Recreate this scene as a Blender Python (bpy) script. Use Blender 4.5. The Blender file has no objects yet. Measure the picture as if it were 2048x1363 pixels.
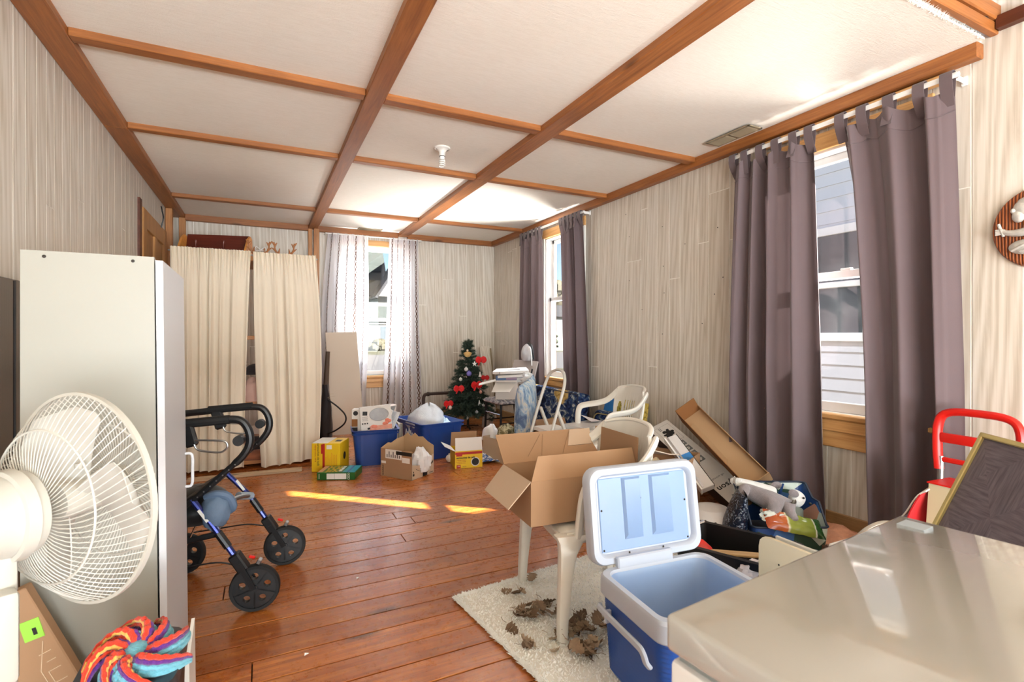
import bpy, bmesh, math, random
from mathutils import Vector as V, Matrix as MX, noise as NZ

R = random.Random(11)
S = bpy.context.scene
COL = S.collection
PI = math.pi
rad = math.radians

# ------------------------------------------------------------ camera, world, sun, lights, exposure
cam = bpy.data.objects.new('camera', bpy.data.cameras.new('camera'))
COL.objects.link(cam)
cam.location = (0, 0, 1.18)
cam.rotation_euler = (PI / 2, 0, -rad(26.16))
cam.data.sensor_width = 36
cam.data.lens = 1020 * 36 / 2048
cam.data.shift_y = -9.5 / 2048
cam.data.clip_start = 0.02
cam.data.dof.use_dof = True
cam.data.dof.focus_distance = 3.2
cam.data.dof.aperture_fstop = 7.0
S.camera = cam

S.view_settings.view_transform = 'Standard'
S.view_settings.look = 'None'
S.view_settings.exposure = 0.02
S.view_settings.gamma = 1.0
S.view_settings.use_curve_mapping = False

SUN_FROM = V((1.0, -0.832, 0.748)).normalized()
wd = bpy.data.worlds.new('sky')
S.world = wd
wd.use_nodes = True
nt = wd.node_tree
sky = nt.nodes.new('ShaderNodeTexSky')
sky.sky_type = 'NISHITA'
sky.sun_disc = False
sky.sun_elevation = math.asin(SUN_FROM.z)
sky.sun_rotation = math.atan2(SUN_FROM.x, SUN_FROM.y)
sky.air_density = 1.0
sky.dust_density = 0.1
sky.ozone_density = 2.0
nt.links.new(sky.outputs[0], nt.nodes['Background'].inputs[0])
nt.nodes['Background'].inputs[1].default_value = 0.20


def light(name, kind, loc, direction, energy, color=(1, 1, 1), size=None, spread=None):
    d = bpy.data.lights.new(name, kind)
    d.energy = energy
    d.color = color
    if size:
        d.shape = 'RECTANGLE'
        d.size, d.size_y = size
    if spread:
        d.spread = spread
    o = bpy.data.objects.new(name, d)
    o.location = loc
    o.rotation_euler = V(direction).to_track_quat('-Z', 'Y').to_euler()
    COL.objects.link(o)
    return o


sun = light('sun', 'SUN', (6, -5, 6), -SUN_FROM, 58.0, (1.0, 0.95, 0.88))
sun.data.angle = rad(0.6)
# lamps added behind the camera to brighten the room; no windows known there
light('daylight_rear_window', 'AREA', (1.1, -4.57, 1.5), (0, 1, 0.3), 100, (0.86, 0.95, 1.0), (3.2, 1.9))
light('ground_light_rear_window', 'AREA', (1.1, -4.2, 0.42), (0, 0.95, 1.0), 480, (0.88, 0.96, 1.0), (3.2, 0.7))
light('daylight_side_window', 'AREA', (3.06, -2.35, 1.5), (-1, 0.75, 0.5), 90, (0.84, 0.94, 1.0), (2.1, 1.7))
light('daylight_left_window', 'AREA', (-0.88, -2.35, 1.5), (1, 1.0, 0.25), 75, (0.88, 0.96, 1.0), (2.0, 1.6))
# lamps added out of view above and below the windows, for sky and ground light
for nm, x, y, dx, dy, e1, e2, sz in (('back', 1.42, 8.1, 0, -1, 210, 150, (1.2, 0.8)), ('far', 4.35, 4.93, -1, 0, 280, 280, (1.2, 0.8)), ('near', 4.35, 1.84, -1, 0, 80, 50, (1.2, 0.8))):
    light('skylight_%s_window' % nm, 'AREA', (x, y, 3.3), (dx, dy, -1.35), e1, (0.90, 0.95, 1.0), sz)
    light('ground_light_%s_window' % nm, 'AREA', (x + 0.35 * dx, y + 0.35 * dy, -0.1), (dx, dy, 1.35), e2, (1.0, 0.97, 0.92), sz, rad(100))


# ------------------------------------------------------------ helpers: materials
class NB:
    """small node-tree builder"""

    def __init__(s, name):
        s.m = bpy.data.materials.new(name)
        s.m.use_nodes = True
        s.t = s.m.node_tree
        s.b = s.t.nodes['Principled BSDF']
        s.out = s.t.nodes['Material Output']

    def n(s, kind, **kw):
        x = s.t.nodes.new('ShaderNode' + kind)
        for k, v in kw.items():
            setattr(x, k, v)
        return x

    def l(s, a, b):
        s.t.links.new(a, b)

    def val(s, sock, v):
        if hasattr(v, 'is_output'):
            s.l(v, sock)
        else:
            sock.default_value = v

    def coord(s, kind='Object', scale=(1, 1, 1), rnd=0.0, rot=(0, 0, 0)):
        tc = s.n('TexCoord')
        mp = s.n('Mapping')
        mp.inputs['Scale'].default_value = scale
        mp.inputs['Rotation'].default_value = rot
        s.l(tc.outputs[kind], mp.inputs['Vector'])
        if rnd:
            oi = s.n('ObjectInfo')
            mu = s.n('Math', operation='MULTIPLY')
            mu.inputs[1].default_value = rnd
            s.l(oi.outputs['Random'], mu.inputs[0])
            cb = s.n('CombineXYZ')
            for i in range(3):
                s.l(mu.outputs[0], cb.inputs[i])
            s.l(cb.outputs[0], mp.inputs['Location'])
        return mp.outputs[0]

    def noise(s, vec, scale=5, detail=4, rough=0.55, dist=0.0):
        x = s.n('TexNoise')
        s.l(vec, x.inputs['Vector'])
        x.inputs['Scale'].default_value = scale
        x.inputs['Detail'].default_value = detail
        x.inputs['Roughness'].default_value = rough
        x.inputs['Distortion'].default_value = dist
        return x.outputs['Fac']

    def ramp(s, fac, stops):
        x = s.n('ValToRGB')
        e = x.color_ramp.elements
        while len(e) < len(stops):
            e.new(0.5)
        for i, (p, c) in enumerate(stops):
            e[i].position = p
            e[i].color = (c, c, c, 1) if isinstance(c, (int, float)) else (*c, 1)
        s.l(fac, x.inputs[0])
        return x.outputs[0]

    def mix(s, fac, a, b, mode='MIX'):
        x = s.n('Mix', data_type='RGBA', blend_type=mode)
        s.val(x.inputs[0], fac)
        for i, q in ((6, a), (7, b)):
            if hasattr(q, 'is_output'):
                s.l(q, x.inputs[i])
            else:
                x.inputs[i].default_value = (*q, 1)
        return x.outputs[2]

    def math(s, op, a, b=0.0, clamp=False):
        x = s.n('Math', operation=op, use_clamp=clamp)
        s.val(x.inputs[0], a)
        s.val(x.inputs[1], b)
        return x.outputs[0]

    def bump(s, h, strength=0.3, dist=0.01):
        x = s.n('Bump')
        x.inputs['Strength'].default_value = strength
        x.inputs['Distance'].default_value = dist
        s.l(h, x.inputs['Height'])
        s.l(x.outputs[0], s.b.inputs['Normal'])

    def set(s, **kw):
        names = dict(col='Base Color', rough='Roughness', metal='Metallic', spec='Specular IOR Level', coat='Coat Weight', coatr='Coat Roughness',
                     trans='Transmission Weight', ior='IOR', alpha='Alpha', sheen='Sheen Weight', sss='Subsurface Weight', em='Emission Color', ems='Emission Strength')
        for k, v in kw.items():
            q = s.b.inputs[names[k]]
            if hasattr(v, 'is_output'):
                s.l(v, q)
            elif isinstance(v, (tuple, list)):
                q.default_value = (*v, 1)
            else:
                q.default_value = v
        return s


def srgb(r, g, b):
    f = lambda c: c / 12.92 if c <= 0.04045 else ((c + 0.055) / 1.055) ** 2.4
    return (f(r / 255), f(g / 255), f(b / 255))


def mul(c, k):
    return tuple(min(1, x * k) for x in c)


def plain(name, rgb, rough=0.5, metal=0.0, var=0.12, scale=9.0, bump=0.0, bscale=60.0, spec=0.5, sheen=0.0, stretch=(1, 1, 1)):
    """colour with fine mottling and an optional fine relief"""
    k = NB(name)
    c = srgb(*rgb)
    v = k.coord('Object', stretch, rnd=3.0)
    f = k.noise(v, scale, 4)
    k.set(col=k.mix(f, mul(c, 1 - var), mul(c, 1 + var)), rough=rough, metal=metal, spec=spec, sheen=sheen)
    if bump:
        k.bump(k.noise(v, bscale, 3), bump, 0.004)
    return k.m


def wood(name, dark, light_, rough=0.4, axis=0, scale=1.0, knots=True, rnd=9.0, coat=0.0):
    k = NB(name)
    sc = [7.0, 7.0, 7.0]
    sc[axis] = 0.55
    v = k.coord('Object', tuple(x * scale for x in sc), rnd=rnd)
    g = k.noise(v, 3.0, 6, 0.6, 1.4)
    sc2 = [60.0, 60.0, 60.0]
    sc2[axis] = 1.4
    v2 = k.coord('Object', tuple(x * scale for x in sc2), rnd=rnd)
    g2 = k.noise(v2, 2.0, 3, 0.5, 0.2)
    oi = k.n('ObjectInfo')
    f = k.math('ADD', k.math('MULTIPLY', g, 0.62), k.math('MULTIPLY', g2, 0.38))
    c = k.ramp(f, [(0.30, srgb(*dark)), (0.68, srgb(*light_))])
    c = k.mix(k.math('MULTIPLY', oi.outputs['Random'], 0.30), c, mul(srgb(*dark), 0.85))
    if knots:
        sk = [3.2, 3.2, 3.2]
        sk[axis] = 1.05
        vo = k.n('TexVoronoi')
        k.l(k.coord('Object', tuple(x * scale for x in sk), rnd=rnd), vo.inputs['Vector'])
        vo.inputs['Scale'].default_value = 1.3
        kn = k.ramp(vo.outputs['Distance'], [(0.05, 1.0), (0.115, 0.0)])
        c = k.mix(k.math('MULTIPLY', kn, 0.75), c, mul(srgb(*dark), 0.28))
    k.set(col=c, rough=rough, coat=coat, coatr=0.15)
    k.bump(g2, 0.12, 0.002)
    return k.m


def wall_panel_mat(name, tint=(1, 1, 1)):
    """whitewashed printed wood panelling: grain along the height"""
    k = NB(name)
    va = k.coord('Object', (5.0, 5.0, 0.45), rnd=17.0)
    w = k.noise(va, 2.4, 5, 0.6, 2.2)
    wv = k.n('TexWave', wave_type='BANDS', bands_direction='DIAGONAL')
    k.l(k.coord('Object', (9, 9, 0.55), rnd=17.0), wv.inputs['Vector'])
    wv.inputs['Scale'].default_value = 1.6
    wv.inputs['Distortion'].default_value = 9.0
    wv.inputs['Detail'].default_value = 3.0
    wv.inputs['Detail Scale'].default_value = 0.9
    vf = k.coord('Object', (95, 95, 1.3), rnd=17.0)
    fine = k.noise(vf, 1.6, 4, 0.6)
    f = k.math('ADD', k.math('MULTIPLY', w, 0.42), k.math('ADD', k.math('MULTIPLY', wv.outputs['Fac'], 0.20), k.math('MULTIPLY', fine, 0.36)))
    a, b, c = (tuple(x * t for x, t in zip(srgb(*q), tint)) for q in ((186, 176, 160), (208, 200, 187), (222, 216, 206)))
    col = k.ramp(f, [(0.32, a), (0.48, b), (0.66, c)])
    oi = k.n('ObjectInfo')
    col = k.mix(k.math('MULTIPLY', oi.outputs['Random'], 0.22), col, srgb(182, 168, 148))
    blot = k.noise(k.coord('Object', (1.6, 1.6, 0.7), rnd=17.0), 2.0, 3)
    col = k.mix(k.math('MULTIPLY', k.ramp(blot, [(0.5, 0.0), (0.72, 1.0)]), 0.35), col, srgb(212, 207, 200))
    k.set(col=col, rough=0.42, spec=0.45)
    k.bump(fine, 0.10, 0.002)
    return k.m


def floor_mat():
    k = NB('varnished_pine_floor')
    v = k.coord('Object', (0.8, 8.0, 8.0), rnd=23.0)
    g = k.noise(v, 2.6, 6, 0.62, 1.6)
    v2 = k.coord('Object', (1.6, 75.0, 75.0), rnd=23.0)
    g2 = k.noise(v2, 1.8, 3, 0.5)
    f = k.math('ADD', k.math('MULTIPLY', g, 0.65), k.math('MULTIPLY', g2, 0.35))
    c = k.ramp(f, [(0.30, srgb(122, 58, 22)), (0.50, srgb(182, 103, 42)), (0.70, srgb(220, 147, 70))])
    oi = k.n('ObjectInfo')
    c = k.mix(k.math('MULTIPLY', oi.outputs['Random'], 0.50), c, srgb(124, 58, 18))
    vo = k.n('TexVoronoi')
    k.l(k.coord('Object', (1.1, 3.4, 3.4), rnd=23.0), vo.inputs['Vector'])
    vo.inputs['Scale'].default_value = 1.25
    kn = k.ramp(vo.outputs['Distance'], [(0.05, 1.0), (0.13, 0.0)])
    c = k.mix(k.math('MULTIPLY', kn, 0.7), c, srgb(48, 24, 16))
    # worn, scuffed varnish: soft dark stains and a scatter of scratches
    st = k.noise(k.coord('Object', (2.2, 5.0, 5.0), rnd=23.0), 2.1, 5, 0.65)
    c = k.mix(k.math('MULTIPLY', k.ramp(st, [(0.56, 0.0), (0.75, 1.0)]), 0.5), c, srgb(70, 34, 22))
    sc = k.noise(k.coord('Object', (1, 1, 1), rnd=23.0), 34, 5, 0.7)
    k.set(col=c, spec=0.5, rough=k.ramp(sc, [(0.35, 0.24), (0.7, 0.40)]), coat=0.35, coatr=0.16)
    h = k.noise(k.coord('Object', (1, 1.6, 1), rnd=23.0), 26, 3, 0.6)
    k.bump(h, 0.16, 0.003)
    return k.m


def ceil_mat():
    k = NB('textured_ceiling_board')
    v = k.coord('Object', (1, 1, 1), rnd=5.0)
    n1 = k.noise(k.coord('Object', (3.0, 26.0, 1), rnd=5.0), 5.0, 5, 0.6, 0.5)
    n2 = k.noise(v, 1.1, 3)
    n3 = k.noise(v, 120, 2)
    c = k.mix(n2, srgb(236, 230, 218), srgb(246, 243, 236))
    c = k.mix(k.math('MULTIPLY', k.ramp(n1, [(0.42, 0.0), (0.62, 1.0)]), 0.22), c, srgb(220, 212, 198))
    k.set(col=c, rough=0.85, spec=0.2)
    k.bump(k.math('ADD', n1, n3), 0.35, 0.004)
    return k.m


def cloth(name, rgb, translucent=0.25, rough=0.85, var=0.10, weave=220.0, sheen=0.2):
    k = NB(name)
    c = srgb(*rgb)
    v = k.coord('Object')
    f = k.noise(v, 3.0, 3)
    col = k.mix(f, mul(c, 1 - var), mul(c, 1 + var))
    k.set(col=col, rough=rough, spec=0.25, sheen=sheen)
    k.bump(k.noise(v, weave, 2), 0.12, 0.002)
    if translucent:
        tr = k.n('BsdfTranslucent')
        k.l(col, tr.inputs['Color'])
        ms = k.n('MixShader')
        ms.inputs[0].default_value = translucent
        k.l(k.b.outputs[0], ms.inputs[1])
        k.l(tr.outputs[0], ms.inputs[2])
        k.l(ms.outputs[0], k.out.inputs['Surface'])
    return k.m


def glass_mat(name='window_glass', tint=(1, 1, 1), rough=0.0, refl=1.0):
    k = NB(name)
    tr = k.n('BsdfTransparent')
    tr.inputs[0].default_value = (*tint, 1)
    gl = k.n('BsdfGlossy')
    gl.inputs['Roughness'].default_value = rough
    lw = k.n('LayerWeight')
    lw.inputs[0].default_value = 0.5
    ms = k.n('MixShader')
    k.l(k.math('MULTIPLY', k.math('ADD', k.math('POWER', lw.outputs['Facing'], 4.0), 0.045), 0.8 * refl), ms.inputs[0])
    k.l(tr.outputs[0], ms.inputs[1])
    k.l(gl.outputs[0], ms.inputs[2])
    k.l(ms.outputs[0], k.out.inputs['Surface'])
    return k.m


# ------------------------------------------------------------ helpers: geometry
class MB:
    """collects shapes into one mesh"""

    def __init__(s, T=None):
        s.bm = bmesh.new()
        s.T = T or MX.Identity(4)
        s.mi = 0
        s.uv = None

    def vv(s, p):
        return s.bm.verts.new(s.T @ V(p))

    def f(s, vs, smooth=True):
        try:
            q = s.bm.faces.new(vs)
        except ValueError:
            return None
        q.material_index = s.mi
        q.smooth = smooth
        return q

    def box(s, c, d, rot=(0, 0, 0), bev=0.0, seg=1):
        m = s.T @ MX.Translation(c) @ (MX.Rotation(rot[2], 4, 'Z') @ MX.Rotation(rot[1], 4, 'Y') @ MX.Rotation(rot[0], 4, 'X')) @ MX.Diagonal((d[0], d[1], d[2], 1))
        r = bmesh.ops.create_cube(s.bm, size=1.0, matrix=m)
        fs = {q for v in r['verts'] for q in v.link_faces}
        for q in fs:
            q.material_index = s.mi
        if bev:
            es = list({e for v in r['verts'] for e in v.link_edges})
            o = bmesh.ops.bevel(s.bm, geom=es, offset=bev, segments=seg, affect='EDGES', profile=0.5, clamp_overlap=True)
            for q in o['faces']:
                q.material_index = s.mi
        return s

    def bx(s, x0, x1, y0, y1, z0, z1, bev=0.0, seg=1):
        return s.box(((x0 + x1) / 2, (y0 + y1) / 2, (z0 + z1) / 2), (abs(x1 - x0), abs(y1 - y0), abs(z1 - z0)), bev=bev, seg=seg)

    def hexa(s, b, t):
        """solid between a bottom ring b and a top ring t (same count, same winding)"""
        n = len(b)
        B = [s.vv(p) for p in b]
        T = [s.vv(p) for p in t]
        s.f(B[::-1])
        s.f(T)
        for i in range(n):
            j = (i + 1) % n
            s.f([B[i], B[j], T[j], T[i]])
        return s

    def sheet(s, pts, th):
        """flat polygon given a thickness along its normal"""
        P = [V(p) for p in pts]
        nrm = V((0, 0, 0))
        for i in range(len(P)):
            a, b = P[i], P[(i + 1) % len(P)]
            nrm += a.cross(b)
        nrm = nrm.normalized() * th / 2
        return s.hexa([p - nrm for p in P], [p + nrm for p in P])

    def bar(s, p, q, w, t, up=(0, 0, 1), bev=0.0):
        p, q = V(p), V(q)
        d = (q - p)
        L = d.length
        d.normalize()
        u = V(up)
        x = d.cross(u)
        if x.length < 1e-4:
            x = d.cross(V((1, 0, 0)))
        x.normalize()
        y = x.cross(d)
        m = s.T @ MX(((x.x, y.x, d.x, (p.x + q.x) / 2), (x.y, y.y, d.y, (p.y + q.y) / 2), (x.z, y.z, d.z, (p.z + q.z) / 2), (0, 0, 0, 1))) @ MX.Diagonal((w, t, L, 1))
        r = bmesh.ops.create_cube(s.bm, size=1.0, matrix=m)
        for q_ in {q for v in r['verts'] for q in v.link_faces}:
            q_.material_index = s.mi
        if bev:
            es = list({e for v in r['verts'] for e in v.link_edges})
            o = bmesh.ops.bevel(s.bm, geom=es, offset=bev, segments=1, affect='EDGES', clamp_overlap=True)
            for q_ in o['faces']:
                q_.material_index = s.mi
        return s

    def tube(s, pts, r, n=8, closed=False, flat=None):
        """round tube along a polyline; r may be a list; flat=(a,b) scales the two section axes"""
        P = [V(p) for p in pts]
        k = len(P)
        rr = r if isinstance(r, (list, tuple)) else [r] * k
        fa, fb = flat or (1, 1)
        rings = []
        ref = None
        for i in range(k):
            if closed:
                d = P[(i + 1) % k] - P[i - 1]
            else:
                d = P[min(i + 1, k - 1)] - P[max(i - 1, 0)]
            if d.length < 1e-9:
                d = V((0, 0, 1))
            d.normalize()
            if ref is None:
                ref = d.cross(V((0, 0, 1)))
                if ref.length < 1e-3:
                    ref = d.cross(V((0, 1, 0)))
            x = ref - d * ref.dot(d)
            if x.length < 1e-5:
                x = d.orthogonal()
            x.normalize()
            ref = x
            y = d.cross(x)
            rings.append([s.vv(P[i] + (x * math.cos(2 * PI * j / n) * fa + y * math.sin(2 * PI * j / n) * fb) * rr[i]) for j in range(n)])
        for i in range(k if closed else k - 1):
            a, b = rings[i], rings[(i + 1) % k]
            for j in range(n):
                s.f([a[j], a[(j + 1) % n], b[(j + 1) % n], b[j]])
        if not closed:
            s.f(rings[0][::-1])
            s.f(rings[-1])
        return s

    def lathe(s, prof, n=24, m=None, a0=0.0, a1=2 * PI):
        """profile (r, z) turned about z, placed by m"""
        m = m or MX.Identity(4)
        full = abs(a1 - a0 - 2 * PI) < 1e-6
        cnt = n if full else n + 1
        rings = []
        for r_, z in prof:
            if r_ < 1e-6:
                rings.append([s.vv(m @ V((0, 0, z)))])
            else:
                rings.append([s.vv(m @ V((r_ * math.cos(a0 + (a1 - a0) * j / n), r_ * math.sin(a0 + (a1 - a0) * j / n), z))) for j in range(cnt)])
        for a, b in zip(rings, rings[1:]):
            for j in range(n):
                j2 = (j + 1) % cnt
                if len(a) == 1 and len(b) == 1:
                    continue
                if len(a) == 1:
                    s.f([a[0], b[j2], b[j]])
                elif len(b) == 1:
                    s.f([a[j], a[j2], b[0]])
                else:
                    s.f([a[j], a[j2], b[j2], b[j]])
        return s

    def ball(s, c, r, n=12, m=8, rot=None):
        if isinstance(r, (int, float)):
            r = (r, r, r)
        T = MX.Translation(c) @ (rot or MX.Identity(4)) @ MX.Diagonal((r[0], r[1], r[2], 1))
        return s.lathe([(math.sin(PI * i / m), -math.cos(PI * i / m)) for i in range(m + 1)], n, T)

    def grid(s, fn, nu, nv, cu=False, uv=False):
        """surface fn(u, v), u and v in 0..1"""
        if uv and s.uv is None:
            s.uv = s.bm.loops.layers.uv.new('UVMap')
        cnt = nu if cu else nu + 1
        g = [[s.vv(fn(i / nu, j / nv)) for i in range(cnt)] for j in range(nv + 1)]
        for j in range(nv):
            for i in range(nu):
                i2 = (i + 1) % cnt
                q = s.f([g[j][i], g[j][i2], g[j + 1][i2], g[j + 1][i]])
                if uv and q:
                    for lp, (a, b) in zip(q.loops, ((i, j), (i + 1, j), (i + 1, j + 1), (i, j + 1))):
                        lp[s.uv].uv = (a / nu, b / nv)
        return s

    def shell(s, fn, nu, nv, th=0.004, cu=False):
        """closed thin shell around the surface fn"""
        def nrm(u, v):
            e = 1e-3
            a = V(fn(min(u + e, 1), v)) - V(fn(max(u - e, 0), v))
            b = V(fn(u, min(v + e, 1))) - V(fn(u, max(v - e, 0)))
            q = a.cross(b)
            return q.normalized() if q.length > 1e-12 else V((0, 0, 1))
        A = [[s.vv(V(fn(i / nu, j / nv)) + nrm(i / nu, j / nv) * th / 2) for i in range(nu + 1)] for j in range(nv + 1)]
        B = [[s.vv(V(fn(i / nu, j / nv)) - nrm(i / nu, j / nv) * th / 2) for i in range(nu + 1)] for j in range(nv + 1)]
        for j in range(nv):
            for i in range(nu):
                s.f([A[j][i], A[j][i + 1], A[j + 1][i + 1], A[j + 1][i]])
                s.f([B[j][i], B[j + 1][i], B[j + 1][i + 1], B[j][i + 1]])
        for j in range(nv):
            s.f([A[j][0], A[j + 1][0], B[j + 1][0], B[j][0]])
            s.f([A[j][nu], B[j][nu], B[j + 1][nu], A[j + 1][nu]])
        for i in range(nu):
            s.f([A[0][i], B[0][i], B[0][i + 1], A[0][i + 1]])
            s.f([A[nv][i], A[nv][i + 1], B[nv][i + 1], B[nv][i]])
        return s

    def prism(s, outline, h, m=None):
        """2-D outline raised by h along local z"""
        m = m or MX.Identity(4)
        return s.hexa([m @ V((x, y, 0)) for x, y in outline], [m @ V((x, y, h)) for x, y in outline])

    def mesh(s, name, mats, smooth=35, recalc=True):
        me = bpy.data.meshes.new(name)
        if recalc:
            bmesh.ops.recalc_face_normals(s.bm, faces=s.bm.faces)
        s.bm.to_mesh(me)
        s.bm.free()
        for m in (mats if isinstance(mats, (list, tuple)) else [mats]):
            me.materials.append(m)
        if smooth:
            me.shade_smooth()
            me.set_sharp_from_angle(angle=rad(smooth))
        else:
            me.shade_flat()
        return me

    def build(s, name, mats, parent=None, smooth=35, loc=None, rot=None, recalc=True):
        return put(name, s.mesh(name, mats, smooth, recalc), parent, loc, rot)


def put(name, me, parent=None, loc=None, rot=None):
    o = bpy.data.objects.new(name, me)
    COL.objects.link(o)
    if parent:
        o.parent = parent
    if loc is not None:
        o.location = loc
    if rot is not None:
        o.rotation_euler = rot
    return o


def tag(o, label, cat, group=None, kind=None):
    o['label'] = label
    o['category'] = cat
    if group:
        o['group'] = group
    if kind:
        o['kind'] = kind
    return o


def thing(name, label, cat, loc=(0, 0, 0), rotz=0.0, group=None, rot=None):
    o = bpy.data.objects.new(name, None)
    COL.objects.link(o)
    o.empty_display_size = 0.05
    o.location = loc
    o.rotation_euler = rot if rot else (0, 0, rotz)
    return tag(o, label, cat, group)


def struct(o):
    o['kind'] = 'structure'
    return o


def group_empty(name):
    o = bpy.data.objects.new(name, None)
    COL.objects.link(o)
    o['kind'] = 'structure'
    return o


def lettering(text, size, m, mat_, parent, name='lettering', depth=0.0006, bold=0.0, align='CENTER'):
    """raised flat print: text standing in the local x-y plane of matrix m"""
    cu = bpy.data.curves.new('lettering', 'FONT')
    cu.body = text
    cu.size = size
    cu.align_x = align
    cu.align_y = 'CENTER'
    cu.extrude = depth
    cu.offset = bold
    cu.resolution_u = 3
    tmp = bpy.data.objects.new('tmp_text', cu)
    COL.objects.link(tmp)
    dg = bpy.context.evaluated_depsgraph_get()
    dg.update()
    me = bpy.data.meshes.new_from_object(tmp.evaluated_get(dg))
    bpy.data.objects.remove(tmp)
    bpy.data.curves.remove(cu)
    me.transform(m)
    me.materials.clear()
    me.materials.append(mat_)
    return put(name, me, parent)


def frame(o, x, y):
    """matrix with origin o, local x along x, local y as near y as can be"""
    x = V(x).normalized()
    z = x.cross(V(y)).normalized()
    y = z.cross(x)
    o = V(o)
    return MX(((x.x, y.x, z.x, o.x), (x.y, y.y, z.y, o.y), (x.z, y.z, z.z, o.z), (0, 0, 0, 1)))


def lerp(a, b, t):
    return a + (b - a) * t


def interp(tab, x):
    """piecewise linear table [(x, y), ...]"""
    if x <= tab[0][0]:
        return tab[0][1]
    for (a, b), (c, d) in zip(tab, tab[1:]):
        if x <= c:
            return b + (d - b) * (x - a) / (c - a)
    return tab[-1][1]


def smooth_path(pts, n=6, closed=False):
    """Catmull-Rom through the points"""
    P = [V(p) for p in pts]
    out = []
    k = len(P)
    for i in range(k if closed else k - 1):
        if closed:
            a, b, c, d = P[i - 1], P[i], P[(i + 1) % k], P[(i + 2) % k]
        else:
            a, b, c, d = P[max(i - 1, 0)], P[i], P[i + 1], P[min(i + 2, k - 1)]
        for j in range(n):
            t = j / n
            out.append(0.5 * ((2 * b) + (c - a) * t + (2 * a - 5 * b + 4 * c - d) * t * t + (3 * b - a - 3 * c + d) * t ** 3))
    if not closed:
        out.append(P[-1])
    return out


def rrect(w, h, r, n=4):
    """rounded rectangle outline centred on 0"""
    out = []
    for cx_, cy_, a in ((w / 2 - r, h / 2 - r, 0), (-w / 2 + r, h / 2 - r, 90), (-w / 2 + r, -h / 2 + r, 180), (w / 2 - r, -h / 2 + r, 270)):
        for i in range(n + 1):
            t = rad(a + 90 * i / n)
            out.append((cx_ + r * math.cos(t), cy_ + r * math.sin(t)))
    return out


def crumple(mb, c, d, amp=0.25, seed=0, n=14, m=10, freq=2.2, flat=True):
    """a crumpled lump: noisy ellipsoid whose underside stays flat"""
    def fn(u, v):
        a, b = 2 * PI * u, PI * v
        p = V((math.sin(b) * math.cos(a), math.sin(b) * math.sin(a), -math.cos(b)))
        q = p * freq + V((seed * 3.1, seed * 1.7, seed))
        k = 1 + amp * (NZ.noise(q) + 0.6 * abs(NZ.noise(q * 2.3)) + 0.35 * NZ.noise(q * 4.7))
        z = p.z * d[2] * k
        if flat:
            z = max(z, -d[2] * 0.55)
        return (c[0] + p.x * d[0] * k, c[1] + p.y * d[1] * k, c[2] + z)
    mb.grid(fn, n, m, cu=True)
    return mb


# ------------------------------------------------------------ shared materials
M_WALL = wall_panel_mat('whitewashed_panelling')
M_WALL_L = wall_panel_mat('whitewashed_panelling_pale', (1.05, 1.06, 1.08))
M_GROOVE = plain('panel_groove', (244, 240, 232), 0.7)
M_FLOOR = floor_mat()
M_SUB = plain('dark_floor_seam', (38, 22, 14), 0.8)
M_CEIL = ceil_mat()
M_BEAM_X = wood('stained_beam_across', (120, 68, 30), (180, 114, 58), 0.45, 0)
M_BEAM_Y = wood('stained_beam_along', (120, 68, 30), (180, 114, 58), 0.45, 1)
M_BEAM_Z = wood('stained_post', (150, 92, 44), (206, 146, 86), 0.45, 2)
M_BEAM_DARK = wood('dark_stained_wood', (66, 28, 14), (104, 52, 28), 0.45, 1)
M_SILL = wood('varnished_sill', (190, 132, 72), (236, 190, 128), 0.35, 1)
M_SILL_X = wood('varnished_sill_across', (190, 132, 72), (236, 190, 128), 0.35, 0)
M_BASE = wood('worn_baseboard', (138, 104, 66), (192, 158, 112), 0.5, 1)
M_BASE_X = wood('worn_baseboard_across', (138, 104, 66), (192, 158, 112), 0.5, 0)
M_PVC = plain('white_vinyl', (240, 240, 238), 0.35, var=0.03)
M_GLASS = glass_mat()
M_WHITE = plain('white_paint', (236, 234, 228), 0.45, var=0.04)
M_PLASTIC = plain('white_garden_plastic', (226, 224, 216), 0.38, var=0.06, scale=5)
M_BLACK = plain('black_plastic', (15, 15, 17), 0.45, var=0.15)
M_RUBBER = plain('black_rubber', (12, 12, 13), 0.7, var=0.15)
M_CHROME = plain('chrome', (205, 207, 210), 0.22, 1.0, var=0.03)
M_STEEL = plain('brushed_steel', (168, 170, 172), 0.35, 1.0, var=0.05)
M_CARD = plain('brown_cardboard', (164, 130, 100), 0.85, var=0.08, scale=6, bump=0.1, bscale=40, spec=0.2)
M_CARD_IN = plain('cardboard_inside', (186, 154, 118), 0.85, var=0.08, scale=6, spec=0.2)
M_CARD_DK = plain('dark_cardboard', (142, 96, 58), 0.85, var=0.1, scale=6, spec=0.2)
M_CARD_PALE = plain('pale_cardboard', (196, 172, 148), 0.85, var=0.06, scale=6, spec=0.2)
M_WHITECARD = plain('white_card', (226, 222, 216), 0.6, var=0.04, scale=6)
M_PAPER = plain('white_paper', (240, 239, 236), 0.7, var=0.03)
M_INK = plain('black_ink', (24, 22, 22), 0.6, var=0.1)
M_GREYINK = plain('grey_ink', (140, 138, 136), 0.6, var=0.05)
M_RED = plain('red_plastic', (206, 26, 18), 0.35, var=0.08)
M_SCREW = plain('dark_screw', (48, 42, 38), 0.5, 0.6)
# ============================================================ ROOM
XL, XR, YB, YF, ZC = -0.91, 3.09, 6.90, -4.60, 2.57
WINS_R = [(1.46, 2.26, 0.72, 2.32), (4.56, 5.37, 0.70, 2.36)]    # y0, y1, z0, z1 openings in the long wall
WIN_B = (0.90, 1.80, 0.66, 2.38)                                  # x0, x1, z0, z1 in the end wall


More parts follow.
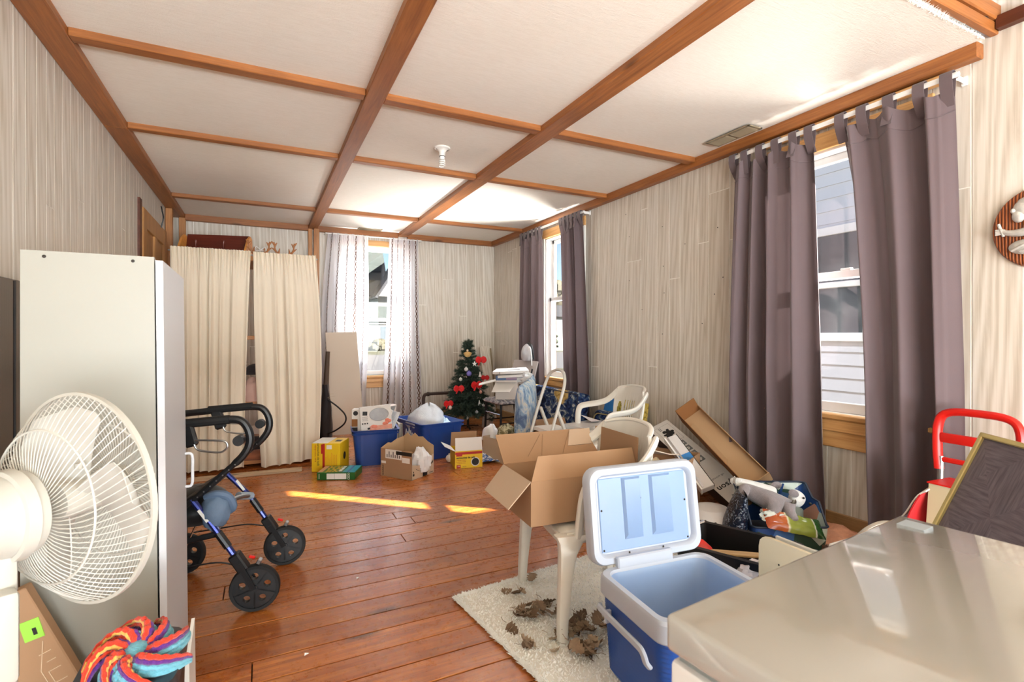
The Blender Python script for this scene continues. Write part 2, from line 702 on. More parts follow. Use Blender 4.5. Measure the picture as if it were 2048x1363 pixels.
def spans_minus(a, b, cuts):
    out = [(a, b)]
    for c, d in cuts:
        nx = []
        for p, q in out:
            if d <= p or c >= q:
                nx.append((p, q))
            else:
                if c > p:
                    nx.append((p, c))
                if d < q:
                    nx.append((d, q))
        out = nx
    return out


# ---- floor
mb = MB()
mb.bx(XL - 0.12, XR + 0.12, YF - 0.1, YB + 0.12, -0.10, -0.012)
floor = struct(mb.build('floor', M_SUB))
y = YF
while y < YB:
    w = R.choice((0.128, 0.134, 0.14, 0.148))
    y1 = min(y + w, YB)
    cuts = [XL, XR] if (y < -0.5 or R.random() < 0.4) else [XL, R.uniform(XL + 0.7, XR - 0.7), XR]
    for a, b in zip(cuts, cuts[1:]):
        m = MB()
        m.box((0, 0, -0.006), (b - a - 0.004, y1 - y - 0.006, 0.012), bev=0.0015)
        o = m.build('plank', M_FLOOR, floor, loc=((a + b) / 2, (y + y1) / 2, R.uniform(-0.0008, 0.0004)))
    y = y1


def wall_planks(parent, mat_, horiz, at_, cols, z0, z1, opens, facing, joints=0.6, gap=0.0065):
    """upright planks on a wall; horiz 'y' = wall at x=at_, 'x' = wall at y=at_; facing is the sign of the room side"""
    th = 0.003
    for a, b in cols:
        # split the column where an opening's side crosses it
        edges = sorted({a, b} | {e for o in opens for e in o[:2] if a + 0.012 < e < b - 0.012})
        for p, q in zip(edges, edges[1:]):
            c = (p + q) / 2
            segs = spans_minus(z0, z1, [(o[2], o[3]) for o in opens if o[0] < c < o[1]])
            for s0, s1 in segs:
                cut = [s0, s1]
                if s1 - s0 > 1.2 and R.random() < joints:
                    cut = [s0, R.uniform(s0 + 0.5, s1 - 0.4), s1]
                for u0, u1 in zip(cut, cut[1:]):
                    m = MB()
                    hw, hh = q - p - gap, u1 - u0 - gap * 0.92
                    if hw < 0.006:
                        continue
                    d = (th, hw, hh) if horiz == 'y' else (hw, th, hh)
                    m.box((0, 0, 0), d, bev=0.001)
                    off = at_ - facing * th / 2 * -1
                    loc = (at_ + facing * th / 2, c, (u0 + u1) / 2) if horiz == 'y' else (c, at_ + facing * th / 2, (u0 + u1) / 2)
                    m.build('plank', mat_, parent, loc=loc)


def cols_random(a, b):
    out = []
    while a < b - 0.02:
        w = R.choice((0.10, 0.12, 0.135, 0.15, 0.19))
        q = min(a + w, b)
        if b - q < 0.04:
            q = b
        out.append((a, q))
        a = q
    return out


def wall_with_holes(name, horiz, at0, at1, a, b, z0, z1, holes, mat_):
    m = MB()
    ed = sorted({a, b} | {e for h in holes for e in h[:2]})
    for p, q in zip(ed, ed[1:]):
        c = (p + q) / 2
        for s0, s1 in spans_minus(z0, z1, [(h[2], h[3]) for h in holes if h[0] < c < h[1]]):
            if horiz == 'y':
                m.bx(at0, at1, p, q, s0, s1)
            else:
                m.bx(p, q, at0, at1, s0, s1)
    return struct(m.build(name, mat_))


# ---- long wall on the window side (x = XR)
wr = wall_with_holes('wall_right', 'y', XR + 0.003, XR + 0.14, YF, YB + 0.14, -0.1, 3.0, WINS_R + [(-3.45, -1.25, 0.62, 2.38)], M_GROOVE)
seams = [1.048, 1.237, 1.40, 1.55, 1.66, 1.80, 1.94, 2.06, 2.20, 2.33, 2.47, 2.662, 2.858, 2.964, 3.156, 3.277, 3.428, 3.543, 3.637, 3.834, 3.969, 4.103, 4.287, 4.41]
cols = list(zip(seams, seams[1:])) + cols_random(4.41, YB)
cols = [(0.42, 0.56), (0.56, 0.74), (0.74, 0.88), (0.88, 1.048)] + cols
wall_planks(wr, M_WALL, 'y', XR + 0.003, cols, 0.10, 2.90, WINS_R, -1)
m = MB()
m.bx(XR - 0.001, XR + 0.02, -1.24, 0.418, 0.10, 2.9)
m.build('panel', M_WALL, wr)
# nail holes and scuffs left in the panelling
m = MB()
for yy, zz in ((3.80, 2.11), (3.36, 2.12), (3.80, 1.70), (3.35, 1.78), (3.34, 1.55), (3.10, 1.93), (2.72, 1.62), (2.80, 1.50), (2.92, 1.28), (3.36, 1.20), (3.85, 2.33), (2.77, 2.0), (3.62, 1.42)):
    m.ball((XR - 0.001, yy, zz), 0.0045, 6, 4)
m.build('nail_hole', M_SCREW, wr)

M_BAFFLE = plain('brown_outside_cladding', (74, 62, 54), 0.8)  # unseen dark skin added outside to cut light bounced onto the siding
wall_with_holes('trim_12', 'y', XR + 0.141, XR + 0.155, YF, YB + 0.16, -0.6, 3.0, WINS_R + [(-3.45, -1.25, 0.62, 2.38)], M_BAFFLE)
wall_with_holes('trim_13', 'x', YB + 0.141, YB + 0.155, XL - 0.14, XR + 0.14, -0.6, 3.0, [WIN_B], M_BAFFLE)

# ---- end wall (y = YB)
wb = wall_with_holes('wall_back', 'x', YB + 0.003, YB + 0.14, XL - 0.14, XR + 0.003, -0.1, 2.8, [WIN_B], M_GROOVE)
sb = [XL, -0.80, -0.702, -0.567, -0.425, -0.305, -0.232, -0.13, -0.016, 0.099, 0.29, 0.388, 0.53, 0.677, 0.80, 0.93, 1.06, 1.16, 1.30, 1.42, 1.55, 1.68, 1.80, 1.93, 2.06, 2.166, 2.305, 2.455, 2.538, 2.661, 2.801, 2.928, XR]
wall_planks(wb, M_WALL, 'x', YB + 0.003, list(zip(sb, sb[1:])), 0.10, 2.60, [WIN_B], -1)

# ---- left wall (x = XL) with the panelled door behind the cabinet; unbroken beyond the camera, where only an added lamp stands
DOOR = (5.14, 6.34, 0.0, 2.26)
wl = wall_with_holes('wall_left', 'y', XL - 0.14, XL - 0.003, YF, YB + 0.003, -0.1, 2.8, [], M_GROOVE)
wall_planks(wl, M_WALL_L, 'y', XL - 0.003, cols_random(2.05, DOOR[0]) + cols_random(DOOR[0], YB), 0.0, 2.60, [DOOR], 1, 0.75, 0.003)
m = MB()
m.bx(XL - 0.003, XL, -1.24, 2.04, 0, 2.6)
m.build('panel', M_WALL_L, wl)
wf = wall_with_holes('wall_front', 'x', YF - 0.14, YF, XL, XR, -0.1, 3.0, [(-0.5, 2.7, 0.55, 2.45)], M_WALL)

# ---- ceiling: boards between stained beams, each board and each beam a piece
m = MB()
m.bx(XL - 0.12, XR + 0.12, 1.20, YB + 0.12, ZC + 0.012, ZC + 0.05)
ceil = struct(m.build('ceiling', M_CEIL))
BX = [(XL, -0.782), (0.527, 0.635), (1.655, 1.782), (3.028, XR)]
BY = [(2.93, 3.005), (4.06, 4.125), (5.86, 5.93)]
xs = [(-0.80, 0.545), (0.617, 1.672), (1.765, 3.045)]
ys = [(1.17, 2.945), (2.99, 4.07), (4.11, 5.87), (5.92, 6.90)]
for x0, x1 in xs:
    for y0, y1 in ys:
        m = MB()
        sag = R.uniform(-0.002, 0.004)
        nx, ny = 8, 8
        X0, X1, Y0, Y1 = x0, x1, y0, y1
        m.grid(lambda u, v: (lerp(X0, X1, u) - (X0 + X1) / 2, lerp(Y0, Y1, v) - (Y0 + Y1) / 2, -0.010 * math.sin(PI * u) * math.sin(PI * v) - sag), nx, ny)
        m.bx(-(x1 - x0) / 2, (x1 - x0) / 2, -(y1 - y0) / 2, (y1 - y0) / 2, 0.001, 0.011)
        m.build('panel', M_CEIL, ceil, loc=((x0 + x1) / 2, (y0 + y1) / 2, ZC), recalc=False)


def beam(x0, x1, y0, y1, z0, z1, mat_, tilt=0.0):
    m = MB()
    m.box((0, 0, 0), (x1 - x0, y1 - y0, z1 - z0), bev=0.004)
    return m.build('beam', mat_, ceil, loc=((x0 + x1) / 2, (y0 + y1) / 2, (z0 + z1) / 2), rot=(0, 0, tilt))


# lengthwise beams, the one on the left wall made of two boards butted together
beam(BX[0][0], BX[0][1], 1.2, 4.085, 2.530, 2.575, M_BEAM_Y)
beam(BX[0][0], BX[0][1], 4.087, 6.9, 2.530, 2.575, M_BEAM_Y)
beam(BX[1][0], BX[1][1], 1.2, 6.9, 2.527, 2.575, M_BEAM_Y)
beam(BX[2][0], BX[2][1], 1.2, 4.06, 2.528, 2.575, M_BEAM_Y)
beam(BX[2][0], BX[2][1], 4.062, 6.9, 2.528, 2.575, M_BEAM_Y)
beam(BX[3][0], BX[3][1], 1.19, 6.9, 2.500, 2.572, M_BEAM_Y)
for y0, y1 in BY:
    for (a0, a1), (b0, b1) in zip(BX, BX[1:]):
        beam(a1 + 0.001, b0 - 0.001, y0, y1, 2.532, 2.575, M_BEAM_X)
for (a0, a1), (b0, b1) in zip(BX, BX[1:]):
    beam(a1 + 0.001, b0 - 0.001, 6.835, YB - 0.001, 2.50, 2.575, M_BEAM_X)

# ---- posts on the end wall and in the left corner
for nm, (x0, x1, y0, y1, z0) in (('trim_1', (0.588, 0.650, 6.80, 6.86, 0.0)), ('trim_2', (0.525, 0.572, 6.84, 6.899, 0.0)),
                                 ('trim_3', (-0.905, -0.845, 6.40, 6.48, 0.0)), ('trim_4', (-0.84, -0.775, 6.84, 6.899, 0.0))):
    m = MB()
    m.box((0, 0, 0), (x1 - x0, y1 - y0, 2.527 - z0), bev=0.003)
    struct(m.build(nm, M_BEAM_Z, loc=((x0 + x1) / 2, (y0 + y1) / 2, (2.527 + z0) / 2)))

# ---- broken edge of the lowered ceiling in the near corner: header boards, torn drywall, loose trim
hd = struct(MB().bx(XL, XR, 1.125, 1.168, 2.645, 2.72, bev=0.006).build('trim_5', M_BEAM_X))
struct(MB().bx(XL, XR, 1.135, 1.168, 2.588, 2.640, bev=0.004).build('trim_6', M_BEAM_X))
m = MB()
pts = [(x, 1.150 + 0.006 * math.sin(x * 31) + 0.004 * math.sin(x * 77), 2.642 + 0.004 * math.sin(x * 47)) for x in [1.9 + 0.03 * i for i in range(38)]]
m.tube(pts, [0.004 + 0.003 * abs(math.sin(i * 1.7)) for i in range(38)], 6)
m.build('split', M_INK, hd)
up = struct(MB().bx(XL - 0.1, XR + 0.1, YF, 1.20, 2.86, 2.90).build('trim_7', plain('bare_ceiling_boards', (176, 160, 132), 0.85, scale=4)))
m = MB()
ed = [(3.085, 1.02), (3.02, 1.035), (2.97, 0.99), (2.90, 1.01), (2.82, 1.06), (2.72, 1.03), (2.6, 1.07), (2.45, 1.05), (2.2, 1.08), (1.9, 1.06), (1.5, 1.09), (1.5, 0.3), (3.085, 0.3)]
m.hexa([(x, y_, 2.80) for x, y_ in ed], [(x, y_, 2.82) for x, y_ in ed])
m.build('torn_drywall', plain('torn_drywall', (226, 206, 184), 0.9, var=0.2, scale=12, bump=0.5, bscale=30), up)
m = MB()
for i in range(16):
    t = i / 15
    m.ball((lerp(2.5, 3.07, t), 1.04 - 0.03 * (i % 3), 2.81), (0.03, 0.02, 0.012), 6, 4)
m.build('torn_edge', plain('torn_paper_edge', (204, 160, 112), 0.9, var=0.3, scale=20), up)
struct(MB().bx(3.045, 3.089, 1.0, 1.132, 2.60, 2.66, bev=0.003).build('trim_8', M_BEAM_DARK))

# ---- baseboards
bb = struct(MB().bx(XR - 0.022, XR - 0.001, YF, YB, 0.0, 0.13, bev=0.004).build('baseboard_right', M_BASE))
MB().bx(XR - 0.042, XR - 0.022, YF, YB, 0.0, 0.035, bev=0.006).build('shoe_moulding', M_BASE, bb)
bb = struct(MB().bx(0.66, XR - 0.044, YB - 0.022, YB - 0.001, 0.0, 0.16, bev=0.004).build('baseboard_back', M_BASE_X))
MB().bx(0.66, XR - 0.05, YB - 0.042, YB - 0.022, 0.0, 0.035, bev=0.006).build('shoe_moulding', M_BASE_X, bb)


# ---- windows
def window(name, horiz, at_, a0, a1, z0, z1, rail, sill_z, sill_d, apron, matw, casing=0.075, head=0.10):
    """double-hung vinyl window in varnished casing; at_ = wall face, room side is towards smaller at_"""
    r = group_empty(name)

    def bx(m, p, q, d0, d1, s0, s1, bev=0.003):
        if horiz == 'y':
            m.bx(at_ + d0, at_ + d1, p, q, s0, s1, bev)
        else:
            m.bx(p, q, at_ + d0, at_ + d1, s0, s1, bev)
    # wooden casing round the opening, stool and apron
    for nm, p, q, s0, s1 in (('casing', a0 - casing, a0 + 0.004, z0, z1), ('casing', a1 - 0.004, a1 + casing, z0, z1), ('head_casing', a0 - casing, a1 + casing, z1 - 0.004, z1 + head)):
        m = MB()
        bx(m, p, q, -0.022, 0.0, s0, s1)
        m.build(nm, M_WHITE if nm == 'casing' else matw, r)
    m = MB()
    bx(m, a0 - casing - 0.01, a1 + casing + 0.01, -sill_d, 0.10, sill_z - 0.032, sill_z, 0.006)
    m.build('stool', matw, r)
    m = MB()
    bx(m, a0 - casing, a1 + casing, -0.026, 0.0, sill_z - 0.032 - apron, sill_z - 0.032, 0.006)
    bx(m, a0 - casing, a1 + casing, -0.040, 0.0, sill_z - 0.032 - apron * 0.45, sill_z - 0.032, 0.008)
    m.build('apron', matw, r)
    # jamb lining
    m = MB()
    bx(m, a0, a0 + 0.02, 0.0, 0.13, sill_z, z1)
    bx(m, a1 - 0.02, a1, 0.0, 0.13, sill_z, z1)
    bx(m, a0, a1, 0.0, 0.13, z1 - 0.02, z1)
    m.build('jamb', M_PVC, r)
    b0, b1 = a0 + 0.02, a1 - 0.02
    for nm, s0, s1, d in (('upper_sash', rail - 0.02, z1 - 0.02, 0.085), ('lower_sash', sill_z, rail + 0.025, 0.045)):
        m = MB()
        fw = 0.042
        bx(m, b0, b0 + fw, d, d + 0.035, s0, s1)
        bx(m, b1 - fw, b1, d, d + 0.035, s0, s1)
        bx(m, b0, b1, d, d + 0.035, s0, s0 + (0.06 if nm == 'lower_sash' else 0.045))
        bx(m, b0, b1, d, d + 0.035, s1 - 0.045, s1)
        so = m.build(nm, M_PVC, r)
        m = MB()
        bx(m, b0 + fw - 0.005, b1 - fw + 0.005, d + 0.015, d + 0.019, s0 + 0.04, s1 - 0.04, 0)
        m.build('pane', M_GLASS, so)
        if nm == 'lower_sash':
            m = MB()
            c = (b0 + b1) / 2
            bx(m, c - 0.03, c + 0.03, d + 0.0, d + 0.03, s1, s1 + 0.014, 0.003)
            m.build('sash_lock', M_PVC, so)
    return r


window('window_1', 'y', XR, *WINS_R[0], 1.55, 0.72, 0.055, 0.17, M_SILL)
window('window_2', 'y', XR, *WINS_R[1], 1.62, 0.70, 0.055, 0.16, M_SILL, casing=0.05)
window('window_3', 'x', YB, *WIN_B, 1.40, 0.66, 0.055, 0.13, M_SILL_X, head=0.07)
# picture rail over the near window
struct(MB().bx(3.052, 3.088, 1.32, 2.40, 2.445, 2.492, bev=0.006).build('trim_9', M_SILL))

# ---- stripped panel door in the left wall, partly behind the white cabinet
dr = group_empty('door_1')
mdoor = wood('stripped_pine_door', (150, 98, 46), (206, 152, 88), 0.5, 2)
m = MB()
m.bx(XL - 0.012, XL + 0.018, DOOR[0] - 0.05, DOOR[0] + 0.03, 0, DOOR[3] + 0.06, bev=0.003)
m.build('jamb', M_BEAM_DARK, dr)
for y0, y1 in ((DOOR[0] + 0.03, DOOR[0] + 0.17), (DOOR[1] - 0.16, DOOR[1] - 0.02)):
    MB().bx(XL - 0.01, XL + 0.03, y0, y1, 0.02, DOOR[3], bev=0.004).build('stile', mdoor, dr)
for z0, z1 in ((DOOR[3] - 0.16, DOOR[3]), (1.0, 1.16), (0.02, 0.24)):
    MB().bx(XL - 0.01, XL + 0.029, DOOR[0] + 0.17, DOOR[1] - 0.16, z0, z1, bev=0.004).build('rail', mdoor, dr)
MB().bx(XL - 0.01, XL + 0.029, 5.68, 5.80, 0.24, DOOR[3] - 0.16, bev=0.004).build('muntin', mdoor, dr)
MB().bx(XL - 0.012, XL + 0.010, DOOR[0] + 0.16, DOOR[1] - 0.15, 0.2, DOOR[3] - 0.1).build('panel', mdoor, dr)
MB().tube(smooth_path([(XL + 0.03, 5.98, 2.24), (XL + 0.05, 5.97, 2.33), (XL + 0.045, 5.93, 2.40), (XL + 0.035, 5.95, 2.44)], 5), 0.006, 6).build('wire', M_BLACK, dr)

# ============================================================ OUTSIDE
M_GRASS = plain('mown_lawn', (48, 48, 27), 0.9, var=0.3, scale=3)
M_ROAD = plain('grey_asphalt', (60, 59, 60), 0.9, var=0.1, scale=2)
M_SIDING = plain('pale_vinyl_siding', (206, 208, 213), 0.6, var=0.03)
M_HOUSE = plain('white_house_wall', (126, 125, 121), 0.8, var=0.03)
M_SHINGLE = plain('weathered_green_shingles', (42, 49, 46), 0.9, var=0.4, scale=3)
M_SLATE = plain('dark_slate_roof', (30, 31, 34), 0.9, var=0.3, scale=4)
M_DARKGLASS = plain('dark_window_glass', (70, 78, 84), 0.15, var=0.1)
M_LEAF = plain('green_leaves', (32, 42, 24), 0.8, var=0.5, scale=6)
M_LEAF2 = plain('autumn_leaves', (50, 46, 26), 0.8, var=0.5, scale=6)
M_TRUNK = plain('tree_bark', (84, 70, 56), 0.9, var=0.3)

gr = MB().bx(-60, 120, 7.2, 140, -0.7, -0.5).build('ground', M_GRASS)
struct(gr)
MB().bx(3.4, 120, -6, 7.2, -0.7, -0.5).build('side_yard', M_GRASS, gr)
struct(MB().bx(3.25, 6.4, -6.0, 0.12, 2.62, 2.75).build('trim_11', M_BEAM_Y))     # unseen slab added to cut sun at the side opening and near window
rdm = MB().bx(-60, 120, 23, 46, -0.5, -0.48).build('road', M_ROAD)
struct(rdm)

# neighbouring house beside the long wall: each lap of siding a piece
nb = thing('neighbour_house', 'pale lap-sided house wall with a white window, beyond the near brown curtains', 'house', (6.0, 5.6, -0.5))
MB().bx(0.03, 3.0, -4.0, 2.4, 0, 5.6).build('wall', M_SIDING, nb)  # unseen near end lengthened to keep sun off the far window
lapm = MB()
lapm.hexa([(0.03, -4.0, 0), (0.03, 2.4, 0), (-0.012, 2.4, 0), (-0.012, -4.0, 0)], [(0.03, -4.0, 0.15), (0.03, 2.4, 0.15), (0.006, 2.4, 0.15), (0.006, -4.0, 0.15)])
lme = lapm.mesh('siding_lap', M_SIDING, 20)
for i in range(37):
    put('siding_lap', lme, nb, (0, 0, i * 0.15))
MB().bx(-0.10, 3.1, -4.1, 2.5, 5.6, 5.75).build('eave', M_PVC, nb)
wf_ = MB()
for y0, y1, z0, z1 in ((-2.35, -2.25, 1.65, 2.95), (-1.45, -1.35, 1.65, 2.95), (-2.35, -1.35, 2.86, 2.96), (-2.35, -1.35, 1.62, 1.72), (-2.35, -1.35, 2.24, 2.31)):
    wf_.bx(-0.05, 0.02, y0, y1, z0, z1, bev=0.006)
wf_ = wf_.build('window', M_PVC, nb)
MB().bx(-0.022, -0.014, -2.26, -1.44, 1.70, 2.88).build('pane', M_DARKGLASS, wf_)

# house across the street, seen between the sheer curtains
hs = thing('street_house', 'white gabled house with green shingle roof across the street', 'house', (14.0, 70, -0.45))
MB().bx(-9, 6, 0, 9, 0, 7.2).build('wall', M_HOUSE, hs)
MB().hexa([(-9.4, -0.5, 7.0), (1.6, -0.5, 7.0), (1.6, 9.5, 7.0), (-9.4, 9.5, 7.0)], [(-9.4, 4.2, 14.4), (1.6, 4.2, 14.4), (1.6, 4.6, 14.4), (-9.4, 4.6, 14.4)]).build('roof', M_SHINGLE, hs)
MB().hexa([(-0.2, -0.9, 7.0), (7.5, -0.9, 7.0), (7.5, -0.3, 7.0), (-0.2, -0.3, 7.0)], [(3.4, -0.9, 13.0), (3.9, -0.9, 13.0), (3.9, -0.3, 13.0), (3.4, -0.3, 13.0)]).build('gable', M_HOUSE, hs)
for sx in (-1, 1):
    MB().bar((3.65, -0.9 + 0.4, 13.4), (3.65 + sx * 4.4, -0.9 + 0.4, 6.6), 0.35, 6.0, up=(0, 1, 0)).build('gable_roof', M_SLATE, hs)
MB().hexa([(-9.4, -3.2, 3.6), (6, -3.2, 3.6), (6, 0, 3.6), (-9.4, 0, 3.6)], [(-9.4, -0.2, 5.7), (6, -0.2, 5.7), (6, 0, 5.7), (-9.4, 0, 5.7)]).build('porch_roof', M_SHINGLE, hs)
MB().bx(-9.2, 5.8, -2.9, 0, 3.2, 3.6).build('porch_beam', M_HOUSE, hs)
MB().bx(-9.0, 5.6, -2.7, 0.0, 0, 3.2).build('porch_wall', M_HOUSE, hs)
for x in (-7.2, -4.6, -2.0, 0.6, 3.2):
    w_ = MB().bx(x - 0.8, x + 0.8, -2.76, -2.7, 0.9, 3.0).build('window', M_PVC, hs)
    MB().bx(x - 0.68, x + 0.68, -2.79, -2.75, 1.0, 2.9).build('pane', M_DARKGLASS, w_)


def bush(name, label, loc, r, mat_, trunk=0.0, n=60, cat='bush', seed=1, group=None):
    t = thing(name, label, cat, loc, group=group)
    q = random.Random(seed)
    m = MB()
    for i in range(n):
        d = V((q.gauss(0, 1), q.gauss(0, 1), q.gauss(0, 1))).normalized() * (q.random() ** 0.4)
        s = r[0] * q.uniform(0.16, 0.3)
        m.ball((d.x * r[0], d.y * r[1], trunk + r[2] + d.z * r[2] * 0.9), (s, s, s * 0.8), 7, 5)
    m.build('crown', mat_, t)
    if trunk:
        MB().tube([(0, 0, 0), (0.02, 0, trunk * 0.6), (0, 0, trunk + r[2])], [0.22, 0.18, 0.08], 8).build('trunk', M_TRUNK, t)
    return t


bush('low_shrub', 'low olive shrub on the lawn before the white street house', (13.0, 61, -0.5), (2.4, 1.0, 0.55), M_LEAF2, n=50, seed=3)
bush('dark_shrub', 'dark low shrub beside the white street house porch', (17.4, 62.6, -0.5), (1.6, 0.9, 0.8), M_LEAF, n=50, seed=4)
# view through the far brown curtains
sh = thing('white_garage', 'white garage with grey roof seen through the far brown-curtained window', 'garage', (33, 52, -0.5))
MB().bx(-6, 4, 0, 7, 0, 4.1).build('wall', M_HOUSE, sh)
MB().hexa([(-6.4, -0.4, 4.0), (4.4, -0.4, 4.0), (4.4, 7.4, 4.0), (-6.4, 7.4, 4.0)], [(-6.4, 3.4, 5.6), (4.4, 3.4, 5.6), (4.4, 3.6, 5.6), (-6.4, 3.6, 5.6)]).build('roof', M_SLATE, sh)
bush('yard_tree', 'bare-topped olive tree rising behind the white garage', (37, 66, -0.5), (5.5, 4, 4.0), M_LEAF2, 2.0, 110, 'tree', 5)
bush('cedar_shrub', 'dark green upright shrub at the corner of the white garage', (29.6, 50, -0.5), (0.9, 0.9, 1.0), M_LEAF, 0, 50, 'bush', 6)
# ============================================================ CURTAINS
M_BROWN = cloth('brown_curtain_cloth', (102, 88, 91), 0.05, 0.8, 0.06, 260, 0.25)
M_CREAM = cloth('cream_curtain_cloth', (240, 228, 208), 0.18, 0.9, 0.05, 160, 0.1)


def sheer_mat():
    """thin white voile with woven brown chain-pattern stripes down its length"""
    k = NB('white_sheer_voile')
    uv = k.n('TexCoord').outputs['UV']
    sp = k.n('SeparateXYZ')
    k.l(uv, sp.inputs[0])
    w1 = k.n('TexWave', wave_type='BANDS', bands_direction='Y')
    k.l(uv, w1.inputs['Vector'])
    w1.inputs['Scale'].default_value = 11.0
    u_ = k.math('MULTIPLY', sp.outputs['X'], 5.0)
    fr = k.math('FRACT', u_)
    off = k.math('MULTIPLY', k.math('SUBTRACT', w1.outputs['Fac'], 0.5), 0.055)
    a = k.math('ABSOLUTE', k.math('SUBTRACT', k.math('SUBTRACT', fr, 0.46), off))
    b = k.math('ABSOLUTE', k.math('ADD', k.math('SUBTRACT', fr, 0.54), off))
    d = k.math('MINIMUM', a, b)
    ln = k.math('LESS_THAN', d, 0.030)
    vo = k.noise(k.coord('UV', (60, 240, 1)), 1.0, 2)
    ln = k.math('MULTIPLY', ln, k.math('GREATER_THAN', vo, 0.38))
    col = k.mix(ln, srgb(238, 236, 240), srgb(96, 62, 46))
    k.set(col=col, rough=0.9, spec=0.1)
    tr = k.n('BsdfTranslucent')
    k.l(col, tr.inputs['Color'])
    m1 = k.n('MixShader')
    m1.inputs[0].default_value = 0.42
    k.l(k.b.outputs[0], m1.inputs[1])
    k.l(tr.outputs[0], m1.inputs[2])
    tp = k.n('BsdfTransparent')
    m2 = k.n('MixShader')
    k.l(k.math('MULTIPLY', k.math('SUBTRACT', 1.0, ln), 0.13), m2.inputs[0])
    k.l(m1.outputs[0], m2.inputs[1])
    k.l(tp.outputs[0], m2.inputs[2])
    k.l(m2.outputs[0], k.out.inputs['Surface'])
    return k.m


M_SHEER = sheer_mat()


def curtain_fn(horiz, at_, t0, t1, b0, b1, zt, zb, n, amp, seed, out=-1, sag=0.0, nsag=5, gather=0.0, hem=0.0, mid=None, ret=0.0):
    """hanging cloth: t0,t1 its ends along the wall at the top, b0,b1 at the hem"""
    q = random.Random(seed)
    ph = [q.uniform(0, 6.28) for _ in range(8)]

    def fn(u, v):
        e = v ** 0.8
        a = lerp(lerp(t0, b0, e), lerp(t1, b1, e), u)
        if mid:
            a += mid[0] * math.sin(PI * v) * (1 - u) + mid[1] * math.sin(PI * v) * u
        w = u + 0.035 * math.sin(2 * PI * 1.3 * u + ph[0]) + 0.012 * math.sin(3 * v + ph[1]) * v
        grow = lerp(0.35 if gather else 0.75, 1.15, min(1, v * 1.6))
        f = math.sin(2 * PI * n * w + ph[2] + 0.5 * math.sin(2.2 * v + ph[6]))
        f = math.copysign(abs(f) ** 0.75, f)
        f2 = math.sin(2 * PI * n * 0.43 * w + ph[3])
        f3 = math.sin(2 * PI * n * 2.3 * w + ph[4]) * 0.20 * (1 - v * 0.6)
        o = amp * grow * (0.8 * f + 0.45 * f2 + f3)
        if gather:
            o += 0.011 * math.sin(2 * PI * n * 4.2 * u + ph[5]) * max(0, 1 - v * 7) + 0.006 * math.sin(2 * PI * n * 7.7 * u) * max(0, 1 - v * 14)
        a += (b1 - b0) * 0.016 * math.cos(2 * PI * n * w + ph[2]) * (0.4 + v)
        # soft cross-wrinkles low down
        o += 0.006 * v * v * math.sin(14 * v + 7 * u + ph[7])
        if ret:
            k_ = max(0, (ret - u) / ret)
            o = lerp(o, -0.075, k_ ** 1.3) * (1 - 0.6 * max(0, 1 - v * 5) * k_)
        z = lerp(zt, zb, v)
        if sag:
            z -= sag * abs(math.sin(PI * nsag * u)) * max(0, 1 - v * 6)
        z += hem * v * math.sin(5 * u + ph[1])
        return (at_ + out * o, a, z) if horiz == 'y' else (a, at_ + out * o, z)
    return fn


def curtain(name, label, group, mat_, horiz, at_, t, b, zt, zb, n, amp, seed, tabs=0, rod_z=0, nu=110, nv=44, **kw):
    t0, t1 = t
    b0, b1 = b
    c = thing(name, label, 'curtain', (0, 0, 0), group=group)
    fn = curtain_fn(horiz, at_, t0, t1, b0, b1, zt, zb, n, amp, seed, sag=0.035 if tabs else 0, nsag=tabs, **kw)
    m = MB()
    m.grid(fn, nu, nv, uv=True)
    cl = m.build('cloth', mat_, c, smooth=80, recalc=False)
    if tabs:
        # stitched header line and the looped tabs over the rod
        m = MB()
        m.tube([V(fn(i / 60, 0.052)) + V((-0.0025, 0, 0) if horiz == 'y' else (0, -0.0025, 0)) for i in range(61)], 0.0022, 4)
        m.build('hem_seam', mat_, c)
        for i in range(tabs + 1):
            u = (i + (0.12 if i == 0 else -0.12 if i == tabs else 0)) / tabs
            p = V(fn(u, 0.0))
            w = 0.052
            m = MB()
            f_ = lambda s, r_: (at_ - 0.021 + 0.013 * s, p.y + (r_ - 0.5) * w, 0)
            pth = [(p.x - 0.004, zt - 0.10), (at_ - 0.016, zt - 0.02), (at_ - 0.022, rod_z), (at_ - 0.014, rod_z + 0.020), (at_ + 0.010, rod_z + 0.020), (at_ + 0.016, rod_z - 0.01), (at_ + 0.006, zt - 0.06)]
            pth = smooth_path([(x, 0, z) for x, z in pth], 3)

            def tf(a, bb, pth=pth, p=p, w=w):
                k = bb * (len(pth) - 1)
                i0 = min(int(k), len(pth) - 2)
                q_ = pth[i0].lerp(pth[i0 + 1], k - i0)
                return (q_.x, p.y + (a - 0.5) * w, q_.z)
            m.shell(tf, 2, len(pth) - 1, 0.003)
            m.build('tab', mat_, c)
    return c


